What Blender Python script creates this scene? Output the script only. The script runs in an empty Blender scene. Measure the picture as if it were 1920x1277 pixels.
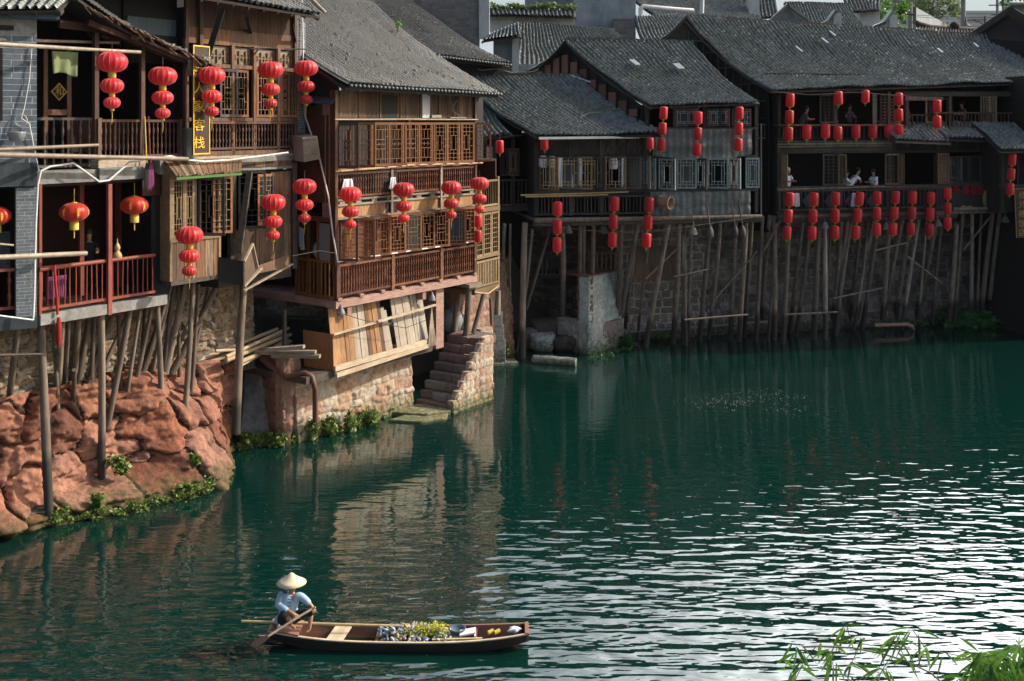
import bpy, math, random
import numpy as np
from mathutils import Vector as V, Matrix
random.seed(7)
np.random.seed(7)
SC = bpy.context.scene
COL = SC.collection
R = math.radians
# ---------------------------------------------------------------- camera
FP, HC, HY = 2000.0, 10.0, 230.0          # focal length in photo pixels, eye height, horizon row
cam = bpy.data.cameras.new('camera')
cam.sensor_width = 36.0
cam.lens = 36.0 * FP / 1920.0
cam.shift_y = -(638.5 - HY) / 1920.0
cam.clip_end = 3000
camo = bpy.data.objects.new('camera', cam)
COL.objects.link(camo)
camo.location = (0, 0, HC)
camo.rotation_euler = (R(90), 0, 0)
SC.camera = camo
# ---------------------------------------------------------------- light
SUN_AZ, SUN_EL = R(11), R(34)             # azimuth from +X towards +Y
sd = V((math.cos(SUN_EL) * math.cos(SUN_AZ), math.cos(SUN_EL) * math.sin(SUN_AZ), math.sin(SUN_EL)))
sl = bpy.data.lights.new('sun', 'SUN')
sl.energy = 5.0
sl.angle = R(0.5)
sl.color = (1.0, 0.93, 0.82)
so = bpy.data.objects.new('sun', sl)
COL.objects.link(so)
so.rotation_euler = sd.to_track_quat('Z', 'Y').to_euler()
SC.view_settings.view_transform = 'Standard'
SC.view_settings.look = 'None'
SC.view_settings.exposure = 0.15
W = bpy.data.worlds.new('World')
SC.world = W
W.use_nodes = True
wn = W.node_tree
wn.nodes.clear()
sky = wn.nodes.new('ShaderNodeTexSky')
sky.sky_type = 'NISHITA'
sky.sun_disc = False
sky.sun_elevation = SUN_EL
sky.sun_rotation = math.pi / 2 - SUN_AZ
sky.air_density = 1.2
sky.dust_density = 4.0
sky.ozone_density = 1.0
def wl(a, b): wn.links.new(a, b)
def wmath(op, a, b=None, c=None, clamp=False):
    n = wn.nodes.new('ShaderNodeMath'); n.operation = op; n.use_clamp = clamp
    for i, v in enumerate((a, b, c)):
        if v is None: continue
        if hasattr(v, 'links'): wl(v, n.inputs[i])
        else: n.inputs[i].default_value = v
    return n.outputs[0]
hs = wn.nodes.new('ShaderNodeHueSaturation')
hs.inputs['Saturation'].default_value = 1.05
hs.inputs['Value'].default_value = SKY_V = 2.3
wl(sky.outputs[0], hs.inputs['Color'])
# added bright cloud, out of view, that whitens the water's reflection; soft broken edges
tc = wn.nodes.new('ShaderNodeTexCoord')
sx = wn.nodes.new('ShaderNodeSeparateXYZ')
wl(tc.outputs['Generated'], sx.inputs[0])
cn = wn.nodes.new('ShaderNodeTexNoise')
cn.inputs['Scale'].default_value = 2.2
cn.inputs['Detail'].default_value = 5
wl(tc.outputs['Generated'], cn.inputs['Vector'])
e = wmath('MULTIPLY_ADD', cn.outputs['Fac'], .22, sx.outputs['Z'])
m1 = wn.nodes.new('ShaderNodeMapRange'); m1.interpolation_type = 'SMOOTHSTEP'
m1.inputs[1].default_value, m1.inputs[2].default_value = .31, .50
wl(e, m1.inputs[0])
m2 = wn.nodes.new('ShaderNodeMapRange'); m2.interpolation_type = 'SMOOTHSTEP'
m2.inputs[1].default_value, m2.inputs[2].default_value = .15, .75
wl(sx.outputs['Y'], m2.inputs[0])
m3 = wn.nodes.new('ShaderNodeMapRange'); m3.interpolation_type = 'SMOOTHSTEP'
for i_, q_ in enumerate((-.10, .48, .08, 1.0)):
    m3.inputs[i_ + 1].default_value = q_
wl(wmath('MULTIPLY_ADD', cn.outputs['Fac'], .35, wmath('SUBTRACT', sx.outputs['X'], .17)), m3.inputs[0])
msk = wmath('MULTIPLY', wmath('MULTIPLY', m1.outputs[0], m2.outputs[0]), m3.outputs[0])
mxw = wn.nodes.new('ShaderNodeMix'); mxw.data_type = 'RGBA'
# pale haze glow low over the horizon
m4 = wn.nodes.new('ShaderNodeMapRange'); m4.interpolation_type = 'SMOOTHSTEP'
for i_, q_ in enumerate((.20, .05, 0, 1.0)):
    m4.inputs[i_ + 1].default_value = q_
wl(sx.outputs['Z'], m4.inputs[0])
mxh = wn.nodes.new('ShaderNodeMix'); mxh.data_type = 'RGBA'
wl(wmath('MULTIPLY', m4.outputs[0], m2.outputs[0]), mxh.inputs[0]); wl(hs.outputs[0], mxh.inputs[6])
mxh.inputs[7].default_value = (7.6, 8.9, 9.4, 1)
wl(msk, mxw.inputs[0]); wl(mxh.outputs[2], mxw.inputs[6])
ADDED_CLOUD = 96.0
mxw.inputs[7].default_value = (ADDED_CLOUD * .97, ADDED_CLOUD, ADDED_CLOUD * 1.0, 1)
bg = wn.nodes.new('ShaderNodeBackground')
bg.inputs['Strength'].default_value = 0.068
wo = wn.nodes.new('ShaderNodeOutputWorld')
wl(mxw.outputs[2], bg.inputs['Color'])
wl(bg.outputs[0], wo.inputs['Surface'])

# ---------------------------------------------------------------- pixel -> world
def P(px, py, Y):
    return V(((px - 960.0) / FP * Y, Y, HC - (py - HY) / FP * Y))

def PW(px, py, z=0.0):
    """point of the level z seen at a photo pixel"""
    Y = (HC - z) * FP / (py - HY)
    return P(px, py, Y)

class F:
    """vertical facade plane through two photo columns at given distances"""
    def __init__(s, a, b):
        s.A = V(((a[0] - 960) / FP * a[1], a[1]))
        s.B = V(((b[0] - 960) / FP * b[1], b[1]))
        s.L = (s.B - s.A).length
        s.d = (s.B - s.A) / s.L
        s.n = V((s.d.y, -s.d.x))
        s.d3 = V((s.d.x, s.d.y, 0))
        s.n3 = V((s.n.x, s.n.y, 0))
    def uz(s, px, py=HY, off=0.0):
        k = (px - 960) / FP
        A = s.A + s.n * off
        u = (k * A.y - A.x) / (s.d.x - k * s.d.y)
        Y = A.y + u * s.d.y
        return u, HC - (py - HY) / FP * Y
    def u(s, px, off=0.0):
        return s.uz(px, HY, off)[0]
    def z(s, px, py, off=0.0):
        return s.uz(px, py, off)[1]
    def pt(s, u, z, off=0.0):
        q = s.A + s.d * u + s.n * off
        return V((q.x, q.y, z))
    def p(s, px, py, off=0.0):
        u, z = s.uz(px, py, off)
        return s.pt(u, z, off)

# ---------------------------------------------------------------- numpy noise
def _h(ix, iy, iz, seed):
    n = (ix * 374761393 + iy * 668265263 + iz * 2147483647 % 1274126177 + iz * 1103515245 + seed * 974634777) & 0xffffffff
    n = ((n ^ (n >> 13)) * 1274126177) & 0xffffffff
    n = n ^ (n >> 16)
    return (n & 0xffff) / 65535.0

def vnoise(x, y, z=None, seed=0):
    x = np.asarray(x, float)
    y = np.asarray(y, float)
    z = np.zeros_like(x) if z is None else np.asarray(z, float)
    xi, yi, zi = np.floor(x).astype(np.int64), np.floor(y).astype(np.int64), np.floor(z).astype(np.int64)
    fx, fy, fz = x - xi, y - yi, z - zi
    fx, fy, fz = fx * fx * (3 - 2 * fx), fy * fy * (3 - 2 * fy), fz * fz * (3 - 2 * fz)
    r = 0
    for a in (0, 1):
        for b in (0, 1):
            for c in (0, 1):
                w = (fx if a else 1 - fx) * (fy if b else 1 - fy) * (fz if c else 1 - fz)
                r = r + w * _h(xi + a, yi + b, zi + c, seed)
    return r * 2 - 1

def fbm(x, y, z=None, oct=4, seed=0):
    s, a, t = 0, 1.0, 0
    for i in range(oct):
        k = 2.03 ** i
        s = s + a * vnoise(np.asarray(x) * k, np.asarray(y) * k, None if z is None else np.asarray(z) * k, seed + i * 17)
        t += a
        a *= 0.5
    return s / t

# ---------------------------------------------------------------- objects
ORG = {}
def wloc(o):
    return ORG.get(o.name, V((0, 0, 0)))

def tag(o, label=None, cat=None, group=None, kind=None):
    if label: o['label'] = label
    if cat: o['category'] = cat
    if group: o['group'] = group
    if kind: o['kind'] = kind
    return o

def T(name, label, cat, loc=(0, 0, 0), group=None):
    o = bpy.data.objects.new(name, None)
    o.empty_display_size = 0.2
    COL.objects.link(o)
    o.location = loc
    ORG[o.name] = V(loc)
    return tag(o, label, cat, group)

def mesh_obj(name, verts, faces, mat, parent=None, rnd=None, smooth=None, loc=None, prnd=None):
    org = wloc(parent) if parent else (V(loc) if loc is not None else V((0, 0, 0)))
    vs = np.asarray(verts, dtype=np.float64).reshape(-1, 3) - np.array(org)
    me = bpy.data.meshes.new(name)
    if isinstance(faces, np.ndarray):
        nf, k = faces.shape
        me.vertices.add(len(vs))
        me.vertices.foreach_set('co', vs.astype(np.float32).ravel())
        me.loops.add(nf * k)
        me.loops.foreach_set('vertex_index', faces.astype(np.int32).ravel())
        me.polygons.add(nf)
        me.polygons.foreach_set('loop_start', np.arange(0, nf * k, k, dtype=np.int32))
        me.update(calc_edges=True)
    else:
        me.from_pydata([tuple(p) for p in vs], [], faces)
        me.update()
    if smooth is not None:
        if isinstance(smooth, bool):
            smooth = [smooth] * len(me.polygons)
        me.polygons.foreach_set('use_smooth', smooth)
    if rnd is not None:
        at = me.attributes.new('rnd', 'FLOAT', 'FACE')
        at.data.foreach_set('value', np.asarray(rnd, dtype=np.float32))
    me.materials.append(mat)
    o = bpy.data.objects.new(name, me)
    COL.objects.link(o)
    ORG[o.name] = org
    if parent:
        o.parent = parent
    else:
        o.location = org
    return o

class MB:
    def __init__(s):
        s.v, s.f, s.r, s.sm = [], [], [], []
    def _add(s, vs, fs, smooth=False, rnd=None):
        b = len(s.v)
        s.v += [tuple(p) for p in vs]
        q = random.random() if rnd is None else rnd
        for f in fs:
            s.f.append([b + i for i in f])
            s.r.append(q)
            s.sm.append(smooth)
        return s
    def hexa(s, p, rnd=None):
        return s._add(p, [(0, 3, 2, 1), (4, 5, 6, 7), (0, 1, 5, 4), (1, 2, 6, 5), (2, 3, 7, 6), (3, 0, 4, 7)], False, rnd)
    def obox(s, o, a, b, c, rnd=None):
        """corner o and three edge vectors"""
        o, a, b, c = V(o), V(a), V(b), V(c)
        if a.cross(b).dot(c) < 0:
            a, b = b, a
        return s.hexa([o, o + a, o + a + b, o + b, o + c, o + a + c, o + a + b + c, o + b + c], rnd)
    def beam(s, p0, p1, w, h, up=(0, 0, 1), rnd=None):
        p0, p1 = V(p0), V(p1)
        d = (p1 - p0)
        up = V(up)
        if abs(d.normalized().dot(up)) > 0.98:
            up = V((0, 1, 0))
        x = d.cross(up).normalized() * w
        y = x.cross(d).normalized() * h
        return s.obox(p0 - x / 2 - y / 2, d, x, y, rnd)
    def fb(s, f, px0, px1, pt, pb, o0, o1, ref=None, rnd=None):
        """box on a facade from photo pixels; rows are read at column ref (default px0)"""
        om = max(o0, o1)
        ref = px0 if ref is None else ref
        u0, u1 = f.u(px0, om), f.u(px1, om)
        zt, zb = f.z(ref, pt, om), f.z(ref, pb, om)
        return s.ub(f, u0, u1, zb, zt, o0, o1, rnd)
    def ub(s, f, u0, u1, z0, z1, o0, o1, rnd=None):
        return s.obox(f.pt(u0, z0, o0), f.d3 * (u1 - u0), V((0, 0, z1 - z0)), f.n3 * (o1 - o0), rnd)
    def tube(s, pts, r, n=8, rnd=None, smooth=True, caps=True):
        pts = [V(p) for p in pts]
        if not hasattr(r, '__len__'):
            r = [r] * len(pts)
        vs, fs = [], []
        ref = None
        for i, p in enumerate(pts):
            d = (pts[min(i + 1, len(pts) - 1)] - pts[max(i - 1, 0)]).normalized()
            if ref is None:
                ref = V((0, 0, 1)) if abs(d.z) < 0.9 else V((0, 1, 0))
            x = d.cross(ref).normalized()
            y = x.cross(d).normalized()
            ref = y
            for k in range(n):
                a = 2 * math.pi * k / n
                vs.append(p + x * (math.cos(a) * r[i]) + y * (math.sin(a) * r[i]))
        m = len(pts)
        for i in range(m - 1):
            for k in range(n):
                k2 = (k + 1) % n
                fs.append((i * n + k, (i + 1) * n + k, (i + 1) * n + k2, i * n + k2))
        s._add(vs, fs, smooth, rnd)
        if caps:
            s._add(vs[:n], [tuple(range(n))], False, s.r[-1])
            s._add(vs[-n:], [tuple(reversed(range(n)))], False, s.r[-1])
        return s
    def pole(s, p0, p1, r0, r1=None, n=8, bend=0.03, rnd=None, seg=5):
        """slightly crooked log"""
        p0, p1 = V(p0), V(p1)
        r1 = r0 if r1 is None else r1
        L = (p1 - p0).length
        b = V((random.uniform(-1, 1), random.uniform(-1, 1), random.uniform(-.4, .4))) * bend * L * .35
        pts, rr = [], []
        for i in range(seg + 1):
            t = i / seg
            j = V((random.uniform(-1, 1), random.uniform(-1, 1), random.uniform(-1, 1))) * (bend * .12 * r0 * 8 if 0 < i < seg else 0)
            pts.append(p0.lerp(p1, t) + b * (4 * t * (1 - t)) + j)
            rr.append((r0 * (1 - t) + r1 * t) * random.uniform(.94, 1.06))
        return s.tube(pts, rr, n, rnd)
    def lathe(s, c, prof, n=10, rnd=None, rib=None, smooth=True):
        c = V(c)
        vs, fs = [], []
        for r, z in prof:
            for k in range(n):
                a = 2 * math.pi * k / n
                q = r if rib is None else r * (1 - rib[1] * abs(math.cos(a * rib[0] / 2)) ** rib[2])
                vs.append(c + V((math.cos(a) * q, math.sin(a) * q, z)))
        for i in range(len(prof) - 1):
            for k in range(n):
                k2 = (k + 1) % n
                fs.append((i * n + k, i * n + k2, (i + 1) * n + k2, (i + 1) * n + k))
        s._add(vs, fs, smooth, rnd)
        s._add(vs[:n], [tuple(reversed(range(n)))], False, s.r[-1])
        s._add(vs[-n:], [tuple(range(n))], False, s.r[-1])
        return s
    def plate(s, poly, th, rnd=None):
        """polygon (3D points, one plane) thickened by vector th"""
        n = len(poly)
        th = V(th)
        vs = [V(p) for p in poly] + [V(p) + th for p in poly]
        fs = [tuple(range(n)), tuple(reversed(range(n, 2 * n)))] + [(i, n + i, n + (i + 1) % n, (i + 1) % n) for i in range(n)]
        return s._add(vs, fs, False, rnd)
    def build(s, name, mat, parent=None, loc=None):
        return mesh_obj(name, s.v, s.f, mat, parent, s.r, s.sm, loc)

def lone(mb, name, mat, label, cat, loc, group=None):
    return tag(mb.build(name, mat, None, loc), label, cat, group)

# ---------------------------------------------------------------- materials
def nt(name):
    m = bpy.data.materials.new(name)
    m.use_nodes = True
    t = m.node_tree
    return m, t, t.nodes['Principled BSDF']

def N(t, kind, **kw):
    n = t.nodes.new(kind)
    for k, v in kw.items():
        if k.startswith('i_'):
            n.inputs[k[2:]].default_value = v
        else:
            setattr(n, k, v)
    return n

def ramp(t, stops, src):
    r = N(t, 'ShaderNodeValToRGB')
    e = r.color_ramp.elements
    e[0].position, e[0].color = stops[0][0], (*stops[0][1], 1)
    e[1].position, e[1].color = stops[1][0], (*stops[1][1], 1)
    for p, c in stops[2:]:
        q = e.new(p)
        q.color = (*c, 1)
    t.links.new(src, r.inputs[0])
    return r.outputs[0]

def mixc(t, fac, a, b, mode='MIX'):
    m = N(t, 'ShaderNodeMix', data_type='RGBA', blend_type=mode)
    for k, v in ((0, fac), (6, a), (7, b)):
        if hasattr(v, 'is_linked') or hasattr(v, 'links'):
            t.links.new(v, m.inputs[k])
        elif k == 0:
            m.inputs[0].default_value = v
        else:
            m.inputs[k].default_value = (*v, 1)
    return m.outputs[2]

def pos(t, scale):
    g = N(t, 'ShaderNodeNewGeometry')
    m = N(t, 'ShaderNodeVectorMath', operation='MULTIPLY')
    m.inputs[1].default_value = scale
    t.links.new(g.outputs['Position'], m.inputs[0])
    return m.outputs[0]

def noise(t, vec, scale=1.0, detail=4, rough=.6):
    n = N(t, 'ShaderNodeTexNoise')
    n.inputs['Scale'].default_value = scale
    n.inputs['Detail'].default_value = detail
    n.inputs['Roughness'].default_value = rough
    t.links.new(vec, n.inputs['Vector'])
    return n.outputs['Fac']

def rnd(t):
    a = N(t, 'ShaderNodeAttribute', attribute_name='rnd')
    return a.outputs['Fac']

def bump(t, b, h, strength=.4, dist=.02):
    n = N(t, 'ShaderNodeBump')
    n.inputs['Strength'].default_value = strength
    n.inputs['Distance'].default_value = dist
    t.links.new(h, n.inputs['Height'])
    t.links.new(n.outputs[0], b.inputs['Normal'])

def M_rnd(name, stops, dirt=(.02, .02, .02), dirt_amt=.5, grain=(4, 4, 4), rough=.8, bs=.4, bd=.01, spec=.3, big=.7):
    """colour by each piece's own random number, with worn streaks and grime patches"""
    m, t, b = nt(name)
    c = ramp(t, stops, rnd(t))
    g = noise(t, pos(t, grain), 1, 5, .65)
    gr = N(t, 'ShaderNodeMapRange')
    gr.inputs[1].default_value, gr.inputs[2].default_value = .35, .68
    gr.inputs[3].default_value, gr.inputs[4].default_value = 0, dirt_amt
    t.links.new(g, gr.inputs[0])
    c = mixc(t, gr.outputs[0], c, dirt)
    g2 = noise(t, pos(t, (big, big, big * .8)), 1, 6, .7)
    r2 = N(t, 'ShaderNodeMapRange')
    r2.inputs[1].default_value, r2.inputs[2].default_value = .4, .7
    r2.inputs[3].default_value, r2.inputs[4].default_value = 0, dirt_amt * .7
    t.links.new(g2, r2.inputs[0])
    c = mixc(t, r2.outputs[0], c, dirt)
    t.links.new(c, b.inputs['Base Color'])
    b.inputs['Roughness'].default_value = rough
    b.inputs['Specular IOR Level'].default_value = spec
    if bs:
        bump(t, b, g, bs, bd)
    return m

VG, HG = (22, 22, 1.6), (3, 3, 24)        # grain stretched up the boards / along beams
MAT = {}
MAT['board_dark'] = M_rnd('dark_boards', [(0, (.016, .013, .012)), (1, (.055, .045, .04)), (.6, (.03, .024, .022))], grain=VG)
MAT['gable_board'] = M_rnd('red_brown_gable_boards', [(0, (.20, .075, .05)), (1, (.36, .15, .10))], (.12, .05, .04), .6, grain=VG)
MAT['board_brown'] = M_rnd('brown_boards', [(0, (.075, .04, .024)), (1, (.24, .145, .085)), (.5, (.14, .075, .042))], (.022, .018, .015), .85, grain=VG)
MAT['board_grey'] = M_rnd('weathered_boards', [(0, (.40, .33, .26)), (1, (.58, .52, .44)), (.55, (.48, .40, .31))], (.16, .13, .10), .45, grain=(30, 30, 1.5))
MAT['board_old'] = M_rnd('old_boards', [(0, (.15, .088, .055)), (1, (.40, .31, .21)), (.45, (.25, .14, .08)), (.75, (.30, .14, .065))], (.04, .032, .026), .85, grain=VG)
MAT['orange'] = M_rnd('orange_boards', [(0, (.42, .21, .085)), (1, (.58, .34, .15))], (.16, .08, .04), .8, grain=VG, rough=.6)
MAT['red_wood'] = M_rnd('varnished_brown_wood', [(0, (.11, .034, .014)), (1, (.29, .10, .036)), (.5, (.19, .058, .021))], (.03, .012, .007), .75, grain=(14, 14, 6), rough=.45, spec=.5)
MAT['interior_red'] = M_rnd('reddish_interior', [(0, (.10, .03, .014)), (1, (.26, .085, .035)), (.5, (.16, .05, .022))], (.03, .012, .008), .6, grain=VG, bs=0)
MAT['stilt_lit'] = None
MAT['window_wood'] = M_rnd('window_wood', [(0, (.20, .07, .022)), (1, (.38, .155, .052))], (.05, .022, .01), .5, grain=(14, 14, 6), rough=.5, spec=.4)
MAT['lattice'] = M_rnd('lattice_wood', [(0, (.24, .10, .036)), (1, (.42, .20, .075))], (.04, .02, .01), .5, grain=(9, 9, 9), rough=.55, bs=0)
MAT['lattice_dark'] = M_rnd('dark_lattice', [(0, (.05, .032, .02)), (1, (.10, .07, .045))], (.02, .015, .01), .5, grain=(9, 9, 9), rough=.6, bs=0)
MAT['lattice_tan'] = M_rnd('tan_lattice', [(0, (.20, .13, .07)), (1, (.36, .26, .15))], (.06, .04, .02), .5, grain=(9, 9, 9), rough=.6, bs=0)
MAT['lattice_gold'] = M_rnd('yellowed_lattice', [(0, (.40, .27, .13)), (1, (.62, .46, .26))], (.14, .09, .05), .5, grain=(9, 9, 9), rough=.5, bs=0)
MAT['lattice_teal'] = M_rnd('pale_lattice', [(0, (.26, .33, .33)), (1, (.40, .46, .45))], (.05, .06, .06), .5, grain=(9, 9, 9), rough=.6, bs=0)
MAT['rail_red'] = M_rnd('red_railing', [(0, (.22, .045, .03)), (1, (.36, .085, .06))], (.09, .03, .02), .6, grain=(10, 10, 4), rough=.55)
MAT['rail_dark'] = M_rnd('dark_railing', [(0, (.05, .042, .038)), (1, (.17, .14, .12))], (.02, .018, .017), .5, grain=(10, 10, 4), rough=.7)
MAT['rail_brown'] = M_rnd('brown_railing', [(0, (.085, .04, .026)), (1, (.17, .09, .06))], (.03, .018, .012), .5, grain=(10, 10, 4), rough=.55)
MAT['beam'] = M_rnd('pale_beam', [(0, (.24, .19, .14)), (1, (.42, .34, .26))], (.08, .06, .045), .6, grain=HG)
MAT['beam_dark'] = M_rnd('dark_beam', [(0, (.045, .038, .033)), (1, (.12, .095, .075))], (.02, .016, .014), .6, grain=(6, 6, 8))
MAT['beam_pink'] = M_rnd('pinkish_beam', [(0, (.36, .20, .155)), (1, (.46, .29, .23))], (.13, .06, .045), .6, grain=HG)
MAT['stilt'] = M_rnd('stilt_wood', [(0, (.10, .082, .068)), (1, (.34, .27, .21)), (.5, (.20, .155, .12))], (.03, .026, .024), .7, grain=(9, 9, 1.2))
def wet_foot(m, z0=.5, z1=1.7):
    """algae-dark foot of posts that stand in the river"""
    t = m.node_tree
    b = t.nodes['Principled BSDF']
    src = b.inputs['Base Color'].links[0].from_socket
    g = N(t, 'ShaderNodeNewGeometry')
    s = N(t, 'ShaderNodeSeparateXYZ')
    t.links.new(g.outputs['Position'], s.inputs[0])
    q = N(t, 'ShaderNodeMapRange')
    for i, v in enumerate((z1, z1 - .35, 0, .85)):
        q.inputs[i + 1].default_value = v
    t.links.new(s.outputs[2], q.inputs[0])
    t.links.new(mixc(t, q.outputs[0], src, (.018, .018, .018)), b.inputs['Base Color'])
wet_foot(MAT['stilt'], z1=1.5)
MAT['stilt_warm'] = M_rnd('sunlit_stilt_wood', [(0, (.10, .075, .055)), (1, (.34, .26, .19)), (.5, (.20, .145, .105))], (.05, .04, .032), .7, grain=(9, 9, 1.2))  # browner copy of the stilt wood, with its sunlit look put into the colour
wet_foot(MAT['stilt_warm'], z1=1.9)
MAT['stilt_lit'] = M_rnd('lit_stilt_wood', [(0, (.16, .125, .10)), (1, (.48, .39, .31)), (.5, (.30, .235, .185))], (.05, .045, .04), .65, grain=(9, 9, 1.2))  # lighter copy of the stilt wood; light on the posts is painted in
wet_foot(MAT['stilt_lit'], z1=1.5)
MAT['bamboo'] = M_rnd('bamboo', [(0, (.30, .23, .17)), (1, (.46, .38, .28))], (.12, .09, .07), .6, grain=(6, 6, 6), rough=.5)
MAT['bamboo_fresh'] = M_rnd('fresh_bamboo', [(0, (.42, .30, .11)), (1, (.55, .42, .20))], (.22, .14, .05), .5, grain=(5, 5, 5), rough=.45)
MAT['plank_pale'] = M_rnd('pale_planks', [(0, (.48, .36, .22)), (1, (.60, .50, .36))], (.25, .16, .09), .6, grain=HG)
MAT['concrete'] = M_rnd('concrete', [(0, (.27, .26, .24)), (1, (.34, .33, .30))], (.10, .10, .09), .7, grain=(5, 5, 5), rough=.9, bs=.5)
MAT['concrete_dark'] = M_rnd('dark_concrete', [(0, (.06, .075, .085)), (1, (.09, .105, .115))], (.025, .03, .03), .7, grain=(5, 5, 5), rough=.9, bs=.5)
MAT['plaster'] = M_rnd('grey_plaster', [(0, (.26, .29, .31)), (1, (.34, .37, .38))], (.13, .16, .17), .8, grain=(1.5, 1.5, .7), rough=.95, bs=.3)
MAT['plaster_white'] = M_rnd('white_plaster', [(0, (.55, .57, .56)), (1, (.62, .63, .6))], (.30, .32, .32), .7, grain=(1.5, 1.5, .6), rough=.95, bs=.3)
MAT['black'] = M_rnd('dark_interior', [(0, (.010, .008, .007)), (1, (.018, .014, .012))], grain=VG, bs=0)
MAT['interior_brown'] = M_rnd('brown_interior', [(0, (.035, .013, .007)), (1, (.08, .028, .014))], (.015, .008, .005), .6, grain=VG, bs=0)
MAT['tin'] = M_rnd('blue_tin', [(0, (.05, .085, .11)), (1, (.07, .11, .14))], (.03, .045, .055), .6, grain=(14, 14, 1), rough=.6, bs=.1)
MAT['white'] = M_rnd('white_paint', [(0, (.62, .62, .60)), (1, (.74, .74, .72))], (.4, .4, .38), .5, grain=(6, 6, 6), rough=.6, bs=.05)
MAT['grey_metal'] = M_rnd('grey_metal', [(0, (.20, .20, .20)), (1, (.30, .30, .29))], (.1, .09, .08), .5, grain=(6, 6, 6), rough=.5, bs=.05)
MAT['pipe_brown'] = M_rnd('brown_pipe', [(0, (.14, .05, .035)), (1, (.20, .08, .06))], (.08, .04, .03), .6, grain=(4, 4, 4), rough=.5, bs=.1)
MAT['ac'] = M_rnd('beige_metal', [(0, (.34, .31, .26)), (1, (.38, .35, .30))], (.2, .18, .15), .5, grain=(6, 6, 6), rough=.5, bs=.05)
MAT['cloth_green'] = M_rnd('green_towel', [(0, (.22, .26, .12)), (1, (.26, .30, .15))], (.12, .15, .06), .5, grain=(8, 8, 5), rough=.95)
MAT['cloth_white'] = M_rnd('white_cloth', [(0, (.68, .70, .74)), (1, (.78, .78, .80))], (.4, .4, .45), .4, grain=(8, 8, 3), rough=.95)
MAT['cloth_red'] = M_rnd('red_cloth', [(0, (.35, .02, .02)), (1, (.45, .04, .04))], (.12, .01, .01), .5, grain=(8, 8, 8), rough=.9)
MAT['cloth_black'] = M_rnd('black_cloth', [(0, (.012, .012, .014)), (1, (.02, .02, .02))], (.006, .006, .006), .5, grain=(18, 18, 18), rough=.9)
MAT['shirt'] = M_rnd('blue_grey_shirt', [(0, (.30, .42, .52)), (1, (.34, .46, .55))], (.20, .30, .40), .5, grain=(9, 9, 5), rough=.95, bs=.6, bd=.02)
MAT['skin'] = M_rnd('skin', [(0, (.38, .19, .12)), (1, (.42, .22, .14))], (.28, .13, .08), .4, grain=(20, 20, 20), rough=.55, bs=.05)
MAT['hair'] = M_rnd('hair', [(0, (.012, .01, .009)), (1, (.02, .018, .016))], grain=(30, 30, 30), rough=.6, bs=.1)
MAT['straw'] = M_rnd('straw', [(0, (.62, .52, .36)), (1, (.72, .62, .45))], (.45, .34, .20), .5, grain=(40, 40, 40), rough=.8)
MAT['gourd'] = M_rnd('gourd', [(0, (.50, .34, .13)), (1, (.5, .34, .13))], (.35, .2, .07), .4, grain=(12, 12, 12), rough=.4, bs=.1)
MAT['yellow'] = M_rnd('yellow_trim', [(0, (.55, .42, .04)), (1, (.66, .50, .07))], (.35, .24, .02), .4, grain=(12, 12, 12), rough=.6, bs=.1)
MAT['purple'] = M_rnd('purple_yarn', [(0, (.16, .03, .10)), (1, (.24, .05, .16))], (.06, .01, .04), .5, grain=(8, 8, 8), rough=.9)
MAT['gold'] = M_rnd('gold_paint', [(0, (.75, .45, .03)), (1, (.8, .5, .05))], (.6, .33, .02), .3, grain=(12, 12, 12), rough=.45, bs=0)
MAT['gold_dim'] = M_rnd('dull_shaded_gold', [(0, (.42, .27, .07)), (1, (.45, .3, .08))], (.2, .12, .03), .5, grain=(12, 12, 12), rough=.6, bs=0)  # dimmed copy of the gold; the plaque's shadow is put into the colour
MAT['sign_brown'] = M_rnd('sign_board', [(0, (.055, .032, .028)), (1, (.06, .035, .03))], (.04, .022, .02), .5, grain=VG, rough=.5, bs=.1)
MAT['sign_red'] = M_rnd('red_letters', [(0, (.42, .015, .02)), (1, (.45, .02, .02))], (.3, .01, .01), .3, grain=(12, 12, 12), rough=.6, bs=0)
MAT['wicker'] = M_rnd('wicker', [(0, (.30, .20, .12)), (1, (.38, .27, .17))], (.12, .08, .05), .6, grain=(30, 30, 40), rough=.8)
MAT['boat_out'] = M_rnd('tarred_hull', [(0, (.012, .010, .009)), (1, (.022, .018, .015))], (.05, .04, .03), .4, grain=(2, 10, 10), rough=.6)
MAT['boat_in'] = M_rnd('boat_planks', [(0, (.17, .08, .05)), (1, (.27, .14, .09)), (.5, (.21, .10, .06))], (.07, .035, .025), .6, grain=(2, 14, 14), rough=.7)
MAT['boat_red'] = M_rnd('red_end_grain', [(0, (.30, .12, .075)), (1, (.35, .15, .1))], (.25, .09, .05), .5, grain=(20, 20, 20), rough=.8)
MAT['paddle'] = M_rnd('paddle_wood', [(0, (.36, .21, .13)), (1, (.40, .24, .15))], (.30, .07, .04), .5, grain=(4, 8, 8), rough=.6)

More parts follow.
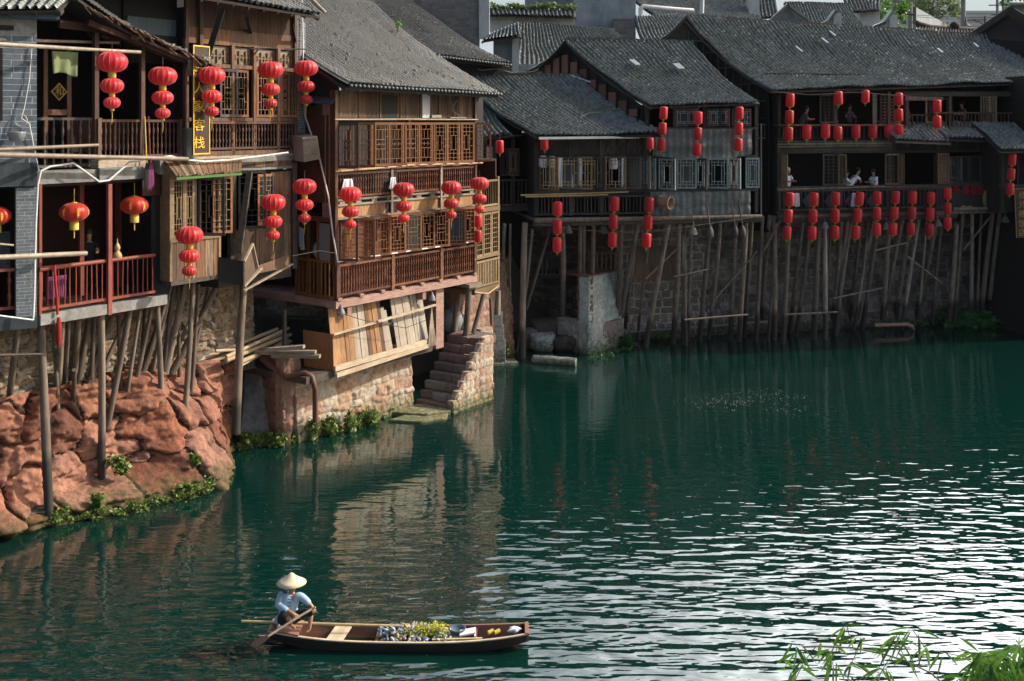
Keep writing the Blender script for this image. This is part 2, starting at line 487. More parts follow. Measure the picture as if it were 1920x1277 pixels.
def M_lantern(name, col, hi):
    m, t, b = nt(name)
    g = noise(t, pos(t, (3, 3, 3)), 1, 3, .5)
    c = mixc(t, rnd(t), mixc(t, g, col, hi), (.85, .22, .17))
    t.links.new(c, b.inputs['Base Color'])
    oi = N(t, 'ShaderNodeObjectInfo')
    hv = N(t, 'ShaderNodeHueSaturation')
    mv = N(t, 'ShaderNodeMapRange')
    mv.inputs[3].default_value, mv.inputs[4].default_value = .72, 1.08
    t.links.new(oi.outputs['Random'], mv.inputs[0])
    t.links.new(mv.outputs[0], hv.inputs['Value'])
    t.links.new(c, hv.inputs['Color'])
    c = hv.outputs[0]
    t.links.new(c, b.inputs['Base Color'])
    b.inputs['Roughness'].default_value = .42
    b.inputs['Specular IOR Level'].default_value = .5
    b.inputs['Sheen Weight'].default_value = .4
    b.inputs['Sheen Tint'].default_value = (1, .5, .5, 1)
    tr = N(t, 'ShaderNodeBsdfTranslucent')
    t.links.new(c, tr.inputs['Color'])
    mx = N(t, 'ShaderNodeMixShader')
    mx.inputs[0].default_value = .3
    t.links.new(b.outputs[0], mx.inputs[1])
    t.links.new(tr.outputs[0], mx.inputs[2])
    t.links.new(mx.outputs[0], t.nodes['Material Output'].inputs['Surface'])
    return m
MAT['lantern'] = M_lantern('lantern_cloth', (.72, .012, .022), (.82, .03, .035))
MAT['lantern_gloss'] = M_lantern('glossy_lantern_cloth', (.66, .02, .005), (.75, .05, .01))

def M_brick(name, c1, c2, mortar, sx=1.0, w=.36, h=.105, ms=.012, bl=.3, dirt=(.03, .035, .04), axis=None):
    """bricks laid on a vertical wall; axis is the wall's horizontal direction"""
    m, t, b = nt(name)
    g = N(t, 'ShaderNodeNewGeometry')
    s = N(t, 'ShaderNodeSeparateXYZ')
    t.links.new(g.outputs['Position'], s.inputs[0])
    d = N(t, 'ShaderNodeVectorMath', operation='DOT_PRODUCT')
    t.links.new(g.outputs['Position'], d.inputs[0])
    d.inputs[1].default_value = axis or (1, 0, 0)
    cb = N(t, 'ShaderNodeCombineXYZ')
    t.links.new(d.outputs['Value'], cb.inputs[0])
    t.links.new(s.outputs[2], cb.inputs[1])
    dn = N(t, 'ShaderNodeTexNoise')
    dn.inputs['Scale'].default_value = 1.7
    t.links.new(cb.outputs[0], dn.inputs['Vector'])
    ad = N(t, 'ShaderNodeVectorMath', operation='MULTIPLY_ADD')
    t.links.new(dn.outputs['Color'], ad.inputs[0])
    ad.inputs[1].default_value = (.05, .03, 0)
    t.links.new(cb.outputs[0], ad.inputs[2])
    br = N(t, 'ShaderNodeTexBrick')
    t.links.new(ad.outputs[0], br.inputs['Vector'])
    br.inputs['Scale'].default_value = sx
    br.inputs['Brick Width'].default_value = w
    br.inputs['Row Height'].default_value = h
    br.inputs['Mortar Size'].default_value = ms
    br.inputs['Mortar Smooth'].default_value = .3
    br.inputs['Bias'].default_value = 0
    br.offset_frequency = 2
    br.squash = 1.6
    br.squash_frequency = 3
    br.inputs['Color1'].default_value = (*c1, 1)
    br.inputs['Color2'].default_value = (*c2, 1)
    br.inputs['Mortar'].default_value = (*mortar, 1)
    n1 = noise(t, pos(t, (6, 6, 6)), 1, 6, .7)
    mr = N(t, 'ShaderNodeMapRange')
    mr.inputs[1].default_value, mr.inputs[2].default_value, mr.inputs[4].default_value = .4, .75, .6
    t.links.new(n1, mr.inputs[0])
    c = mixc(t, mr.outputs[0], br.outputs['Color'], dirt)
    t.links.new(c, b.inputs['Base Color'])
    b.inputs['Roughness'].default_value = .9
    iv = N(t, 'ShaderNodeMath', operation='MULTIPLY_ADD')
    t.links.new(br.outputs['Fac'], iv.inputs[0])
    iv.inputs[1].default_value = -1
    t.links.new(n1, iv.inputs[2])
    bump(t, b, iv.outputs[0], .6, .015)
    return m
MAT['brick_grey'] = M_brick('grey_brick', (.10, .125, .15), (.16, .185, .21), (.42, .45, .46), w=.40, h=.15, ms=.010)
MAT['brick_small'] = M_brick('small_grey_brick', (.12, .145, .16), (.20, .22, .23), (.36, .38, .38), w=.26, h=.085, ms=.009)
MAT['brick_pale'] = M_brick('pale_brick', (.40, .27, .18), (.50, .38, .26), (.55, .50, .42), w=.24, h=.085, ms=.009, dirt=(.12, .09, .07), axis=(.56, .83, 0))
MAT['brick_wall'] = M_brick('old_blue_grey_brick', (.13, .13, .13), (.22, .20, .19), (.12, .12, .12), w=.4, h=.16, ms=.01, dirt=(.09, .07, .06))

def M_stone(name, stops, mortar, dirt, grain=5, rough=.9, green=None):
    """stones coloured one by one (rnd), mortar where rnd < 0, weed and slime low down"""
    m, t, b = nt(name)
    r = rnd(t)
    c = ramp(t, stops, r)
    n1 = noise(t, pos(t, (grain,) * 3), 1, 7, .72)
    n2 = noise(t, pos(t, (.9, .9, .7)), 1, 5, .7)
    lt = N(t, 'ShaderNodeMath', operation='LESS_THAN')
    t.links.new(r, lt.inputs[0])
    lt.inputs[1].default_value = -.01
    c = mixc(t, lt.outputs[0], c, mortar)
    a = N(t, 'ShaderNodeMapRange')
    a.inputs[1].default_value, a.inputs[2].default_value, a.inputs[4].default_value = .42, .72, .75
    t.links.new(n1, a.inputs[0])
    c = mixc(t, a.outputs[0], c, dirt)
    a2 = N(t, 'ShaderNodeMapRange')
    a2.inputs[1].default_value, a2.inputs[2].default_value, a2.inputs[4].default_value = .45, .7, .7
    t.links.new(n2, a2.inputs[0])
    c = mixc(t, a2.outputs[0], c, dirt)
    if green:
        s = N(t, 'ShaderNodeSeparateXYZ')
        g = N(t, 'ShaderNodeNewGeometry')
        t.links.new(g.outputs['Position'], s.inputs[0])
        w = N(t, 'ShaderNodeMath', operation='MULTIPLY_ADD')
        t.links.new(n1, w.inputs[0])
        w.inputs[1].default_value = -1.6
        t.links.new(s.outputs[2], w.inputs[2])
        q = N(t, 'ShaderNodeMapRange')
        q.inputs[1].default_value, q.inputs[2].default_value = -.15, -.75
        q.inputs[3].default_value, q.inputs[4].default_value = 0, .85
        t.links.new(w.outputs[0], q.inputs[0])
        c = mixc(t, q.outputs[0], c, green)
    t.links.new(c, b.inputs['Base Color'])
    b.inputs['Roughness'].default_value = rough
    b.inputs['Specular IOR Level'].default_value = .25
    bump(t, b, n1, 1.0, .06)
    return m
MAT['rubble'] = M_stone('rubble_stone', [(0, (.20, .14, .09)), (1, (.48, .40, .29)), (.3, (.34, .22, .13)), (.6, (.42, .33, .22)), (.8, (.27, .24, .20))], (.16, .13, .10), (.07, .055, .045), 6, green=(.05, .06, .02))
MAT['base_stone'] = M_stone('base_stone', [(0, (.42, .24, .16)), (1, (.58, .48, .36)), (.4, (.50, .34, .22)), (.7, (.46, .40, .32))], (.50, .46, .38), (.20, .13, .09), 6, green=(.07, .09, .025))
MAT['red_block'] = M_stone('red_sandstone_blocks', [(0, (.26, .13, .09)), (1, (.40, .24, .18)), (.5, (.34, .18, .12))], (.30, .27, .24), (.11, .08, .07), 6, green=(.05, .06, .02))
MAT['step_stone'] = M_stone('step_stone', [(0, (.17, .13, .12)), (1, (.27, .24, .22)), (.5, (.22, .15, .13))], (.35, .32, .28), (.09, .075, .07), 8)
MAT['grey_block'] = M_stone('grey_blocks', [(0, (.38, .42, .40)), (1, (.54, .57, .53)), (.5, (.46, .48, .44))], (.48, .52, .50), (.14, .16, .16), 6, green=(.05, .065, .03))
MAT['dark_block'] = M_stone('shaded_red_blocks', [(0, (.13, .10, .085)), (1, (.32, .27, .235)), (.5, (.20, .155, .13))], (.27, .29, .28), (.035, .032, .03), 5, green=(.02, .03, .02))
MAT['wall_mortar_lit'] = M_stone('lit_mortared_blocks', [(0, (.20, .145, .12)), (1, (.36, .30, .26)), (.5, (.27, .19, .155))], (.52, .54, .51), (.10, .09, .08), 5, green=(.03, .04, .02))  # lighter copy of the wall blocks, standing in for light on that stretch
MAT['red_rock'] = M_stone('red_rock', [(0, (.19, .066, .038)), (1, (.40, .20, .135)), (.5, (.31, .115, .064))], (.04, .025, .02), (.075, .045, .036), 5.5, green=(.06, .065, .022))

def M_tile(name, lo, mid, hi, moss):
    m, t, b = nt(name)
    c = ramp(t, [(0, lo), (1, hi), (.6, mid), (.95, mid)], rnd(t))
    n1 = noise(t, pos(t, (1.1, 1.1, 1.1)), 1, 6, .7)
    a = N(t, 'ShaderNodeMapRange')
    a.inputs[1].default_value, a.inputs[2].default_value, a.inputs[4].default_value = .46, .68, .75
    t.links.new(n1, a.inputs[0])
    c = mixc(t, a.outputs[0], c, moss)
    n2 = noise(t, pos(t, (14, 14, 14)), 1, 4, .7)
    a = N(t, 'ShaderNodeMapRange')
    a.inputs[1].default_value, a.inputs[2].default_value, a.inputs[4].default_value = .5, .8, .6
    t.links.new(n2, a.inputs[0])
    c = mixc(t, a.outputs[0], c, lo)
    t.links.new(c, b.inputs['Base Color'])
    b.inputs['Roughness'].default_value = .43
    b.inputs['Specular IOR Level'].default_value = .6
    bump(t, b, n2, .4, .01)
    return m
MAT['tile'] = M_tile('grey_roof_tiles', (.022, .023, .023), (.064, .063, .057), (.13, .13, .115), (.036, .036, .022))
MAT['tile_blue'] = M_tile('blue_grey_roof_tiles', (.018, .022, .024), (.21, .225, .21), (.36, .38, .37), (.10, .11, .07))

def M_leaf(name, a, b_, c_):
    m, t, b = nt(name)
    c = ramp(t, [(0, a), (1, c_), (.5, b_)], rnd(t))
    t.links.new(c, b.inputs['Base Color'])
    b.inputs['Roughness'].default_value = .5
    tr = N(t, 'ShaderNodeBsdfTranslucent')
    t.links.new(c, tr.inputs['Color'])
    mx = N(t, 'ShaderNodeMixShader')
    mx.inputs[0].default_value = .35
    t.links.new(b.outputs[0], mx.inputs[1])
    t.links.new(tr.outputs[0], mx.inputs[2])
    t.links.new(mx.outputs[0], t.nodes['Material Output'].inputs['Surface'])
    return m
MAT['leaf'] = M_leaf('bank_leaves', (.05, .10, .015), (.12, .20, .03), (.24, .30, .07))
MAT['leaf_dark'] = M_leaf('shaded_leaves', (.03, .10, .03), (.06, .18, .04), (.10, .26, .06))
MAT['leaf_willow'] = M_leaf('willow_leaves', (.04, .11, .02), (.10, .24, .03), (.22, .38, .05))
MAT['leaf_far'] = M_leaf('far_leaves', (.07, .11, .03), (.14, .20, .06), (.22, .28, .10))
MAT['leaf_yellow'] = M_leaf('yellow_weeds', (.20, .28, .02), (.50, .48, .02), (.70, .62, .04))
MAT['litter'] = M_rnd('mixed_litter', [(0, (.55, .58, .60)), (1, (.70, .70, .66)), (.2, (.05, .14, .10)), (.35, (.60, .62, .66)), (.5, (.20, .26, .08)), (.6, (.55, .30, .08)), (.7, (.08, .20, .45)), (.78, (.50, .50, .50)), (.9, (.30, .20, .14))], (.1, .1, .08), .3, grain=(20, 20, 20), rough=.45, bs=.2)

def M_glass(name, col, rough=.08):
    m, t, b = nt(name)
    b.inputs['Base Color'].default_value = (*col, 1)
    b.inputs['Roughness'].default_value = rough
    b.inputs['Specular IOR Level'].default_value = .8
    return m
MAT['glass'] = M_glass('dusty_glass', (.02, .028, .03))
MAT['glass_pale'] = M_glass('misted_glass', (.22, .24, .25), .3)

def M_tarp():
    m, t, b = nt('grey_plastic_sheet')
    n1 = noise(t, pos(t, (2.5, 2.5, 5)), 1, 6, .7)
    c = mixc(t, n1, (.05, .058, .058), (.15, .16, .155))
    t.links.new(c, b.inputs['Base Color'])
    b.inputs['Roughness'].default_value = .35
    bump(t, b, n1, .8, .05)
    return m
MAT['tarp'] = M_tarp()
# ================================================================ builders
def copy_tree(o, parent=None, loc=None, scale=None, rot=None):
    c = o.copy()
    COL.objects.link(c)
    if parent is not None:
        c.parent = parent
    for ch in list(o.children):
        copy_tree(ch, c)
    if loc is not None: c.location = loc
    if scale is not None: c.scale = (scale,) * 3
    if rot is not None: c.rotation_euler = rot
    return c

def grid_faces(nr, nc):
    i = np.arange(nr - 1)[:, None] * nc + np.arange(nc - 1)[None, :]
    return np.stack([i, i + 1, i + nc + 1, i + nc], -1).reshape(-1, 4)

def tile_roof(parent, E0, E1, R0, R1, mat='tile', pitch=.22, exp=.13, name='roof', sag=.12, wav=.05, seed=1, lip=.03, under=True, loose=.015):
    E0, E1, R0, R1 = map(V, (E0, E1, R0, R1))
    L = ((E1 - E0).length + (R1 - R0).length) / 2
    D = ((R0 - E0).length + (R1 - E1).length) / 2
    nrm = (E1 - E0).cross(R0 - E0).normalized()
    if nrm.z < 0: nrm = -nrm
    nc, nk = max(2, round(L / pitch)), max(2, round(D / exp))
    ph = np.array([0.0, .22, .34, .5, .66, .78])
    prof = np.array([-.012, -.012, .055, .085, .055, -.012])
    S = (np.arange(nc)[:, None] + ph[None, :]).ravel()
    S = np.append(S, nc)
    pr = np.append(np.tile(prof, nc), -.012)
    ci = np.clip(np.floor(S).astype(int), 0, nc - 1)
    cover = (pr > .01)
    rs = np.random.RandomState(seed)
    jit = rs.randn(nc, nk) * .006
    jit += (rs.rand(nc, nk) < loose) * rs.rand(nc, nk) * .05
    shx = rs.randn(nc, nk) * .05
    T_, H_, K_ = [], [], []
    for k in range(nk):
        for e in (0, 1):
            T_.append((k + e * .999) / nk)
            K_.append(k)
            H_.append(lip * (1 - e) )
    T_, H_, K_ = np.array(T_), np.array(H_), np.array(K_)
    s2 = S[None, :] + np.where(cover[None, :], shx[ci[None, :], K_[:, None]], 0) + .35 * vnoise(ci[None, :] * .37 + 0 * T_[:, None], T_[:, None] * D * .7, seed=seed)
    s2 = np.clip(s2, 0, nc) / nc
    t2 = np.broadcast_to(T_[:, None], s2.shape)
    h = pr[None, :] + H_[:, None] + np.where(cover[None, :], jit[ci[None, :], K_[:, None]], jit[ci[None, :], K_[:, None]] * .3)
    h = h + wav * fbm(s2 * L * .35, t2 * D * .35, seed=seed + 3, oct=3) - sag * 4 * t2 * (1 - t2)
    # slightly ragged eave
    t3 = t2 + np.where(t2 < .02, -.25 / nk * rs.rand(1, s2.shape[1]), 0)
    a = lambda q: np.array(q)[None, None, :]
    s_, t_ = s2[..., None], t3[..., None]
    X = (a(E0) * (1 - s_) + a(E1) * s_) * (1 - t_) + (a(R0) * (1 - s_) + a(R1) * s_) * t_ + a(nrm) * h[..., None]
    nr, ncv = s2.shape
    f = grid_faces(nr, ncv)
    tr = .25 + .5 * rs.rand(nc, nk) + .25 * (rs.rand(nc, nk) < .05)
    fr, fc = np.divmod(np.arange(len(f)), ncv - 1)
    cov = cover[fc] | cover[fc + 1]
    r = np.where(cov, tr[ci[fc], K_[fr]], tr[ci[fc], K_[fr]] * .12)  # channel tiles darkened: shade of the grooves is put into their colour
    o = mesh_obj(name, X.reshape(-1, 3), f, MAT[mat], parent, r, True if False else None)
    if under:
        mb = MB()
        q = [E0 - nrm * .05, E1 - nrm * .05, R1 - nrm * (.05 + sag * .6), R0 - nrm * (.05 + sag * .6)]
        n1, n2 = 6, 4
        # board bed that follows the sag
        vs, fs = [], []
        for j in range(n2 + 1):
            t = j / n2
            for i in range(n1 + 1):
                s = i / n1
                p = (E0.lerp(E1, s)).lerp(R0.lerp(R1, s), t)
                b = p - nrm * (.045 + wav * .5 + sag * 4 * t * (1 - t))
                vs += [b, b - nrm * .07]
        W1 = n1 + 1
        for j in range(n2):
            for i in range(n1):
                a0, b0, c0, d0 = [2 * (jj * W1 + ii) for jj, ii in ((j, i), (j, i + 1), (j + 1, i + 1), (j + 1, i))]
                fs += [(a0, b0, c0, d0), (d0 + 1, c0 + 1, b0 + 1, a0 + 1)]
        def edge(idx):
            for p, q_ in zip(idx[:-1], idx[1:]):
                fs.append((2 * p, 2 * p + 1, 2 * q_ + 1, 2 * q_))
        edge(list(range(W1)))
        edge([n2 * W1 + i for i in range(W1)])
        edge([j * W1 for j in range(n2 + 1)])
        edge([j * W1 + n1 for j in range(n2 + 1)])
        mb._add(vs, fs)
        # rafters showing under the eave
        nr_ = max(3, int(L / .55))
        for i in range(nr_ + 1):
            s = (i + .01) / (nr_ + .02)
            p0 = E0.lerp(E1, s) - nrm * .16
            p1 = R0.lerp(R1, s) - nrm * (.16 + sag * .3)
            p1 = p0.lerp(p1, .10) - nrm * .03
            mb.beam(p0, p1, .06, .09)
        mb.build('roof_boarding', MAT['beam_dark'], parent)
    return o

def ridge(parent, a, b, h=.16, w=.13, seed=1, mat='tile', cap='bamboo', name='ridge'):
    """row of tiles standing on edge under a mortar cap"""
    a, b = V(a), V(b)
    rs = random.Random(seed)
    mb = MB()
    L = (b - a).length
    n = int(L / .11)
    d = (b - a) / L
    y = V((0, 0, 1)).cross(d).normalized()
    for i in range(n):
        p = a + d * (i * .11 + .05) + V((0, 0, .02 * math.sin(i * .13)))
        hh = h * rs.uniform(.85, 1.1)
        if rs.random() < .04: continue
        lean = d * (.05 * rs.uniform(.6, 1.4))
        mb.obox(p - y * w / 2 - V((0, 0, .04)), d * .075, y * w, V((0, 0, hh)) + lean, rs.random())
    mb.beam(a - V((0, 0, .03)), b - V((0, 0, .03)), w * 1.6, .1, rnd=.2)
    return mb.build(name, MAT[mat], parent)

def stone_pattern(U, Z, rh=(.22, .34), sw=(.25, .6), seed=0, warp=.06, wfreq=1.3, joint=.03, bulge=.05, rough=.02, rad=.07):
    rs = np.random.RandomState(seed)
    Uw = U + warp * fbm(U * wfreq, Z * wfreq, oct=3, seed=seed) * 2
    Zw = Z + warp * fbm(U * wfreq, Z * wfreq, oct=3, seed=seed + 9) * 2
    zmin, zmax, umin, umax = Zw.min() - .5, Zw.max() + .5, Uw.min() - 1, Uw.max() + 1
    ze = [zmin]
    while ze[-1] < zmax: ze.append(ze[-1] + rs.uniform(*rh))
    ze = np.array(ze)
    row = np.clip(np.searchsorted(ze, Zw) - 1, 0, len(ze) - 2)
    h = np.zeros_like(U)
    r = np.zeros_like(U)
    for k in range(len(ze) - 1):
        m = row == k
        if not m.any(): continue
        ue = [umin - rs.rand() * .4]
        while ue[-1] < umax: ue.append(ue[-1] + rs.uniform(*sw))
        ue = np.array(ue)
        j = np.clip(np.searchsorted(ue, Uw[m]) - 1, 0, len(ue) - 2)
        rr = rs.rand(len(ue))
        hh = rs.uniform(.4, 1.3, len(ue))
        du = np.minimum(Uw[m] - ue[j], ue[j + 1] - Uw[m])
        dz = np.minimum(Zw[m] - ze[k], ze[k + 1] - Zw[m])
        dd = np.minimum(du, dz)
        e = np.clip((dd - joint * .5) / rad, 0, 1)
        h[m] = np.sqrt(1 - (1 - e) ** 2) * bulge * hh[j]
        r[m] = np.where(dd < joint * .5, -1, rr[j])
    h = h + rough * fbm(U * 6, Z * 6, oct=3, seed=seed + 4)
    return h, r

def stone_wall(name, f, u0, u1, z0, z1, mat, parent=None, off=0.0, off_top=None, step=.05, back=.5, ztop=None, loc=None, **kw):
    """relief-built stone face on facade plane f, with a solid body behind; ztop(u) gives an uneven top"""
    nu, nz = max(2, int((u1 - u0) / step)), max(2, int((z1 - z0) / step))
    U, Z0 = np.meshgrid(np.linspace(u0, u1, nu + 1), np.linspace(0, 1, nz + 1))
    top = z1 if ztop is None else ztop(U)
    Z = z0 + (top - z0) * Z0
    h, r = stone_pattern(U, Z, **kw)
    oo = off if off_top is None else off + (off_top - off) * Z0
    h = h + oo
    A, d, n = f.A, f.d, f.n
    X = np.stack([A.x + d.x * U + n.x * h, A.y + d.y * U + n.y * h, Z], -1)
    fs = grid_faces(nz + 1, nu + 1)
    fr = r[:-1, :-1].ravel()
    # body: rim going back
    rim = [(0, j) for j in range(nu + 1)] + [(i, nu) for i in range(1, nz + 1)] + [(nz, j) for j in range(nu - 1, -1, -1)] + [(i, 0) for i in range(nz - 1, 0, -1)]
    idx = np.array([i * (nu + 1) + j for i, j in rim])
    b = len(X.reshape(-1, 3))
    Xb = X.reshape(-1, 3)[idx] - np.array([n.x, n.y, 0]) * back
    k = len(idx)
    q = np.arange(k)
    f2 = np.stack([idx, b + q, b + (q + 1) % k, idx[(q + 1) % k]], -1)
    allv = np.concatenate([X.reshape(-1, 3), Xb])
    allf = np.concatenate([fs, f2])
    ar = np.concatenate([fr, np.full(k, .5)])
    if parent is None and loc is None:
        loc = f.pt((u0 + u1) / 2, max(z0, 0), off)
    return mesh_obj(name, allv, allf, MAT[mat], parent, ar, None, loc)

LAT = {  # lattice layouts in unit frame: (x0, z0, x1, z1)
    0: [(.2, 0, .2, 1), (.8, 0, .8, 1), (0, .12, 1, .12), (0, .88, 1, .88), (.38, .12, .38, .38), (.62, .12, .62, .38), (.38, .62, .38, .88), (.62, .62, .62, .88),
        (.2, .38, .8, .38), (.2, .62, .8, .62), (.38, .44, .38, .56), (.62, .44, .62, .56), (.2, .5, .8, .5), (0, .3, .2, .3), (.8, .3, 1, .3), (0, .7, .2, .7), (.8, .7, 1, .7), (.5, 0, .5, .12), (.5, .88, .5, 1)],
    1: [(.25, 0, .25, 1), (.5, 0, .5, .3), (.5, .7, .5, 1), (.75, 0, .75, 1), (0, .08, 1, .08), (0, .92, 1, .92), (.25, .3, .75, .3), (.25, .7, .75, .7), (0, .4, .25, .4), (.75, .4, 1, .4),
        (0, .6, .25, .6), (.75, .6, 1, .6), (.37, .3, .37, .7), (.63, .3, .63, .7), (.25, .5, .37, .5), (.63, .5, .75, .5), (0, .2, 1, .2), (0, .8, 1, .8)],
    2: [(.3, .08, .3, .92), (.7, .08, .7, .92), (.15, 0, .15, 1), (.85, 0, .85, 1), (0, .08, 1, .08), (0, .92, 1, .92), (.15, .2, .85, .2), (.15, .8, .85, .8), (0, .5, .15, .5), (.85, .5, 1, .5), (.5, 0, .5, .2), (.5, .8, .5, 1)],
    3: [(.33, 0, .33, 1), (.66, 0, .66, 1)] + [(0, k / 8, 1, k / 8) for k in range(1, 8)],
}

def casement(parent, hb, dr, w, h, fm='window_wood', lm='lattice', pat=0, name='casement', fw=.068, bar=.018, glass=None):
    """one window leaf: hinge-bottom corner hb, horizontal direction dr"""
    hb, dr = V(hb), V(dr).normalized()
    z = V((0, 0, 1))
    fr = MB()
    t = dr.cross(z).normalized() * .05
    def piece(mb, x0, z0, x1, z1, th):
        mb.obox(hb + dr * x0 + z * z0 - th / 2, dr * (x1 - x0), z * (z1 - z0), th)
    piece(fr, 0, 0, fw, h, t)
    piece(fr, w - fw, 0, w, h, t)
    piece(fr, fw, 0, w - fw, fw * 1.2, t * .96)
    piece(fr, fw, h - fw * 1.2, w - fw, h, t * .96)
    o = fr.build(name, MAT[fm], parent)
    ORG[o.name] = wloc(parent)
    la = MB()
    iw, ih, t2 = w - 2 * fw, h - 2.4 * fw, t * .5
    for x0, z0, x1, z1 in LAT[pat]:
        X0, X1, Z0, Z1 = fw + x0 * iw, fw + x1 * iw, fw * 1.2 + z0 * ih, fw * 1.2 + z1 * ih
        if x0 == x1: piece(la, X0 - bar / 2, Z0, X0 + bar / 2, Z1, t2 * .9)
        else: piece(la, X0, Z0 - bar / 2, X1, Z0 + bar / 2, t2)
    la.build('lattice', MAT[lm], o)
    if glass:
        g = MB()
        g.obox(hb + dr * fw * .9 + z * fw - t * .04, dr * (w - 1.8 * fw), z * (h - 2 * fw), t * .08)
        g.build('glass_pane', MAT[glass], o)
    return o

BAL = [(.7, 0), (.7, .1), (.45, .13), (.95, .22), (1.0, .3), (.5, .4), (.75, .5), (.5, .6), (1.0, .7), (.95, .78), (.45, .87), (.7, .9), (.7, 1)]
def railing(parent, f, u0, u1, z0, z1, off, mat, style='turned', sp=.14, posts=0, topmat=None, r=.032, name='railing', log=False):
    mb = MB()
    h = z1 - z0
    if log:
        mb.pole(f.pt(u0, z1 - .05, off), f.pt(u1, z1 - .05, off), .065, .05, 8, .01)
    else:
        mb.ub(f, u0, u1, z1 - .07, z1, off - .05, off + .05)
    mb.ub(f, u0, u1, z0 + .03, z0 + .10, off - .035, off + .035)
    n = max(1, int((u1 - u0) / sp))
    for i in range(n):
        u = u0 + (i + .5) * (u1 - u0) / n
        if style == 'turned':
            q = f.pt(u, z0 + .10, off)
            mb.lathe(q, [(r * a, (h - .17) * b) for a, b in BAL], 6)
        elif style == 'stick':
            mb.pole(f.pt(u + random.uniform(-.01, .01), z0 + .1, off), f.pt(u + random.uniform(-.02, .02), z1 - .07, off), r * .62, r * .5, 5, .02, seg=3)
        else:
            mb.ub(f, u - .035, u + .035, z0 + .1, z1 - .07, off - .012, off + .012)
    for i in range(posts + 1 if posts else 0):
        u = u0 + (u1 - u0) * i / posts
        mb.ub(f, u - .05, u + .05, z0, z1 + .02, off - .06, off + .06)
    return mb.build(name, MAT[mat], parent)

def boards(parent, f, u0, u1, z0, z1, off, mat, w=.2, th=.03, name='board_wall', jag=0.0, gap=.006, lean=0.0, missing=0, battens=False):
    mb = MB()
    u = u0
    while u < u1 - .02:
        ww = min(w * random.uniform(.7, 1.3), u1 - u)
        zt = z1 - random.random() * jag
        zb = z0 + random.random() * jag * .3
        if random.random() >= missing:
            o = off + random.uniform(-.006, .006)
            p = f.pt(u, zb, o)
            mb.obox(p, f.d3 * (ww - gap), V((0, 0, zt - zb)) + f.d3 * lean * random.uniform(.4, 1.2), f.n3 * th)
        u += ww
    if battens:
        for k in range(1, int((u1 - u0) / 1.1) + 1):
            uu = u0 + k * (u1 - u0) / (int((u1 - u0) / 1.1) + 1)
            mb.ub(f, uu - .03, uu + .03, z0, z1, off + th, off + th + .03)
    return mb.build(name, MAT[mat], parent)

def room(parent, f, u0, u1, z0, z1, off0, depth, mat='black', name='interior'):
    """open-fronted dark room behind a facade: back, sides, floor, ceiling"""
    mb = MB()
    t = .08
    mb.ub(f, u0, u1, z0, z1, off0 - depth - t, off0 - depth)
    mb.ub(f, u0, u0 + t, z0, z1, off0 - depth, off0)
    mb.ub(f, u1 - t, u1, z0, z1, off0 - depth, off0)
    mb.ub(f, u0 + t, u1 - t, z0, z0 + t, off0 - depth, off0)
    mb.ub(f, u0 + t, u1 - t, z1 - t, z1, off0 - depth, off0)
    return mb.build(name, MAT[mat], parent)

def text_mesh(parent, body, origin, right, up, size, mat, th=.012, name='lettering', squeeze=1.0):
    c = bpy.data.curves.new('txt', 'FONT')
    c.body = body
    c.size = 1
    c.align_x, c.align_y = 'CENTER', 'CENTER'
    c.extrude = .5
    o = bpy.data.objects.new('txt', c)
    COL.objects.link(o)
    bpy.context.view_layer.update()
    dg = bpy.context.evaluated_depsgraph_get()
    m = bpy.data.meshes.new_from_object(o.evaluated_get(dg))
    right, up = V(right).normalized(), V(up).normalized()
    nn = right.cross(up)
    vs = [V(origin) + right * (v.co.x * size * squeeze) + up * (v.co.y * size) + nn * (v.co.z * th) for v in m.vertices]
    fs = [tuple(p.vertices) for p in m.polygons]
    bpy.data.objects.remove(o)
    bpy.data.curves.remove(c)
    bpy.data.meshes.remove(m)
    return mesh_obj(name, vs, fs, MAT[mat], parent, [random.random()] * len(fs))

# ---------------------------------------------------------------- lanterns
def tier_proto():
    t = T('lantern_string', None, None)
    w = .5
    y = 0
    spec = [(1.0, .68), (.75, .50), (.53, .38)]
    for k, (sw, sh) in enumerate(spec):
        mb = MB()
        a, b = sw * w, sh * .5
        prof = [(a * (abs(math.cos(q)) ** .8), b * math.sin(q)) for q in [R(x) for x in (-74, -60, -44, -28, -12, 0, 12, 28, 44, 60, 74)]]
        mb.lathe((0, 0, y - b), prof, 64, 0.0, rib=(16, .05, 5))
        for q in range(16):
            an = q * math.pi / 8 + math.pi / 16
            mb.tube([(math.cos(an) * r_ * 1.005, math.sin(an) * r_ * 1.005, y - b + z_) for r_, z_ in prof], .0045 + .002 * sw, 4, 1.0, caps=False)
        mb.build('lantern', MAT['lantern'], t)
        y -= sh
        bh = (.24, .17, .13)[k]
        br = (.13, .10, .075)[k]
        m2 = MB()
        m2.lathe((0, 0, y - bh + .05), [(br * .8, 0), (br, .02), (br, bh - .03), (br * .9, bh)], 12)
        if k == 2:
            m2.tube([(0, 0, y - .05), (.01, 0, y - .3), (0, .01, y - .52)], [.012, .014, .005], 5)
        m2.build('tassel' if k == 2 else 'collar', MAT['yellow'], t)
        y -= bh - .05
    m3 = MB()
    m3.tube([(0, 0, .0), (0, 0, .35)], .012, 5)
    m3.build('hanging_cord', MAT['rail_dark'], t)
    return t

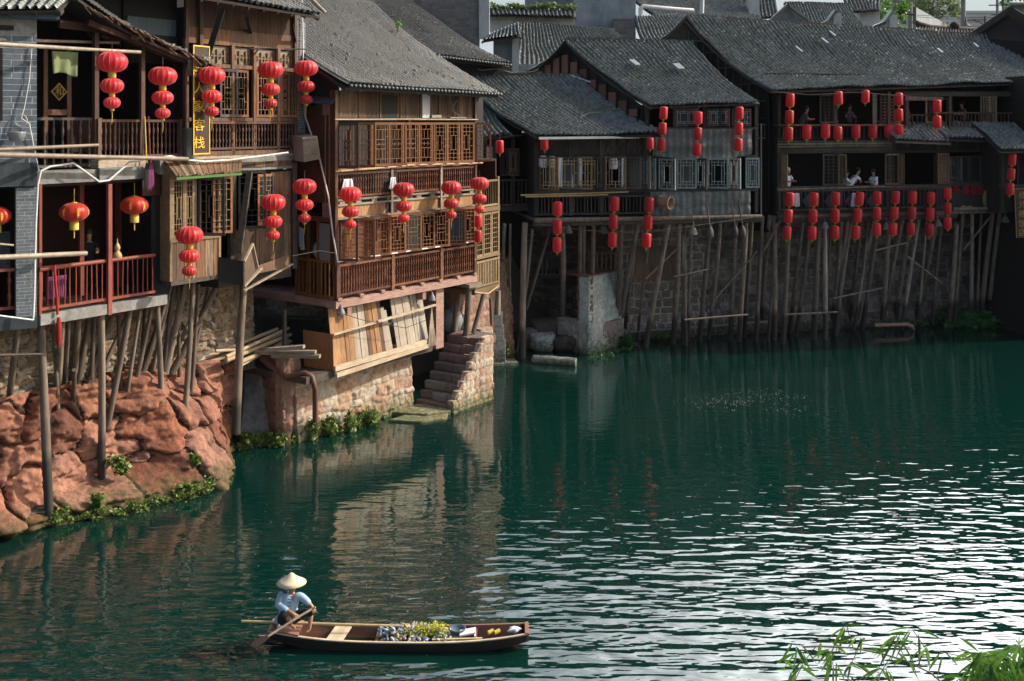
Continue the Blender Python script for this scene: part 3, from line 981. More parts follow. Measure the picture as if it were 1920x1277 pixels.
def oval_proto():
    t = T('balcony_lantern', None, None)
    mb = MB()
    prof = [(.5 * (abs(math.cos(q)) ** .8), .34 * math.sin(q)) for q in [R(x) for x in (-74, -60, -44, -28, -12, 0, 12, 28, 44, 60, 74)]]
    mb.lathe((0, 0, -.34), prof, 64, 0.0, rib=(12, .03, 5))
    mb.build('lantern', MAT['lantern_gloss'], t)
    m2 = MB()
    m2.lathe((0, 0, -.98), [(.16, 0), (.16, .3), (.1, .33)], 12)
    m2.tube([(0, 0, -.95), (0, 0, -1.28)], [.03, .02], 6)
    m2.build('tassel', MAT['yellow'], t)
    m2 = MB()
    for k in range(6):
        a = k * math.pi / 3 + .3
        for q in range(-2, 3):
            el = q * .22
            r = .5 * (math.cos(el) ** .8) + .006
            p = V((math.cos(a) * r, math.sin(a) * r, -.34 + .34 * math.sin(el)))
            tn = V((-math.sin(a), math.cos(a), 0))
            s = .055 if q in (-1, 0, 1) else .03
            mb2 = m2.plate([p - tn * s, p + V((0, 0, -s * .7)), p + tn * s, p + V((0, 0, s * .7))], V((math.cos(a), math.sin(a), 0)) * .008)
    m2.build('gold_pattern', MAT['gold'], t)
    m2 = MB()
    m2.lathe((0, 0, -.03), [(.1, 0), (.1, .05)], 12)
    m2.tube([(0, 0, 0), (0, 0, .5)], .012, 5)
    m2.build('hanging_cord', MAT['yellow'], t)
    return t

def cyl_proto(n):
    t = T('lantern_string', None, None)
    y = 0
    for k in range(n):
        mb = MB()
        H = 1.6
        prof = [(.30, -H), (.42, -H + .05), (.5, -H + .16), (.5, -H * .5), (.5, -.16), (.42, -.05), (.30, 0)]
        mb.lathe((0, 0, y), prof, 40, 0.0, rib=(20, .05, 4))
        mb.build('lantern', MAT['lantern'], t)
        y -= H
        m2 = MB()
        m2.lathe((0, 0, y - .12), [(.16, 0), (.2, .03), (.2, .12)], 10)
        m2.tube([(0, 0, y - .1), (0, 0, y - .38)], [.04, .05], 6)
        m2.build('tassel' if k == n - 1 else 'collar', MAT['yellow'], t)
        y -= .38
    m3 = MB()
    m3.tube([(0, 0, 0), (0, 0, .8)], .03, 5)
    m3.build('hanging_cord', MAT['rail_dark'], t)
    return t

# ---------------------------------------------------------------- leaves
def leaves(mb, c, rad, n, size, flat=.6, droop=.3, aspect=.35):
    c = V(c)
    for i in range(n):
        while True:
            q = V((random.uniform(-1, 1), random.uniform(-1, 1), random.uniform(-1, 1)))
            if q.length < 1: break
        p = c + V((q.x * rad[0], q.y * rad[1], q.z * rad[2]))
        d = V((random.uniform(-1, 1), random.uniform(-1, 1), random.uniform(-droop - .6, .6 - droop))).normalized()
        s = size * random.uniform(.6, 1.3)
        sd_ = d.cross(V((random.uniform(-1, 1), random.uniform(-1, 1), random.uniform(-1, 1)))).normalized() * s * aspect
        mb._add([p, p + d * s * .5 + sd_, p + d * s, p + d * s * .5 - sd_], [(0, 1, 2, 3)])
    return mb

def bush(name, label, cat, spots, mat, n, size, group=None, kind=None, stem=True):
    """spots: (centre, radii); a clump of leaves with stems"""
    base = V(spots[0][0]) - V((0, 0, spots[0][1][2]))
    t = T(name, label, cat, base, group)
    mb = MB()
    tot = sum(r[0] * r[2] for c, r in spots)
    for c, r in spots:
        k = max(6, int(n * r[0] * r[2] / tot))
        for j in range(6):                    # uneven sub-clumps
            cc = V(c) + V((random.uniform(-.6, .6) * r[0], random.uniform(-.6, .6) * r[1], random.uniform(-.5, .6) * r[2]))
            leaves(mb, cc, [x * .5 for x in r], k // 6 + 1, size)
    mb.build('leaves', MAT[mat], t)
    m2 = MB()
    for c, r in spots:
        for j in range(4):
            a = V(c) - V((random.uniform(-.3, .3) * r[0], 0, r[2]))
            m2.tube([a, V(c) + V((random.uniform(-.8, .8) * r[0], random.uniform(-.5, .5) * r[1], random.uniform(0, .8) * r[2]))], [.012, .005], 4)
    m2.build('stems', MAT['stilt'], t)
    return t

def skin_obj(name, pts, edges, radii, mat, parent, sub=2, roots=(0,)):
    org = wloc(parent)
    me = bpy.data.meshes.new(name)
    me.from_pydata([tuple(V(p) - org) for p in pts], edges, [])
    me.update()
    o = bpy.data.objects.new(name, me)
    COL.objects.link(o)
    o.parent = parent
    md = o.modifiers.new('skin', 'SKIN')
    md.use_smooth_shade = True
    lay = me.skin_vertices[0].data if me.skin_vertices else None
    if lay is None:
        me.attributes
    for i, r in enumerate(radii):
        lay[i].radius = (r, r) if not hasattr(r, '__len__') else r
        lay[i].use_root = i in roots
    if sub:
        s = o.modifiers.new('sub', 'SUBSURF')
        s.levels = s.render_levels = sub
    bpy.context.view_layer.update()
    dg = bpy.context.evaluated_depsgraph_get()
    m2 = bpy.data.meshes.new_from_object(o.evaluated_get(dg))
    o.modifiers.clear()
    o.data = m2
    m2.name = name
    m2.materials.clear()
    m2.materials.append(mat)
    at = m2.attributes.new('rnd', 'FLOAT', 'FACE')
    at.data.foreach_set('value', [.5] * len(m2.polygons))
    m2.polygons.foreach_set('use_smooth', [True] * len(m2.polygons))
    return o

# ---------------------------------------------------------------- water, ground
def water():
    m, t, b = nt('river_water')
    out = t.nodes['Material Output']
    b.inputs['Base Color'].default_value = (.001, .019, .0145, 1)
    b.inputs['Roughness'].default_value = .012
    b.inputs['IOR'].default_value = 2.05
    # ripples: long smooth ones in the open river, only faint ones in the lee of the houses
    n_big = noise(t, pos(t, (1.0, 2.9, 1)), 1.0, 1.8, .42)
    n_mid = noise(t, pos(t, (2.1, 5.6, 1)), 1.0, 1.5, .45)
    n_fine = noise(t, pos(t, (7, 15, 1)), 1.0, 2, .5)
    n_p = noise(t, pos(t, (.10, .14, 1)), 1.0, 2, .5)
    g = N(t, 'ShaderNodeNewGeometry')
    sp = N(t, 'ShaderNodeSeparateXYZ')
    t.links.new(g.outputs['Position'], sp.inputs[0])
    def mth(op, a, b=None, c=None):
        n = N(t, 'ShaderNodeMath', operation=op)
        for i, v in enumerate((a, b, c)):
            if v is None: continue
            if hasattr(v, 'links'): t.links.new(v, n.inputs[i])
            else: n.inputs[i].default_value = v
        return n.outputs[0]
    def mr(v, a, b, c, d, smooth=True):
        n = N(t, 'ShaderNodeMapRange')
        if smooth: n.interpolation_type = 'SMOOTHSTEP'
        for i, q in enumerate((a, b, c, d)): n.inputs[i + 1].default_value = q
        t.links.new(v, n.inputs[0])
        return n.outputs[0]
    # distance out into the stream: towards the viewer's right
    st_ = mth('MULTIPLY_ADD', sp.outputs[0], .55, mth('MULTIPLY', sp.outputs[1], -1.0))
    st_ = mth('MULTIPLY_ADD', n_p, 6.0, st_)
    open_ = mr(st_, -29.0, -16.0, 0.0, 1.0)
    big = mth('MULTIPLY', n_big, mth('MULTIPLY_ADD', open_, .66, .06))
    mid = mth('MULTIPLY', n_mid, mth('MULTIPLY_ADD', open_, .12, .035))
    fine = mth('MULTIPLY', n_fine, mth('MULTIPLY_ADD', n_p, .014, .003))
    hgt = mth('ADD', mth('ADD', big, mid), fine)
    bump(t, b, hgt, WATER_B, .118)
    me = mesh_obj('river_water', [(-150, -60, 0), (150, -60, 0), (150, 62, 0), (-150, 62, 0)], [(0, 1, 2, 3)], m)
    me['kind'] = 'structure'
    return me
WATER_B = 1.0
water()

def ground():
    m, t, b = nt('ground_earth')
    n = noise(t, pos(t, (.5, .5, .5)), 1, 6, .7)
    t.links.new(mixc(t, n, (.05, .045, .035), (.13, .12, .09)), b.inputs['Base Color'])
    b.inputs['Roughness'].default_value = .95
    # one sheet: river bed, the bank rising behind the walls, hills beyond
    xs = np.concatenate([np.linspace(-900, -60, 12), np.linspace(-50, 80, 66), np.linspace(100, 900, 12)])
    ys = np.concatenate([np.linspace(-200, 20, 8), np.linspace(26, 90, 60), np.linspace(100, 1400, 30)])
    X, Y = np.meshgrid(xs, ys)
    bx = np.array([-60, -12.5, -9.5, -6.5, -2.5, 3.0, 9.0, 14.0, 27, 60])
    by = np.array([20.0, 29.5, 34.0, 37.0, 43.5, 51.5, 54.0, 55.5, 58.5, 62])
    e = Y - np.interp(X, bx, by)
    Z = np.where(e < 0, -2.5, np.clip(e / 2.5, 0, 1) * 6.0 - 2.5)
    Z = Z + np.clip(e - 2.5, 0, 8) * .15 + np.clip((Y - 300) / 900, 0, 1) ** 1.2 * 60 * (.6 + .5 * fbm(X * .004, Y * .004))
    o = mesh_obj('ground', np.stack([X, Y, Z], -1).reshape(-1, 3), grid_faces(len(ys), len(xs)), m)
    o['kind'] = 'structure'
ground()
def specks():
    mb = MB()
    rs = random.Random(3)
    for i in range(1900):
        if i < 320:
            a, r = rs.choice((.3, 1.4, 2.9, 3.6, 5.2)) + rs.gauss(0, .35), rs.random() ** .8
            x, y = 8.6 + math.cos(a) * r * 2.6 + rs.gauss(0, .4), 38.2 + math.sin(a) * r * 2.2
            s = rs.uniform(.006, .022)
        else:
            y = rs.uniform(20, 44)
            x = rs.uniform(-.25, .45) * y
            s = rs.uniform(.004, .014)
        a = rs.random() * 3.14
        c, d = math.cos(a) * s, math.sin(a) * s
        mb._add([(x - c, y - d, .006), (x + d, y - c, .006), (x + c, y + d, .012), (x - d, y + c, .006)], [(0, 1, 2, 3)], False, rs.random())
    o = mb.build('floating_specks', MAT['specks'], None, (8, 38, 0))
    tag(o, kind='stuff')
MAT['specks'] = M_rnd('pollen_specks', [(0, (.35, .36, .32)), (1, (.6, .6, .55))], bs=0)
specks()
def rock_env(U, Z):
    """how far the rock stands out from the facade plane: a low ledge, then a face leaning back"""
    base = np.interp(U, [-3, .3, 2.2, 3.4, 4.3, 5.0, 6.0, 7.2, 8.0], [.1, .2, .7, 1.05, 1.4, 1.1, .2, -1.0, -2.0])
    t = np.clip(Z / 3.4, 0, 1.1)
    led = np.clip((Z - .25) / .35, 0, 1)
    w = np.clip((U - 2.2) / 1.6, 0, 1)
    ledge = base * (1 - led) + led * (-.45 - .55 * t)
    bulge = base * (1 - t ** .85) - 1.1 * t ** .85
    return ledge * (1 - w) + bulge * w
# ================================================================ LEFT: brick house at the frame edge
L = F((70, 26.5), (560, 33.9))
Zc = lambda py, Y: HC - (py - HY) / FP * Y
BF = F((-60, 25.6), (70, 26.35))                 # brick front, facing the camera
bh = T('brick_house', 'grey brick house with dark openings at the edge of the photo', 'house', BF.pt(BF.L * .5, 4.9, 0))
mb = MB()
mb.fb(BF, -60, 69, 66, 305, -.25, 0, ref=30)     # upper wall
mb.build('upper_wall', MAT['brick_grey'], bh)
mb = MB()
mb.fb(BF, 30, 69, 352, 596, -.35, -.02, ref=50)
mb.build('brick_pier', MAT['brick_small'], bh)
mb = MB()
mb.fb(BF, -60, 70, 305, 350, -.4, .04, ref=30)
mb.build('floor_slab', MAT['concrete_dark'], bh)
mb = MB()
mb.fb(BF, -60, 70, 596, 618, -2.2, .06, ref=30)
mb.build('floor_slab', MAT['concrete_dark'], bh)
mb = MB()
mb.fb(BF, -60, 69, 34, 66, -.25, .01, ref=30)
mb.build('plaster_band', MAT['concrete'], bh)
mb = MB()
mb.fb(BF, -60, 112, 18, 33, -.3, .25, ref=30)
mb.build('eave_board', MAT['tin'], bh)
e0, e1 = BF.p(-80, 18, .45), BF.p(112, 15, .45)
tile_roof(bh, e0, e1, e0 + V((-.2, 2.4, 1.4)), e1 + V((-.2, 2.4, 1.4)), 'tile_blue', seed=5, wav=.03)
mb = MB()
mb.fb(BF, -60, 5, 90, 226, -.02, .03, ref=5)
mb.fb(BF, -60, 26, 47, 56, -.02, .05, ref=5)
o = mb.build('window_opening', MAT['black'], bh)
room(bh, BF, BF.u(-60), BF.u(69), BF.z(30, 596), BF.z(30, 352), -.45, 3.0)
mb = MB()
mb.fb(BF, -60, 29, 435, 510, -1.4, -1.3, ref=5)
mb.build('inner_brick_wall', MAT['brick_small'], bh)
railing(bh, BF, BF.u(-60), BF.u(29), BF.z(10, 585), BF.z(10, 505), -.15, 'rail_red', 'turned', .24, r=.05)
mb = MB()
mb.lathe(BF.p(40, 250, .1) + V((0, -.25, -.2)), [(.05, 0), (.16, .02), (.22, .22), (.225, .24), (.2, .24), (.14, .06), (.03, .05)], 20)
mb.build('light_shade', MAT['glass_pale'], bh)
c0 = BF.p(40, 222, .08)
mb = MB()
mb.tube([BF.p(60, 85, .04), BF.p(55, 150, .05), BF.p(46, 200, .08), c0], .012, 5)
mb.tube([c0 + V((math.sin(a) * .15, -.02, .15 * math.cos(a) - .05)) for a in [i * .5 for i in range(14)]], .012, 5)
mb.tube([c0, BF.p(55, 232, .06), BF.p(62, 268, .05), BF.p(75, 330, .1)], .012, 5)
mb.build('light_cable', MAT['white'], bh)

# ================================================================ LEFT INN
inn = T('riverside_inn', 'tall timber inn with open balconies, standing on stilts above the red rock', 'house', L.pt(L.L * .5, 4.9, 0))
zs0, zs1 = L.z(70, 610), L.z(70, 590)            # lower slab
u70, u300, u318, u410, u435, u560 = [L.u(p) for p in (71, 300, 318, 410, 435, 560)]
mb = MB()
mb.ub(L, u70, u300 + .15, zs0, zs1, -3.2, .12)
mb.build('balcony_slab', MAT['concrete'], inn)
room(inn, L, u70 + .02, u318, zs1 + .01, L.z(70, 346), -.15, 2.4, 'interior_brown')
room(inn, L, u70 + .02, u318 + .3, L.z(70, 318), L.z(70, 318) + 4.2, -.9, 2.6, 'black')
railing(inn, L, u70, L.u(288), zs1 + .06, L.z(72, 501), .04, 'rail_red', 'stick', .155, log=True)
mb = MB()
mb.ub(L, L.u(197), L.u(204), zs0 - .02, L.z(200, 345), .05, .15)
mb.build('balcony_post', MAT['rail_red'], inn)
mb = MB()
mb.ub(L, u70, u70 + .07, zs1, L.z(72, 345), .0, .07)
mb.build('balcony_post', MAT['rail_red'], inn)
mb = MB()
mb.ub(L, L.u(150, -1.2), L.u(158, -1.2), zs1, 8.4, -1.3, -1.2)
mb.ub(L, L.u(220, -1.6), L.u(228, -1.6), zs1, 8.4, -1.7, -1.6)
mb.build('inner_post', MAT['rail_red'], inn)
boards(inn, L, L.u(288), L.u(319), zs1, L.z(288, 368), -.12, 'black', .22, name='shutter_wall')
boards(inn, L, L.u(268), L.u(319), L.z(268, 368), L.z(268, 325), -.05, 'interior_brown', .3, name='beam_boards')
# concrete lintel and brick strip
zl0, zl1, zl2 = L.z(72, 346), L.z(72, 322), L.z(185, 300)
mb = MB()
mb.ub(L, u70, L.u(183), zl0, zl1, -.6, -.02)
mb.ub(L, L.u(183) + .01, L.u(272), zl0 + .02, zl1 + .03, -.6, .08)
mb.ub(L, L.u(300, .1), L.u(548, .1), L.z(385, 323), L.z(385, 298), -.5, .1)
mb.build('concrete_lintel', MAT['concrete'], inn)
mb = MB()
mb.ub(L, L.u(183), L.u(272), zl1 + .035, zl2, -.3, .04)
mb.ub(L, L.u(350), L.u(548), L.z(385, 298) + .004, L.z(385, 288), -.3, .04)
mb.build('brick_course', MAT['brick_pale'], inn)
# upper balcony
zu0, zu1 = zl2 + .01, L.z(185, 224)
railing(inn, L, L.u(184), L.u(336), zu0, zu1, .02, 'rail_brown', 'turned', .13, posts=2, r=.036)
railing(inn, L, u70, L.u(184, -.9), L.z(72, 322) + .02, zu1 + .05, -.75, 'rail_dark', 'turned', .24, r=.05)
mb = MB()
for px in (181, 268, 350):
    mb.ub(L, L.u(px) - .06, L.u(px) + .06, zu0, 12.4, -.1, .02)
mb.ub(L, L.u(350) - .02, L.u(350) + .08, 12.4, 14.6, -.1, .0)
mb.build('balcony_post', MAT['rail_brown'], inn)
mb = MB()
mb.ub(L, L.u(82, -1.2), L.u(90, -1.2), zu0 - .3, 12.0, -1.28, -1.2)
mb.ub(L, L.u(126, -1.2), L.u(134, -1.2), zu0 - .3, 12.0, -1.28, -1.2)
mb.ub(L, L.u(90, -1.2), L.u(126, -1.2), 10.2, 10.35, -1.27, -1.21)
mb.build('door_frame', MAT['red_wood'], inn)
boards(inn, L, L.u(185), L.u(345, -1.5), 9.2, 10.1, -1.5, 'interior_brown', .4, name='door_panel')
mb = MB()
for a in range(4):
    for b in range(3):
        pass
casement(inn, L.pt(L.u(272, -1.4), 10.15, -1.4), L.d3, 1.0, 1.1, 'interior_brown', 'rail_dark', 0, 'inner_window', glass='glass_pale')
# diamond plaque on the door
pc = L.pt(L.u(110, -1.15), L.z(110, 172, -1.15), -1.15)
mb = MB()
s = .24
mb.plate([pc - L.d3 * s, pc - V((0, 0, s)), pc + L.d3 * s, pc + V((0, 0, s))], L.n3 * .03)
dp = mb.build('diamond_plaque', MAT['gold_dim'], inn)
mb = MB()
s = .19
mb.plate([pc - L.d3 * s + L.n3 * .032, pc - V((0, 0, s)) + L.n3 * .032, pc + L.d3 * s + L.n3 * .032, pc + V((0, 0, s)) + L.n3 * .032], L.n3 * .006)
mb.build('plaque_face', MAT['interior_brown'], dp)
text_mesh(dp, '和', pc + L.n3 * .05, L.d3, (0, 0, 1), .27, 'gold_dim')
# stub pillar
mb = MB()
mb.ub(L, L.u(344), L.u(361), L.z(350, 300), L.z(350, 240), -.2, .15)
mb.build('stub_pillar', MAT['concrete'], inn)
# tattered canopy over the upper balcony: falls along the facade
for (a, b, c) in (((150, -8), (262, 64), 11), ((262, 62), (392, 116), 12)):
    q0, q1 = L.p(a[0], a[1], .55), L.p(b[0], b[1], .55)
    tile_roof(inn, q1, q1 - L.n3 * 1.9 + V((0, 0, .15)), q0, q0 - L.n3 * 1.9 + V((0, 0, .15)), 'tile', .2, .11, 'canopy_roof', .04, .06, seed=c, loose=.25)
mb = MB()
mb.beam(L.p(165, 42, .4), L.p(385, 128, .4), .1, .14)
mb.beam(L.p(110, 45, .1), L.p(240, 60, .1), .1, .2)
mb.build('canopy_beam', MAT['interior_brown'], inn)
mb = MB()
rs = random.Random(9)
for i in range(34):
    t = i / 33
    a = L.p(158, 12, .6).lerp(L.p(392, 118, .6), t) + V((0, 0, rs.uniform(-.03, .05)))
    ln = rs.uniform(.12, .5)
    d = (L.d3 * rs.uniform(.5, 1.1) + L.n3 * rs.uniform(-.1, .5) + V((0, 0, rs.uniform(-.9, -.2)))).normalized()
    mb.beam(a, a + d * ln, rs.uniform(.08, .2), .02, (0, 0, 1))
mb.build('torn_bark', MAT['board_old'], inn)
mb = MB()
mb.plate([L.p(352, 112, .55), L.p(392, 128, .5), L.p(378, 150, .2), L.p(352, 140, .1)], (0, 0, .02))
mb.build('tin_flap', MAT['grey_metal'], inn)
# wall above the balcony
mb = MB()
mb.ub(L, u70 - .1, L.u(352), L.z(80, 30), L.z(80, -60), -.6, -.5)
mb.ub(L, L.u(250), L.u(350), L.z(250, 115), L.z(250, -60), -.5, -.42)
mb.build('upper_wall', MAT['black'], inn)
boards(inn, L, L.u(255), L.u(346), L.z(255, 60), L.z(255, 28), -.4, 'tin', .5, name='blue_panel')
# upper right: boards, transoms, windows, balustrade
zt = L.z(385, -30)
boards(inn, L, L.u(352), L.u(556), L.z(385, 82), L.z(385, 52), -.06, 'board_old', 1.4, name='fascia_boards')
boards(inn, L, L.u(352), L.u(556), L.z(385, 52) + .005, zt, -.09, 'board_brown', .5, name='board_wall')
zw0, zw1 = L.z(385, 222), L.z(385, 122)
ztr = L.z(385, 84)
for a, b in ((380, 434), (436, 474), (478, 520), (522, 552)):
    ua, ub_ = L.u(a), L.u(b)
    tr = MB()
    tr.ub(L, ua, ub_, zw1, ztr, -.13, -.11)
    o = tr.build('transom', MAT['beam'], inn)
    k = MB()
    n = max(3, int((ub_ - ua) / .13))
    for i in range(n):
        x = ua + (i + .5) * (ub_ - ua) / n
        k.ub(L, x - .025, x + .025, zw1 + .1 + (.12 if i % 2 else 0), ztr - .1 - (.12 if i % 2 else 0), -.105, -.06, .1)
    k.ub(L, ua, ub_, zw1 + .27, zw1 + .30, -.10, -.07)
    k.ub(L, ua, ub_, ztr - .30, ztr - .27, -.10, -.07)
    k.build('fretwork', MAT['lattice_tan'], o)
mb = MB()
for px in (376, 435, 476, 521, 553):
    mb.ub(L, L.u(px) - .055, L.u(px) + .055, L.z(385, 292), zt if px in (376, 553) else ztr + .05, -.05, .06)
mb.ub(L, L.u(352), L.u(556), zw1 - .06, zw1 + .05, -.04, .03)
mb.ub(L, L.u(352), L.u(556), zw0 - .08, zw0 + .02, -.04, .04)
mb.ub(L, L.u(352), L.u(556), L.z(385, 292), L.z(385, 284), -.04, .06)
mb.build('timber_frame', MAT['board_old'], inn)
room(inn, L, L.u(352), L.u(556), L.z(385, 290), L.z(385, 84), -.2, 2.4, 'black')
wh = zw1 - zw0 - .12
for (px, w, ang, pt_) in ((412, .62, 8, 0), (438, .6, -4, 0), (481, .62, 6, 0), (504, .45, 3, 0), (526, .3, 20, 0), (540, .34, 40, 1)):
    a = R(ang)
    dr = L.d3 * math.cos(a) + L.n3 * math.sin(a)
    casement(inn, L.pt(L.u(px), zw0 + .04, .0), dr, w, wh, 'window_wood' if ang != 8 else 'rail_dark', 'lattice_tan', pt_)
railing(inn, L, L.u(380), L.u(553), L.z(385, 284) + .01, zw0 - .09, .05, 'rail_brown', 'turned', .125, posts=0, r=.04)
# brick corner strip and top eave
mb = MB()
mb.ub(L, L.u(557), L.u(575), L.z(557, 250), L.z(557, 40), -.5, -.05)
mb.build('brick_corner', MAT['brick_small'], inn)
E0, E1 = L.p(250, -62, 1.0), L.p(602, 28, 1.0)
E0.z = E1.z + .25
inl = -L.n3
tile_roof(inn, E0, E1, E0 + inl * 5 + V((0, 0, 2.8)), E1 + inl * 5 + V((0, 0, 2.8)), 'tile', .22, .12, seed=21, loose=.06)
mb = MB()
mb.tube([L.p(578, -8, .5), L.p(596, 10, .85), L.p(610, 24, 1.0)], .06, 8)
mb.build('verge_pole', MAT['bamboo'], inn)
mb = MB()
mb.beam(L.p(385, 118, .35), L.p(417, 18, .7), .13, .16)
mb.build('eave_brace', MAT['black'], inn)
mb = MB()
mb.beam(L.p(555, 80, 0), L.p(548, 45, .55), .06, .08)
mb.build('eave_brace', MAT['black'], inn)
mb = MB()
mb.beam(L.p(470, 60, 0), L.p(463, 35, .55), .1, .12)
mb.build('eave_brace', MAT['black'], inn)
mb = MB()
for a, b in (((470, 92), (516, 90)), ((470, 110), (485, 92)), ((533, 92), (575, 92)), ((536, 108), (548, 93))):
    mb.tube([L.p(a[0], a[1], .1), L.p(b[0], b[1], .5)], .02, 5)
mb.build('lantern_bracket', MAT['rail_dark'], inn)
# lower bay with lattice windows
zb0, zb1 = L.z(320, 528, .3), L.z(320, 330, .3)
zwb = L.z(320, 452, .3)
boards(inn, L, L.u(319, .3), L.u(410, .3), zb0, zwb, .27, 'board_old', .24, name='bay_boards', gap=.015)
mb = MB()
mb.ub(L, L.u(319, .3), L.u(412, .3), zb0 - .12, zb0, -.4, .34)
mb.build('bay_floor', MAT['beam_dark'], inn)
mb = MB()
mb.ub(L, L.u(319, .3) - .03, L.u(319, .3) + .05, zb0, zb1 + .3, -.3, .33)
for px in (362, 411):
    mb.ub(L, L.u(px, .3) - .04, L.u(px, .3) + .04, zb0, zb1, .22, .33)
mb.ub(L, L.u(319, .3), L.u(434, .3), zb1 - .06, zb1 + .12, .2, .35)
mb.ub(L, L.u(319, .3), L.u(412, .3), zwb - .05, zwb + .05, .2, .34)
mb.build('bay_frame', MAT['lattice_tan'], inn)
boards(inn, L, L.u(319, .3), L.u(548, .1), zb1 + .13, L.z(320, 310, .3), .1, 'board_brown', .35, name='header_boards')
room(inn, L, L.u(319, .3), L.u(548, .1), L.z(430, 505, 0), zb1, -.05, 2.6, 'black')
hh = zb1 - zwb - .14
for px, w, ang, fmm, lm in ((322, .48, 0, 'lattice_tan', 'lattice_tan'), (342, .48, 0, 'lattice_tan', 'lattice_tan'), (372, .75, 55, 'rail_dark', 'lattice_dark'), (399, .62, 12, 'window_wood', 'lattice_tan')):
    a = R(ang)
    casement(inn, L.pt(L.u(px, .3), zwb + .06, .3), L.d3 * math.cos(a) + L.n3 * math.sin(a), w, hh, fmm, lm, 1)
# wall right of the bay
boards(inn, L, L.u(433), L.u(480), L.z(440, 520), L.z(440, 432), -.02, 'board_brown', .22, name='board_wall')
boards(inn, L, L.u(480), L.u(548), L.z(440, 520), L.z(440, 432), -.02, 'board_old', .2, name='board_wall')
boards(inn, L, L.u(508), L.u(548), L.z(440, 432) + .003, L.z(440, 326), -.02, 'board_old', .2, name='board_wall')
casement(inn, L.pt(L.u(446), L.z(440, 430), .02), L.d3 * .8 + L.n3 * .6, .8, 1.75, 'rail_dark', 'lattice_dark', 1)
casement(inn, L.pt(L.u(482), L.z(440, 430), .02), L.d3, .72, 1.6, 'window_wood', 'lattice_tan', 1, glass='glass')
mb = MB()
mb.ub(L, L.u(432) - .1, L.u(432) + .12, L.z(440, 520), zb1 + .2, -.02, .12)
mb.beam(L.p(468, 322, .35), L.p(448, 475, .35), .16, .16)
mb.ub(L, L.u(509), L.u(513), L.z(440, 430), L.z(440, 330), .01, .05)
mb.ub(L, L.u(545), L.u(553), L.z(440, 520), L.z(440, 310), -.1, .1)
mb.build('timber_post', MAT['beam_dark'], inn)
mb = MB()
mb.ub(L, L.u(412, .1), L.u(548, .1), L.z(440, 535), L.z(440, 520), -2.6, .05)
mb.build('floor_beam', MAT['beam_dark'], inn)
# plank lean-to over the bay
mb = MB()
A0, A1 = L.p(330, 331, .75), L.p(452, 322, .75)
B0, B1 = L.p(308, 302, .1), L.p(455, 300, .1)
n = 22
for i in range(n):
    s0, s1 = i / n, (i + .92) / n
    j = random.uniform(-.06, .06)
    a, b = A0.lerp(A1, s0), A0.lerp(A1, s1)
    c, d = B0.lerp(B1, s0), B0.lerp(B1, s1)
    ex = (a - c).normalized() * j
    mb.plate([a + ex, b + ex, d, c], (0, 0, .03 + .015 * (i % 2)))
mb.build('lean_to_roof', MAT['board_old'], inn)
mb = MB()
mb.beam(A0 - V((0, 0, .06)), A1 - V((0, 0, .06)), .07, .07)
mb.build('lean_to_rail', MAT['leaf_dark'], inn)
# inn stilts; their feet stand on the rock
mb = MB()
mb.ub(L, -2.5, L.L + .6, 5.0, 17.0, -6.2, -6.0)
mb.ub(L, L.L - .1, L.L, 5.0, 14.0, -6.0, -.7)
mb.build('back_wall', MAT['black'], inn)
ST = [((33, 621), (2, 935), .2, .09), ((77, 618), (93, 985), .25, .115), ((115, 612), (98, 908), .0, .10), ((146, 607), (121, 900), -.1, .11), ((139, 700), (133, 893), .0, .07),
      ((165, 604), (146, 722), -.7, .09), ((207, 598), (162, 728), -.5, .085), ((190, 598), (190, 935), .15, .105), ((243, 585), (199, 808), .1, .09), ((273, 583), (266, 700), -.6, .08),
      ((303, 590), (257, 727), -.3, .095), ((295, 570), (304, 770), .0, .085), ((326, 540), (308, 694), -.4, .085), ((349, 530), (311, 694), -.2, .10), ((405, 540), (325, 694), .0, .10),
      ((362, 530), (347, 780), .1, .085), ((372, 540), (360, 728), -.2, .06), ((457, 540), (443, 803), .1, .125), ((322, 530), (262, 724), -.2, .07), ((100, 615), (108, 760), -.5, .06), ((128, 612), (111, 905), -.05, .06), ((176, 600), (170, 745), -.6, .07), ((222, 595), (228, 735), -.6, .06), ((238, 590), (180, 720), -.6, .07), ((262, 588), (236, 760), -.2, .055), ((316, 560), (285, 705), -.4, .06), ((390, 545), (352, 720), -.3, .07), ((334, 540), (336, 700), -.3, .055), ((283, 585), (248, 745), -.1, .07), ((378, 555), (314, 690), -.6, .06)]
for (a, b, off, r) in ST:
    mb = MB()
    p0, p1 = L.p(a[0], a[1], min(off, 0) - .15), L.p(b[0], b[1], off + .05)
    oo = off
    if b[0] < 440:
        for _ in range(6):
            u_, z_ = L.uz(b[0], b[1], oo)
            oo = max(-1.0, float(rock_env(np.array([u_]), np.array([z_]))[0]) + .05)
        p1 = L.p(b[0], b[1], oo)
    if b[1] > 880:
        q = PW(b[0], b[1])
        p1 = q
    dd = (p1 - p0)
    mb.pole(p0 - dd * .03, p1 + dd * .04, r * .82, r * 1.05, 9, .015)
    mb.build('stilt', MAT['stilt_warm'], inn)
mb = MB()
mb.pole(L.p(-10, 666, .4), L.p(80, 664, .4), .035, .03, 6, .01)
mb.build('cross_pole', MAT['stilt'], inn)

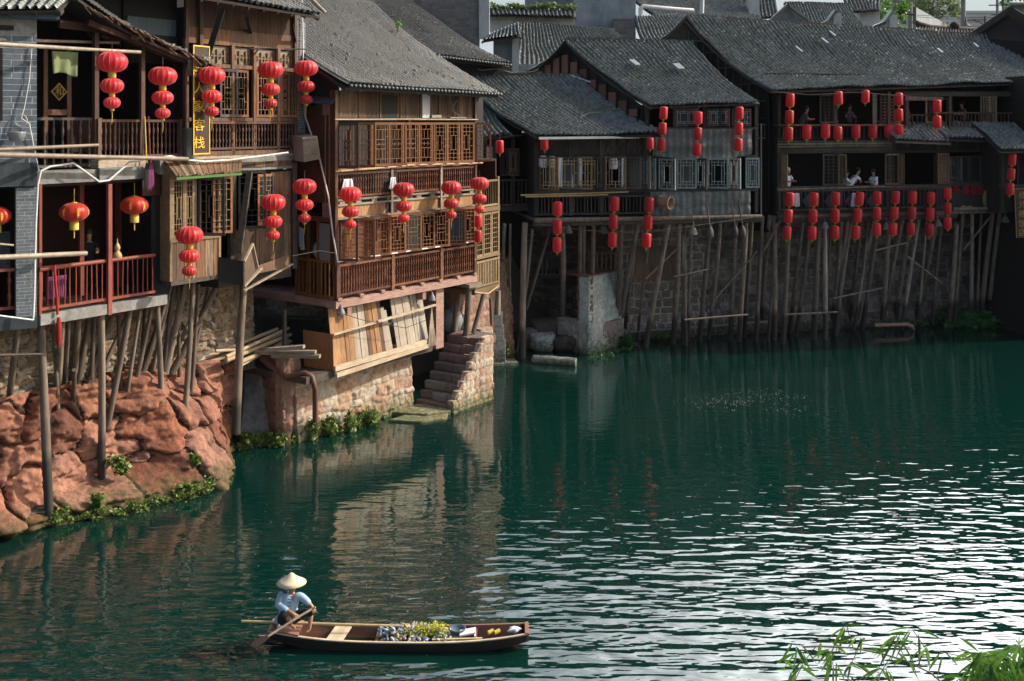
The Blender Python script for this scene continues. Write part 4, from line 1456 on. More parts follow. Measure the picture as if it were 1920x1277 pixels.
# hanging plank box under the bay
b0 = T('hanging_box', 'dark plank trough hanging open below the carved window', 'trough', L.p(440, 530, .5))
mb = MB()
k = [L.p(412, 482, .55), L.p(458, 490, 1.0), L.p(458, 537, .95), L.p(410, 528, .5)]
mb.plate(k, -L.n3 * .04)
mb.build('front_board', MAT['black'], b0)
mb = MB()
mb.beam(L.p(458, 490, 1.0), L.p(474, 457, .7), .06, .06)
mb.beam(L.p(474, 457, .7), L.p(484, 503, .6), .05, .05)
mb.beam(L.p(458, 490, 1.0), L.p(458, 537, .95), .05, .05)
mb.beam(L.p(457, 537, .95), L.p(490, 503, .5), .08, .06)
mb.beam(L.p(457, 545, .95), L.p(548, 495, .3), .07, .05)
mb.build('frame', MAT['bamboo'], b0)
mb = MB()
mb.plate([L.p(461, 531, .9), L.p(484, 506, .5), L.p(474, 462, .6), L.p(461, 490, .9)], -L.n3 * .03)
mb.plate([L.p(484, 500, .5), L.p(540, 480, .3), L.p(545, 500, .3), L.p(488, 512, .5)], (0, 0, .03))
mb.build('side_board', MAT['board_old'], b0)

# sign
sg = F((362, 29.7), (393, 30.35))
sn = T('hanging_sign', 'tall brown sign board with yellow border and yellow characters, hanging between the balconies', 'sign', sg.p(377, 288))
mb = MB()
mb.ub(sg, 0, sg.L, sg.z(362, 290), sg.z(362, 84), -.05, 0)
mb.build('board', MAT['sign_brown'], sn)
mb = MB()
z0, z1 = sg.z(362, 290), sg.z(362, 84)
for a in (0, sg.L - .035):
    mb.ub(sg, a, a + .035, z0, z1, .001, .015)
mb.ub(sg, .036, sg.L - .036, z0, z0 + .035, .001, .015)
mb.ub(sg, .036, sg.L - .036, z1 - .035, z1, .001, .015)
mb.build('border', MAT['gold'], sn)
for ch, py in (('江', 137), ('人', 166), ('家', 201), ('客', 236), ('栈', 269)):
    text_mesh(sn, ch, sg.p(373.5, py, .012), sg.d3, (0, 0, 1), .36, 'gold', .015, 'character', 1.35)

# air conditioner, towels, mops, gourd, poles, pipes
ax = F((572, 33.2), (598, 33.35))
ac = T('air_conditioner', 'boxy beige outdoor unit with louvred side, on the wall between the two timber houses', 'air conditioner', ax.p(580, 303, 0))
mb = MB()
pA, pB = ax.p(568, 262), ax.p(598, 252)
bx = ax.p(545, 250, -.6) - ax.p(570, 262)
mb.hexa([ax.p(570, 304), ax.p(601, 298), ax.p(578, 296, -.7), ax.p(546, 300, -.7), ax.p(567, 258), ax.p(595, 255), ax.p(572, 251, -.7), ax.p(543, 254, -.7)])
mb.build('casing', MAT['ac'], ac)
mb = MB()
for i in range(13):
    t = (i + .5) / 13
    a = ax.p(567.5, 260, .02).lerp(ax.p(570.5, 303, .02), t)
    b = ax.p(594.5, 257, .02).lerp(ax.p(600.5, 297, .02), t)
    mb.beam(a, b, .05, .022)
mb.build('louvres', MAT['beam'], ac)

def cloth(name, pts4, mat, label, cat, parent=None, fold=.04, n=14, group=None, thick=.01):
    a, b, c, d = map(V, pts4)       # top-left, top-right, bottom-right, bottom-left
    nn = (b - a).cross(d - a).normalized()
    vs, fs = [], []
    ph = random.random() * 9
    for j in range(n + 1):
        for i in range(n + 1):
            s, t = i / n, j / n
            p = a.lerp(b, s).lerp(d.lerp(c, s), t) + nn * fold * math.sin(s * 13 + ph + t) * (.3 + t) + V((0, 0, -.04 * math.sin(s * 5 + ph) * t))
            vs.append(p)
    fs = grid_faces(n + 1, n + 1)
    o = mesh_obj(name, vs, fs, MAT[mat], parent, [.5] * len(fs), True, loc=(a + b) / 2)
    m = o.modifiers.new('thickness', 'SOLIDIFY')
    m.thickness = thick
    return tag(o, label, cat, group) if label else o
cloth('towel', [L.p(97, 96, -.3), L.p(146, 98, -.3), L.p(143, 142, -.3), L.p(98, 138, -.3)], 'cloth_green', 'pale green towel hanging above the dark upper balcony', 'towel')

poles = [((-60, 73), (223, 80), .045, 'thinner drying pole reaching out above the towel', -.2), ((-60, 79), (263, 98), .055, 'longer drying pole under the thin one above the towel', .5),
         ((-60, 283), (184, 272), .05, 'short pole crossing the dark railing of the upper balcony', .2), ((-60, 289), (352, 298), .065, 'long pole running below the turned balustrade to the plank lean-to', .5),
         ((-60, 485), (162, 475), .07, 'thick broken pole poking over the red balcony rail', .35), ((-60, 452), (25, 460), .03, 'thin short pole above the railing of the brick house', .1)]
for a, b, r, lab, off in poles:
    mb = MB()
    mb.pole(L.p(a[0], a[1], off), L.p(b[0], b[1], off), r, r * .85, 9, .01)
    lone(mb, 'drying_pole', MAT['bamboo'], lab, 'pole', L.p((a[0] + b[0]) / 2, b[1], off), 'drying poles sticking out from the brick house')

mb = MB()
px_ = [(62, 600), (64, 560), (67, 420), (71, 345), (77, 320), (95, 312), (138, 306), (186, 341), (205, 338), (225, 320), (243, 304), (272, 299)]
mb.tube([L.p(x, y, .32) for x, y in px_], .028, 8)
mb.tube([L.p(-30, 588, .35), L.p(62, 600, .35)], .022, 6)
lone(mb, 'white_pipe', MAT['white'], 'bent white plastic pipe running down the grey brick pier', 'pipe', L.p(70, 345, .32))
mb = MB()
mb.tube([L.p(x, y, .42) for x, y in [(296, 296), (320, 293), (350, 300), (385, 303), (430, 300), (480, 294), (540, 286)]], .03, 8)
lone(mb, 'white_hose', MAT['white'], 'white hose snaking over the plank lean-to below the sign', 'hose', L.p(385, 303, .42))

for px, c1, lab, cc in ((272, 'yellow', 'black mop with yellow handle hanging head down from the balcony', 'black'), (279, 'rail_red', 'purple mop with red handle hanging beside the black mop', 'purp')):
    t = T('mop', lab, 'mop', L.p(px, 350, .25), 'mops hanging from the upper balcony')
    mb = MB()
    mb.tube([L.p(px - 1, 218, .15), L.p(px + 3, 305, .25)], .02, 6)
    mb.build('handle', MAT[c1], t)
    mb = MB()
    for i in range(26):
        a = random.uniform(-.08, .08)
        q = L.p(px + 4, 302, .25)
        mb.tube([q + L.d3 * a * .3, q + L.d3 * a + V((0, 0, -.3)), q + L.d3 * a * 1.2 + V((0, 0, -.62 - random.random() * .2))], .012, 4)
    mb.build('mop_head', MAT['cloth_black' if cc == 'black' else 'purple'], t)
mb = MB()
g = L.p(220, 487, -.02)
mb.lathe(g + V((0, 0, 0)), [(.05, 0), (.10, .03), (.125, .1), (.09, .19), (.045, .23), (.07, .28), (.08, .33), (.05, .4), (.015, .46), (.012, .56)], 14)
lone(mb, 'gourd', MAT['gourd'], 'dried bottle gourd standing on the red balcony rail', 'gourd', g)
cloth('hanging_cloth', [L.p(203, 428, -.2), L.p(207, 428, -.2), L.p(206, 475, -.2), L.p(203, 476, -.2)], 'cloth_white', 'narrow white cloth hanging beside the red balcony post', 'cloth')
mb = MB()
mb.tube([L.p(102, 497, .16), L.p(104, 530, .18), L.p(107, 560, .18), L.p(108, 590, .2)], .035, 6)
mb.lathe(L.p(110, 640, .22), [(.03, -.15), (.07, .0), (.075, .35), (.04, .6)], 10)
lone(mb, 'red_umbrella', MAT['cloth_red'], 'rolled dark red umbrella hanging down from the red balcony', 'umbrella', L.p(108, 590, .2))
cloth('patterned_cloth', [L.p(88, 520, -.5), L.p(125, 515, -.5), L.p(125, 560, -.5), L.p(88, 560, -.5)], 'purple', 'dark red patterned cloth hanging behind the red railing', 'cloth')
# ================================================================ left bank: rubble wall and red rock
stone_wall('rubble_wall', L, -2.0, L.u(470, -1.4), 2.2, 5.0, 'rubble', off=-1.2, off_top=-1.35, step=.045, rh=(.12, .3), sw=(.12, .5), warp=.13, bulge=.09, rough=.05, joint=.02, seed=3, back=1.0)
tag(bpy.data.objects['rubble_wall'], 'rough rubble stone wall behind the leaning stilts, above the red rock', 'wall')

def rock():
    # boulder list in photo pixels: cx, cy, half width, half height, protrusion, base offset
    B = [(40, 860, 60, 110, .7, .0), (40, 770, 70, 60, .55, -.2), (110, 870, 45, 60, .6, .1), (175, 750, 60, 45, .7, -.3), (238, 770, 38, 36, .75, -.2), (285, 750, 32, 36, .75, -.2),
         (175, 830, 65, 50, .75, -.1), (230, 840, 60, 40, .8, -.1), (265, 815, 60, 55, .85, -.1), (310, 740, 24, 60, .7, -.3), (320, 790, 26, 80, .8, -.2), (350, 800, 22, 48, .8, -.1),
         (330, 870, 48, 55, 1.1, .0), (255, 895, 62, 28, 1.15, .2), (270, 925, 60, 30, 1.3, .3), (345, 905, 40, 36, 1.3, .3), (390, 880, 32, 55, 1.0, .0), (405, 800, 36, 75, .9, -.1),
         (380, 770, 40, 50, .7, -.2), (150, 910, 60, 40, .9, .2), (90, 945, 80, 28, 1.0, .2), (205, 955, 45, 16, 1.5, .5), (130, 962, 60, 16, 1.4, .4), (30, 930, 70, 50, .9, .1), (415, 850, 30, 40, 1.1, .1),
         (-30, 850, 60, 120, .7, .1), (140, 780, 50, 40, .6, -.2), (60, 715, 70, 25, .3, -.6), (150, 700, 60, 22, .3, -.6), (245, 715, 60, 22, .4, -.6)]
    u0, u1, z0, z1 = -2.2, 7.8, -.7, 3.15
    st = .04
    nu, nz = int((u1 - u0) / st), int((z1 - z0) / st)
    U, Z = np.meshgrid(np.linspace(u0, u1, nu + 1), np.linspace(z0, z1, nz + 1))
    wu = U + .12 * fbm(U * 1.3, Z * 1.3, seed=5)
    wz = Z + .12 * fbm(U * 1.3, Z * 1.3, seed=6)
    env = rock_env(U, Z)
    H = np.full(U.shape, -.5)
    ID = np.full(U.shape, .5)
    rs = np.random.RandomState(2)
    for k, (cx, cy, hw, hh, pr, bo) in enumerate(B):
        o_ = .1
        for _ in range(3):
            u, z = L.uz(cx, cy, o_)
            o_ = float(rock_env(np.array([u]), np.array([z]))[0])
        sc = FP / (L.pt(u, 0, .2).y)
        a, b = hw / sc / .86 * 1.06, hh / sc * 1.06
        q = (np.abs((wu - u) / a) ** 2.6 + np.abs((wz - z) / b) ** 2.6)
        h = np.where(q < 1, (1 - np.clip(q, 0, 1)) ** .38 * (.62 + .35 * rs.rand()) - .62 + .12 * rs.rand(), -9)
        up = h > H
        H = np.where(up, h, H)
        ID = np.where(up, rs.rand(), ID)
    hb, rb = stone_pattern(U, Z * 1.0, rh=(.45, 1.15), sw=(.7, 2.4), seed=27, warp=.34, wfreq=.9, joint=.05, bulge=.40, rough=0, rad=.17)
    crack = (rb < 0)
    fac = .5 + .5 * np.clip(fbm(U * .8, Z * .8, seed=33, oct=2) * 2.5, -1, 1)
    H = env + .55 * (H + .3) + hb * (.45 + .55 * fac) - .25 + .22 * fbm(U * 1.4, Z * 2.0, seed=11, oct=6) + .10 * fbm(U * 4, Z * 7, seed=12, oct=5)
    q_ = .11
    H = H + .05 * np.abs(fbm(U * 3, Z * 5, seed=51, oct=4)) * -2.0 + .06
    H = H * .8 + .2 * (np.floor(H / q_ + .8 * fbm(U * 2, Z * 2, seed=37)) * q_)
    zz = Z + .2 * fbm(U * .6, Z * .6, seed=14)
    H = H - .07 * np.exp(-((zz % .37) - .2) ** 2 / .0006) * (vnoise(U * .9, Z * 1.4, seed=15) > .0)
    ID = np.where(crack, -1, rb)
    H = np.where(Z < .12, H + .12, H)
    X = np.stack([L.A.x + L.d.x * U + L.n.x * H, L.A.y + L.d.y * U + L.n.y * H, Z], -1)
    f = grid_faces(nz + 1, nu + 1)
    r = ID[:-1, :-1].ravel()
    o = mesh_obj('red_rock', X.reshape(-1, 3), f, MAT['red_rock'], None, r, True, loc=L.pt(4, 0, 0))
    tag(o, 'bulging red sandstone outcrop at the waterline under the leaning stilts', 'rock')
rock()
# low kerb stones at the waterline on the far left
for (a, b, h, lab) in (((-40, 1003), (95, 985), .38, 'dark stone kerb at the waterline below the brick house'),):
    f = F((a[0], 20000 / (a[1] - 230)), (b[0], 20000 / (b[1] - 230)))
    o = stone_wall('stone_kerb', f, 0, f.L, -.4, h, 'dark_block', off=0, seed=31, back=1.2)
    tag(o, lab, 'kerb')
    mb = MB()

# ---- bank between the rock and house two: dark recess, red brick buttress, cement slope
G = F((445, 35.6), (605, 34.9))
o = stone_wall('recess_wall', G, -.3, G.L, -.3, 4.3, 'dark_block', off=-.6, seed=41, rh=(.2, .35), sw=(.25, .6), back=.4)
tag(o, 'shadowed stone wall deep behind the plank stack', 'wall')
Gb = F((443, 34.3), (520, 33.6))
o = stone_wall('broken_wall', Gb, 0, Gb.L, -.3, 2.2, 'red_block', off=-.1, off_top=-.5, seed=42, rh=(.3, .5), sw=(.4, .8), back=.8, step=.05)
tag(o, 'low red stone wall end beside the thick dark stilt', 'wall')
mb = MB()
w = [PW(455, 835), PW(527, 818), P(512, 785, 33.5), P(478, 690, 34.6), P(450, 770, 34.4)]
vs = []
def slab(mb, a, b, c, d, n=14, amp=.06, th=.3, seed=3):
    a, b, c, d = map(V, (a, b, c, d))
    nn = (b - a).cross(d - a).normalized()
    s, t = np.meshgrid(np.linspace(0, 1, n), np.linspace(0, 1, n))
    vs = []
    for j in range(n):
        for i in range(n):
            p = a.lerp(b, s[j, i]).lerp(d.lerp(c, s[j, i]), t[j, i])
            vs.append(p)
    A = np.array(vs)
    k = amp * fbm(A[:, 0] * 1.7, A[:, 1] * 1.7, A[:, 2] * 1.7, seed=seed)
    A = A + np.array(nn)[None, :] * k[:, None]
    mb._add([tuple(x) for x in A], [tuple(f) for f in grid_faces(n, n)], True, .6)
    return mb
slab(mb, PW(450, 832), PW(524, 822), P(500, 715, 33.9), P(462, 690, 34.7), amp=.25)
lone(mb, 'cement_slope', MAT['concrete'], 'sloping patch of grey cement between dark stilt and brick buttress', 'slope', PW(490, 825))
bt = T('stone_buttress', 'square buttress of red stone blocks under the plank stack', 'buttress', PW(530, 815))
B1 = F((497, 34.0), (529, 32.95))
B2 = F((529, 32.95), (562, 33.7))
zt = Zc(668, 33)
stone_wall('side_face', B1, 0, B1.L, -.3, zt, 'red_block', bt, step=.045, rh=(.28, .4), sw=(.4, .7), seed=51, warp=.03, back=.3)
stone_wall('front_face', B2, 0, B2.L, -.3, zt, 'red_block', bt, step=.045, rh=(.28, .4), sw=(.4, .7), seed=52, warp=.03, back=.3)
mb = MB()
mb.plate([B1.pt(0, zt, 0), B2.pt(0, zt, 0), B2.pt(B2.L, zt, 0), B2.pt(B2.L, zt, 0) + V((-.4, .9, 0))], (0, 0, .05))
mb.build('top_slab', MAT['concrete'], bt)

# base wall under the plank screen, steps, block face
W2 = F((560, 33.3), (778, 37.2))
o = stone_wall('base_wall', W2, 0, W2.L, -.4, 2.1, 'base_stone', off=.0, off_top=-.25, step=.04, rh=(.2, .36), sw=(.22, .6), seed=61, warp=.09, bulge=.06, rough=.04, joint=.025, back=1.0)
tag(o, 'sunlit wall of pale orange rubble blocks under the plank screen', 'wall')
stp = T('stone_steps', 'flight of worn reddish stone steps leading up from the water', 'steps', PW(810, 770))
sdir = V((.56, .828, 0))
sn_ = V((.828, -.56, 0))
S0 = V((-2.09, 36.7, 0)) - sn_ * 1.6
rs = random.Random(5)
for k in range(8):
    z0, z1 = -.3 if k == 0 else .02 + k * .285 - .05, .25 + k * .285
    a = S0 + sdir * (k * .26)
    wdt = 1.60
    cut = [0, rs.uniform(.3, .45) * wdt, rs.uniform(.6, .75) * wdt, wdt] if k % 2 else [0, rs.uniform(.42, .6) * wdt, wdt]
    mb = MB()
    for c0, c1 in zip(cut[:-1], cut[1:]):
        j = lambda: rs.uniform(-.02, .02)
        q = a + sn_ * (c0 + .01) + sdir * j()
        dp = .34 if k < 7 else .9
        ww = c1 - c0 - .02
        base = [q, q + sn_ * ww, q + sn_ * ww + sdir * dp, q + sdir * dp]
        mb.hexa([V((p.x, p.y, z0)) for p in base] + [V((p.x + j(), p.y + j(), z1 + j())) for p in base], rs.random())
    o = mb.build('step', MAT['step_stone'], stp)
    bv = o.modifiers.new('bevel', 'BEVEL')
    bv.width, bv.segments = .035, 3
# solid under the steps and right cheek of stacked blocks
ck = F.__new__(F)
ck.A = V((-2.09, 36.7)); ck.B = ck.A + V((.56, .828)) * 2.35; ck.L = 2.35; ck.d = V((.56, .828)); ck.n = V((.828, -.56)); ck.d3 = sdir; ck.n3 = sn_
def zck(U):
    return np.clip(.42 + np.floor(np.maximum(U, 0) / .26) * .285, .3, 2.3)
o = stone_wall('cheek_wall', ck, -.02, ck.L, -.4, 2.25, 'base_stone', stp, off=.08, step=.04, rh=(.22, .3), sw=(.25, .5), seed=71, warp=.03, bulge=.05, back=.25, ztop=zck)
ck2 = F((906, 39.0), (880, 41.0))
stone_wall('landing_wall', F((900, 40.2), (925, 40.6)), 0, .6, -.3, 2.2, 'base_stone', stp, off=-.02, step=.05, seed=72, back=.4)
mb = MB()
pl = S0 + sdir * 1.85
mb.plate([V((p.x, p.y, 2.05)) for p in (pl, pl + sn_ * 1.5, pl + sn_ * 1.3 + sdir * 1.2, pl + sdir * 1.2)], (0, 0, .16))
mb.build('landing', MAT['step_stone'], stp)
# flat stones at the foot
for k, (pts, lab) in enumerate((([(735, 772), (765, 757), (838, 757), (845, 770), (800, 776)], 'flat pale slab lying at the foot of the steps, nearer the steps'), ([(728, 787), (760, 777), (840, 773), (838, 783), (790, 790)], 'flat pale slab lying in the water in front of the steps'))):
    mb = MB()
    z = .14 - .07 * k
    poly = [PW(x, y, z) for x, y in pts]
    nrm_ = (poly[1] - poly[0]).cross(poly[2] - poly[0])
    if nrm_.z > 0: poly.reverse()
    mb.plate(poly, (0, 0, -.35), .9)
    o = lone(mb, 'flat_stone', MAT['base_stone'], lab, 'stone', poly[0], 'flat stones at the foot of the steps')
    bv = o.modifiers.new('bevel', 'BEVEL'); bv.width = .03; bv.segments = 2

# wall beyond the steps
W3 = F((884, 40.6), (975, 46.4))
o = stone_wall('bank_wall', W3, 0, W3.L, -.3, 4.1, 'red_block', off=-.3, off_top=-.5, step=.06, rh=(.25, .5), sw=(.3, .8), seed=81, warp=.12, bulge=.08, rough=.06)
tag(o, 'stained bank wall beside the block pedestal past the steps', 'wall')
pd = T('stone_pedestal', 'stacked stone pedestal carrying a thick stilt beyond the steps', 'pedestal', PW(940, 676))
for k, (x0, x1, y0, y1) in enumerate(((912, 948, 668, 640), (917, 945, 640, 612), (921, 942, 612, 585))):
    mb = MB()
    Y = 44.2
    z0, z1 = max(-.3, Zc(y0, Y)) if k else -.3, Zc(y1, Y)
    a, b = (x0 - 960) / FP * Y, (x1 - 960) / FP * Y
    mb.obox((a, Y, z0), (b - a, 0, 0), (0, b - a, 0), (0, 0, z1 - z0 - .01))
    o = mb.build('block', MAT['grey_block'], pd)
    bv = o.modifiers.new('bevel', 'BEVEL'); bv.width = .03; bv.segments = 2
mb = MB()
mb.plate([PW(905, 684, .1), PW(972, 680, .1), PW(965, 672, .1), PW(912, 673, .1)], (0, 0, -.3))
lone(mb, 'flat_ledge', MAT['grey_block'], 'flat stone ledge at water level below the block pedestal', 'ledge', PW(930, 684, 0))

# grey stone corner pier in the middle
pr = T('stone_pier', 'pale grey stone corner pier standing in the water below the lantern strings', 'pier', PW(1103, 668))
C1 = F((1103, 45.9), (1168, 48.3))
C0 = F((1040, 47.6), (1103, 45.9))
zt = Zc(520, 46)
stone_wall('lit_face', C1, 0, C1.L, -.3, zt, 'grey_block', pr, step=.05, rh=(.16, .3), sw=(.2, .6), seed=91, warp=.07, bulge=.05, rough=.03)
stone_wall('shaded_face', C0, .2, C0.L, -.3, 1.35, 'grey_block', pr, step=.05, rh=(.16, .3), sw=(.2, .6), seed=92, warp=.07, off=.0)
stone_wall('upper_face', C0, 1.35, C0.L - .02, 1.3, zt - .02, 'dark_block', pr, step=.05, rh=(.16, .3), sw=(.2, .6), seed=93, warp=.07, off=-.12, back=.2)  # darker stone than the lit face; shade on this side is painted in
mb = MB()
q = C1.pt(0, zt - .02, 0)
mb.plate([q, C1.pt(C1.L, zt - .02, 0), C1.pt(C1.L, zt - .02, 0) + V((-1, 1.5, 0)), q + V((-1.2, 1.6, 0))], (0, 0, .08))
mb.build('cap_stone', MAT['red_block'], pr)
mb = MB()
for k in range(4):
    a = C0.pt(.1 + k * .1, .1 + k * .3, -.1 - k * .35)
    mb.obox(a - V((0, 0, .5)), C0.d3 * 1.5, -C0.n3 * 1.2, (0, 0, .72), random.random())
mb.build('rough_step', MAT['dark_block'], pr)
# log and boulders at the waterline in the middle
mb = MB()
mb.pole(PW(1000, 675, .1), PW(1080, 680, .12), .22, .2, 10, .02)
lone(mb, 'stone_log', MAT['grey_block'], 'log-shaped stone lying in the water before the dark recess', 'stone', PW(1040, 680))
def boulder(c, r, lab, mat='dark_block', grp='boulders heaped in the dark recess', seed=0):
    n, m = 20, 12
    vs = []
    c = V(c)
    A = []
    for j in range(m + 1):
        for i in range(n):
            a, b = 2 * math.pi * i / n, math.pi * j / m
            A.append((math.cos(a) * math.sin(b), math.sin(a) * math.sin(b), math.cos(b)))
    A = np.array(A)
    k = 1 + .35 * fbm(A[:, 0] * 1.4 + seed * 3.1, A[:, 1] * 1.4, A[:, 2] * 1.4, seed=seed)
    A = np.sign(A) * np.abs(A) ** .75
    vs = [c + V((x * r[0], y * r[1], z * r[2])) * q for (x, y, z), q in zip(A, k)]
    fs = []
    for j in range(m):
        for i in range(n):
            fs.append((j * n + i, j * n + (i + 1) % n, (j + 1) * n + (i + 1) % n, (j + 1) * n + i))
    mb = MB()._add(vs, fs, True)
    return lone(mb, 'boulder', MAT[mat], lab, 'boulder', c, grp)
boulder(P(1018, 640, 47), (.6, .5, .4), 'pale boulder in the dark recess left of the pier', 'grey_block', seed=1)
boulder(P(990, 640, 47.5), (.5, .5, .6), 'brown boulder behind the thick sunlit stilt', seed=2)
boulder(P(1030, 615, 48), (.9, .6, .5), 'dark boulder heaped highest in the recess', seed=3)
boulder(P(1060, 645, 46.8), (.6, .4, .4), 'dark wet boulder touching the grey pier', seed=4)

# long retaining wall under houses three and four
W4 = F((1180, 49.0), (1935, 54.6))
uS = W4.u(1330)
o = stone_wall('retaining_wall', W4, -.6, uS, -.4, 6.6, 'wall_mortar_lit', off=.02, off_top=-.38, step=.06, rh=(.28, .42), sw=(.3, .7), seed=104, warp=.06, bulge=.06, rough=.03, joint=.06)
tag(o, 'stretch of retaining wall coloured lighter as if lit, with white mortar, beside the grey corner pier', 'wall')
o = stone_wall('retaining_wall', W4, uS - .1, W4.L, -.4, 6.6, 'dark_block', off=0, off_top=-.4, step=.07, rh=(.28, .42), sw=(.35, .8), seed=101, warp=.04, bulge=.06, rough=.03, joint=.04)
tag(o, 'long shaded retaining wall of dark red blocks behind the rows of stilts', 'wall')
W5 = F((880, 51.2), (1190, 50.4))
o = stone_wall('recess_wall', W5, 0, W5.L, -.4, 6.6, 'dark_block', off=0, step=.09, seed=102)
tag(o, 'dark wall at the back of the recess beside the grey corner pier', 'wall')
mb = MB()
mb.tube([PW(1640, 610, .35), PW(1700, 608, .35), PW(1710, 612, .25), PW(1712, 617, 0)], .09, 8)
lone(mb, 'drain_pipe', MAT['beam_pink'], 'pinkish drain pipe with bent end lying at the foot of the stilts', 'pipe', PW(1680, 612))
mb = MB()
mb.tube([P(1180, 622, 48.5), P(1260, 617, 48.9), P(1440, 603, 49.8)], .06, 6)
lone(mb, 'long_pipe', MAT['grey_metal'], 'long thin pipe running level along the dark wall behind the stilts', 'pipe', P(1300, 615, 49))
# ================================================================ HOUSE TWO: sunlit reddish timber house
F2 = F((628, 33.5), (890, 39.3))
S2 = F((553, 34.7), (628, 33.5))
h2 = T('timber_house', 'sunlit reddish timber house with two rows of open carved windows above a plank screen', 'house', F2.pt(F2.L / 2, 2.2, 0))
z_fl0, z_fl1 = 4.16, 4.40
z_r1 = 5.53
z_w0, z_w1 = 5.6, 6.95
z_o0, z_o1 = 7.0, 7.36
z_b0, z_b1 = 7.62, 8.42
z_v0, z_v1 = 8.55, 10.03
z_t = 10.15
z_e = 11.02
U = F2.L
mb = MB()
mb.ub(F2, -.05, U + .05, z_fl0, z_fl1, -.35, .10)
for i in range(8):
    u = .1 + i * (U - .2) / 7
    mb.ub(F2, u - .09, u + .09, z_fl1 + .002, z_fl1 + .09, -.25, .14)
for u in (.6, U - 2.9, U - .15):
    mb.ub(F2, u - .09, u + .09, z_fl0 - .28, z_fl0 - .002, -.2, .05)
mb.ub(F2, -.05, U + .05, z_fl0 + .03, z_fl1 - .002, -5.5, -.36)
mb.build('floor_beam', MAT['beam_pink'], h2)
# balustrade with posts
pu = [0.06, U * .365, U * .72, U - .06]
for a, b in zip(pu[:-1], pu[1:]):
    railing(h2, F2, a + .07, b - .07, z_fl1 + .1, z_r1, .03, 'red_wood', 'turned', .115, r=.036)
mb = MB()
for u in pu:
    mb.ub(F2, u - .07, u + .07, z_fl1 + .003, z_r1 + .06, -.05, .10)
for u in (0.02, U * .5, U - .06):
    mb.ub(F2, u - .08, u + .08, z_r1 + .06, z_e, -.16, -.02)
mb.ub(F2, -.06, .06, z_r1, z_e, -.1, .08)
mb.ub(F2, U - .07, U + .04, z_r1, z_e, -.1, .08)
mb.build('post', MAT['red_wood'], h2)
room(h2, F2, 1.75, U - .02, z_fl1 + .01, z_o0 + .1, -.2, 1.9, 'interior_red')
room(h2, F2, .05, U - .02, z_o1 + .1, z_t + .1, -.2, 1.9, 'interior_red')
# white pipe sill
mb = MB()
mb.tube([S2.p(566, -12, .3), S2.p(568, 100, .3), S2.p(571, 215, .2), S2.p(600, 300, .15), F2.p(616, 370, .15), F2.p(624, 440, .15), F2.pt(-.02, z_r1 + .1, .14), F2.pt(.3, z_r1 + .12, .15), F2.pt(U * .5, z_r1 + .12, .15), F2.pt(U - .3, z_r1 + .12, .15)], .026, 7)
lone(mb, 'white_conduit', MAT['white'], 'white conduit dropping past the outdoor unit and along the lower window sill', 'pipe', F2.pt(0, z_r1 + .1, .14))
# lower casements: open outward
hh = z_w1 - z_w0 - .05
n = 9
dl = [62, 58, 18, 14, 20, 13, 18, 48, 14]
for i in range(n):
    u = .12 + i * (U - .3) / n
    a = R(dl[i])
    dr = F2.d3 * math.cos(a) + F2.n3 * math.sin(a)
    casement(h2, F2.pt(u, z_w0 + .04, .06), dr, .70 if dl[i] < 50 else .62, hh, 'window_wood' if i else 'rail_dark', 'lattice', (1, 3, 0, 1, 0, 1, 0, 2, 1)[i], glass='glass' if i in (4, 7) else None)
# orange band with rails
boards(h2, F2, 0, U, z_o0, z_o1, -.02, 'orange', .9, name='orange_boards')
mb = MB()
mb.ub(F2, -.02, U, z_o0 - .06, z_o0 - .003, -.1, .07)
mb.ub(F2, -.02, U, z_o1 + .003, z_o1 + .06, -.1, .07)
mb.ub(F2, -.02, U, z_b0 - .10, z_b0 - .04, -.1, .06)
for i in range(10):
    u = .3 + i * (U - .5) / 9
    mb.ub(F2, u - .12, u + .12, z_o1 + .063, z_b0 - .105, -.08, .03)
for u in (U * .36, U * .72):
    mb.ub(F2, u - .05, u + .05, z_o0 - .06, z_b1 + .05, .031, .085)
mb.build('trim_rails', MAT['beam'], h2)
railing(h2, F2, .05, U - .05, z_b0 - .03, z_b1, .0, 'red_wood', 'turned', .115, r=.034)
mb = MB()
mb.pole(F2.pt(-.1, z_b1 + .05, .12), F2.pt(U * .5, z_b1 + .13, .14), .035, .03, 7, .012)
mb.pole(F2.pt(U * .45, z_b1 + .14, .16), F2.pt(U + .3, z_b1 + .09, .14), .033, .028, 7, .012)
mb.pole(F2.pt(-.1, z_t - .05, .1), F2.pt(U * .55, z_t - .03, .12), .028, .024, 7, .008)
mb.pole(F2.pt(U * .5, z_t - .04, .12), F2.pt(U + .05, z_t - .04, .1), .028, .024, 7, .008)
mb.build('bamboo_rail', MAT['plank_pale'], h2)
# upper casements
hh = z_v1 - z_v0 - .04
n = 9
dl = [60, 58, 15, 19, 14, 18, 15, 19, 14]
for i in range(n):
    u = .08 + i * (U - .35) / n
    a = R(dl[i])
    dr = F2.d3 * math.cos(a) + F2.n3 * math.sin(a)
    casement(h2, F2.pt(u, z_v0 + .02, .04), dr, .74 if dl[i] < 50 else .68, hh, 'rail_dark' if i == 0 else 'window_wood', 'lattice', 0 if i < 6 else 1)
a = R(50)
casement(h2, F2.pt(U - .02, z_v0 + .02, .04), F2.d3 * math.cos(a) + F2.n3 * math.sin(a), .6, hh, 'window_wood', 'lattice', 1)
mb = MB()
mb.ub(F2, 0, U, z_v1 + .03, z_t - .08, -.08, .05)
mb.ub(F2, 0, U, z_v0 - .09, z_v0 - .01, -.08, .05)
mb.build('window_rail', MAT['window_wood'], h2)
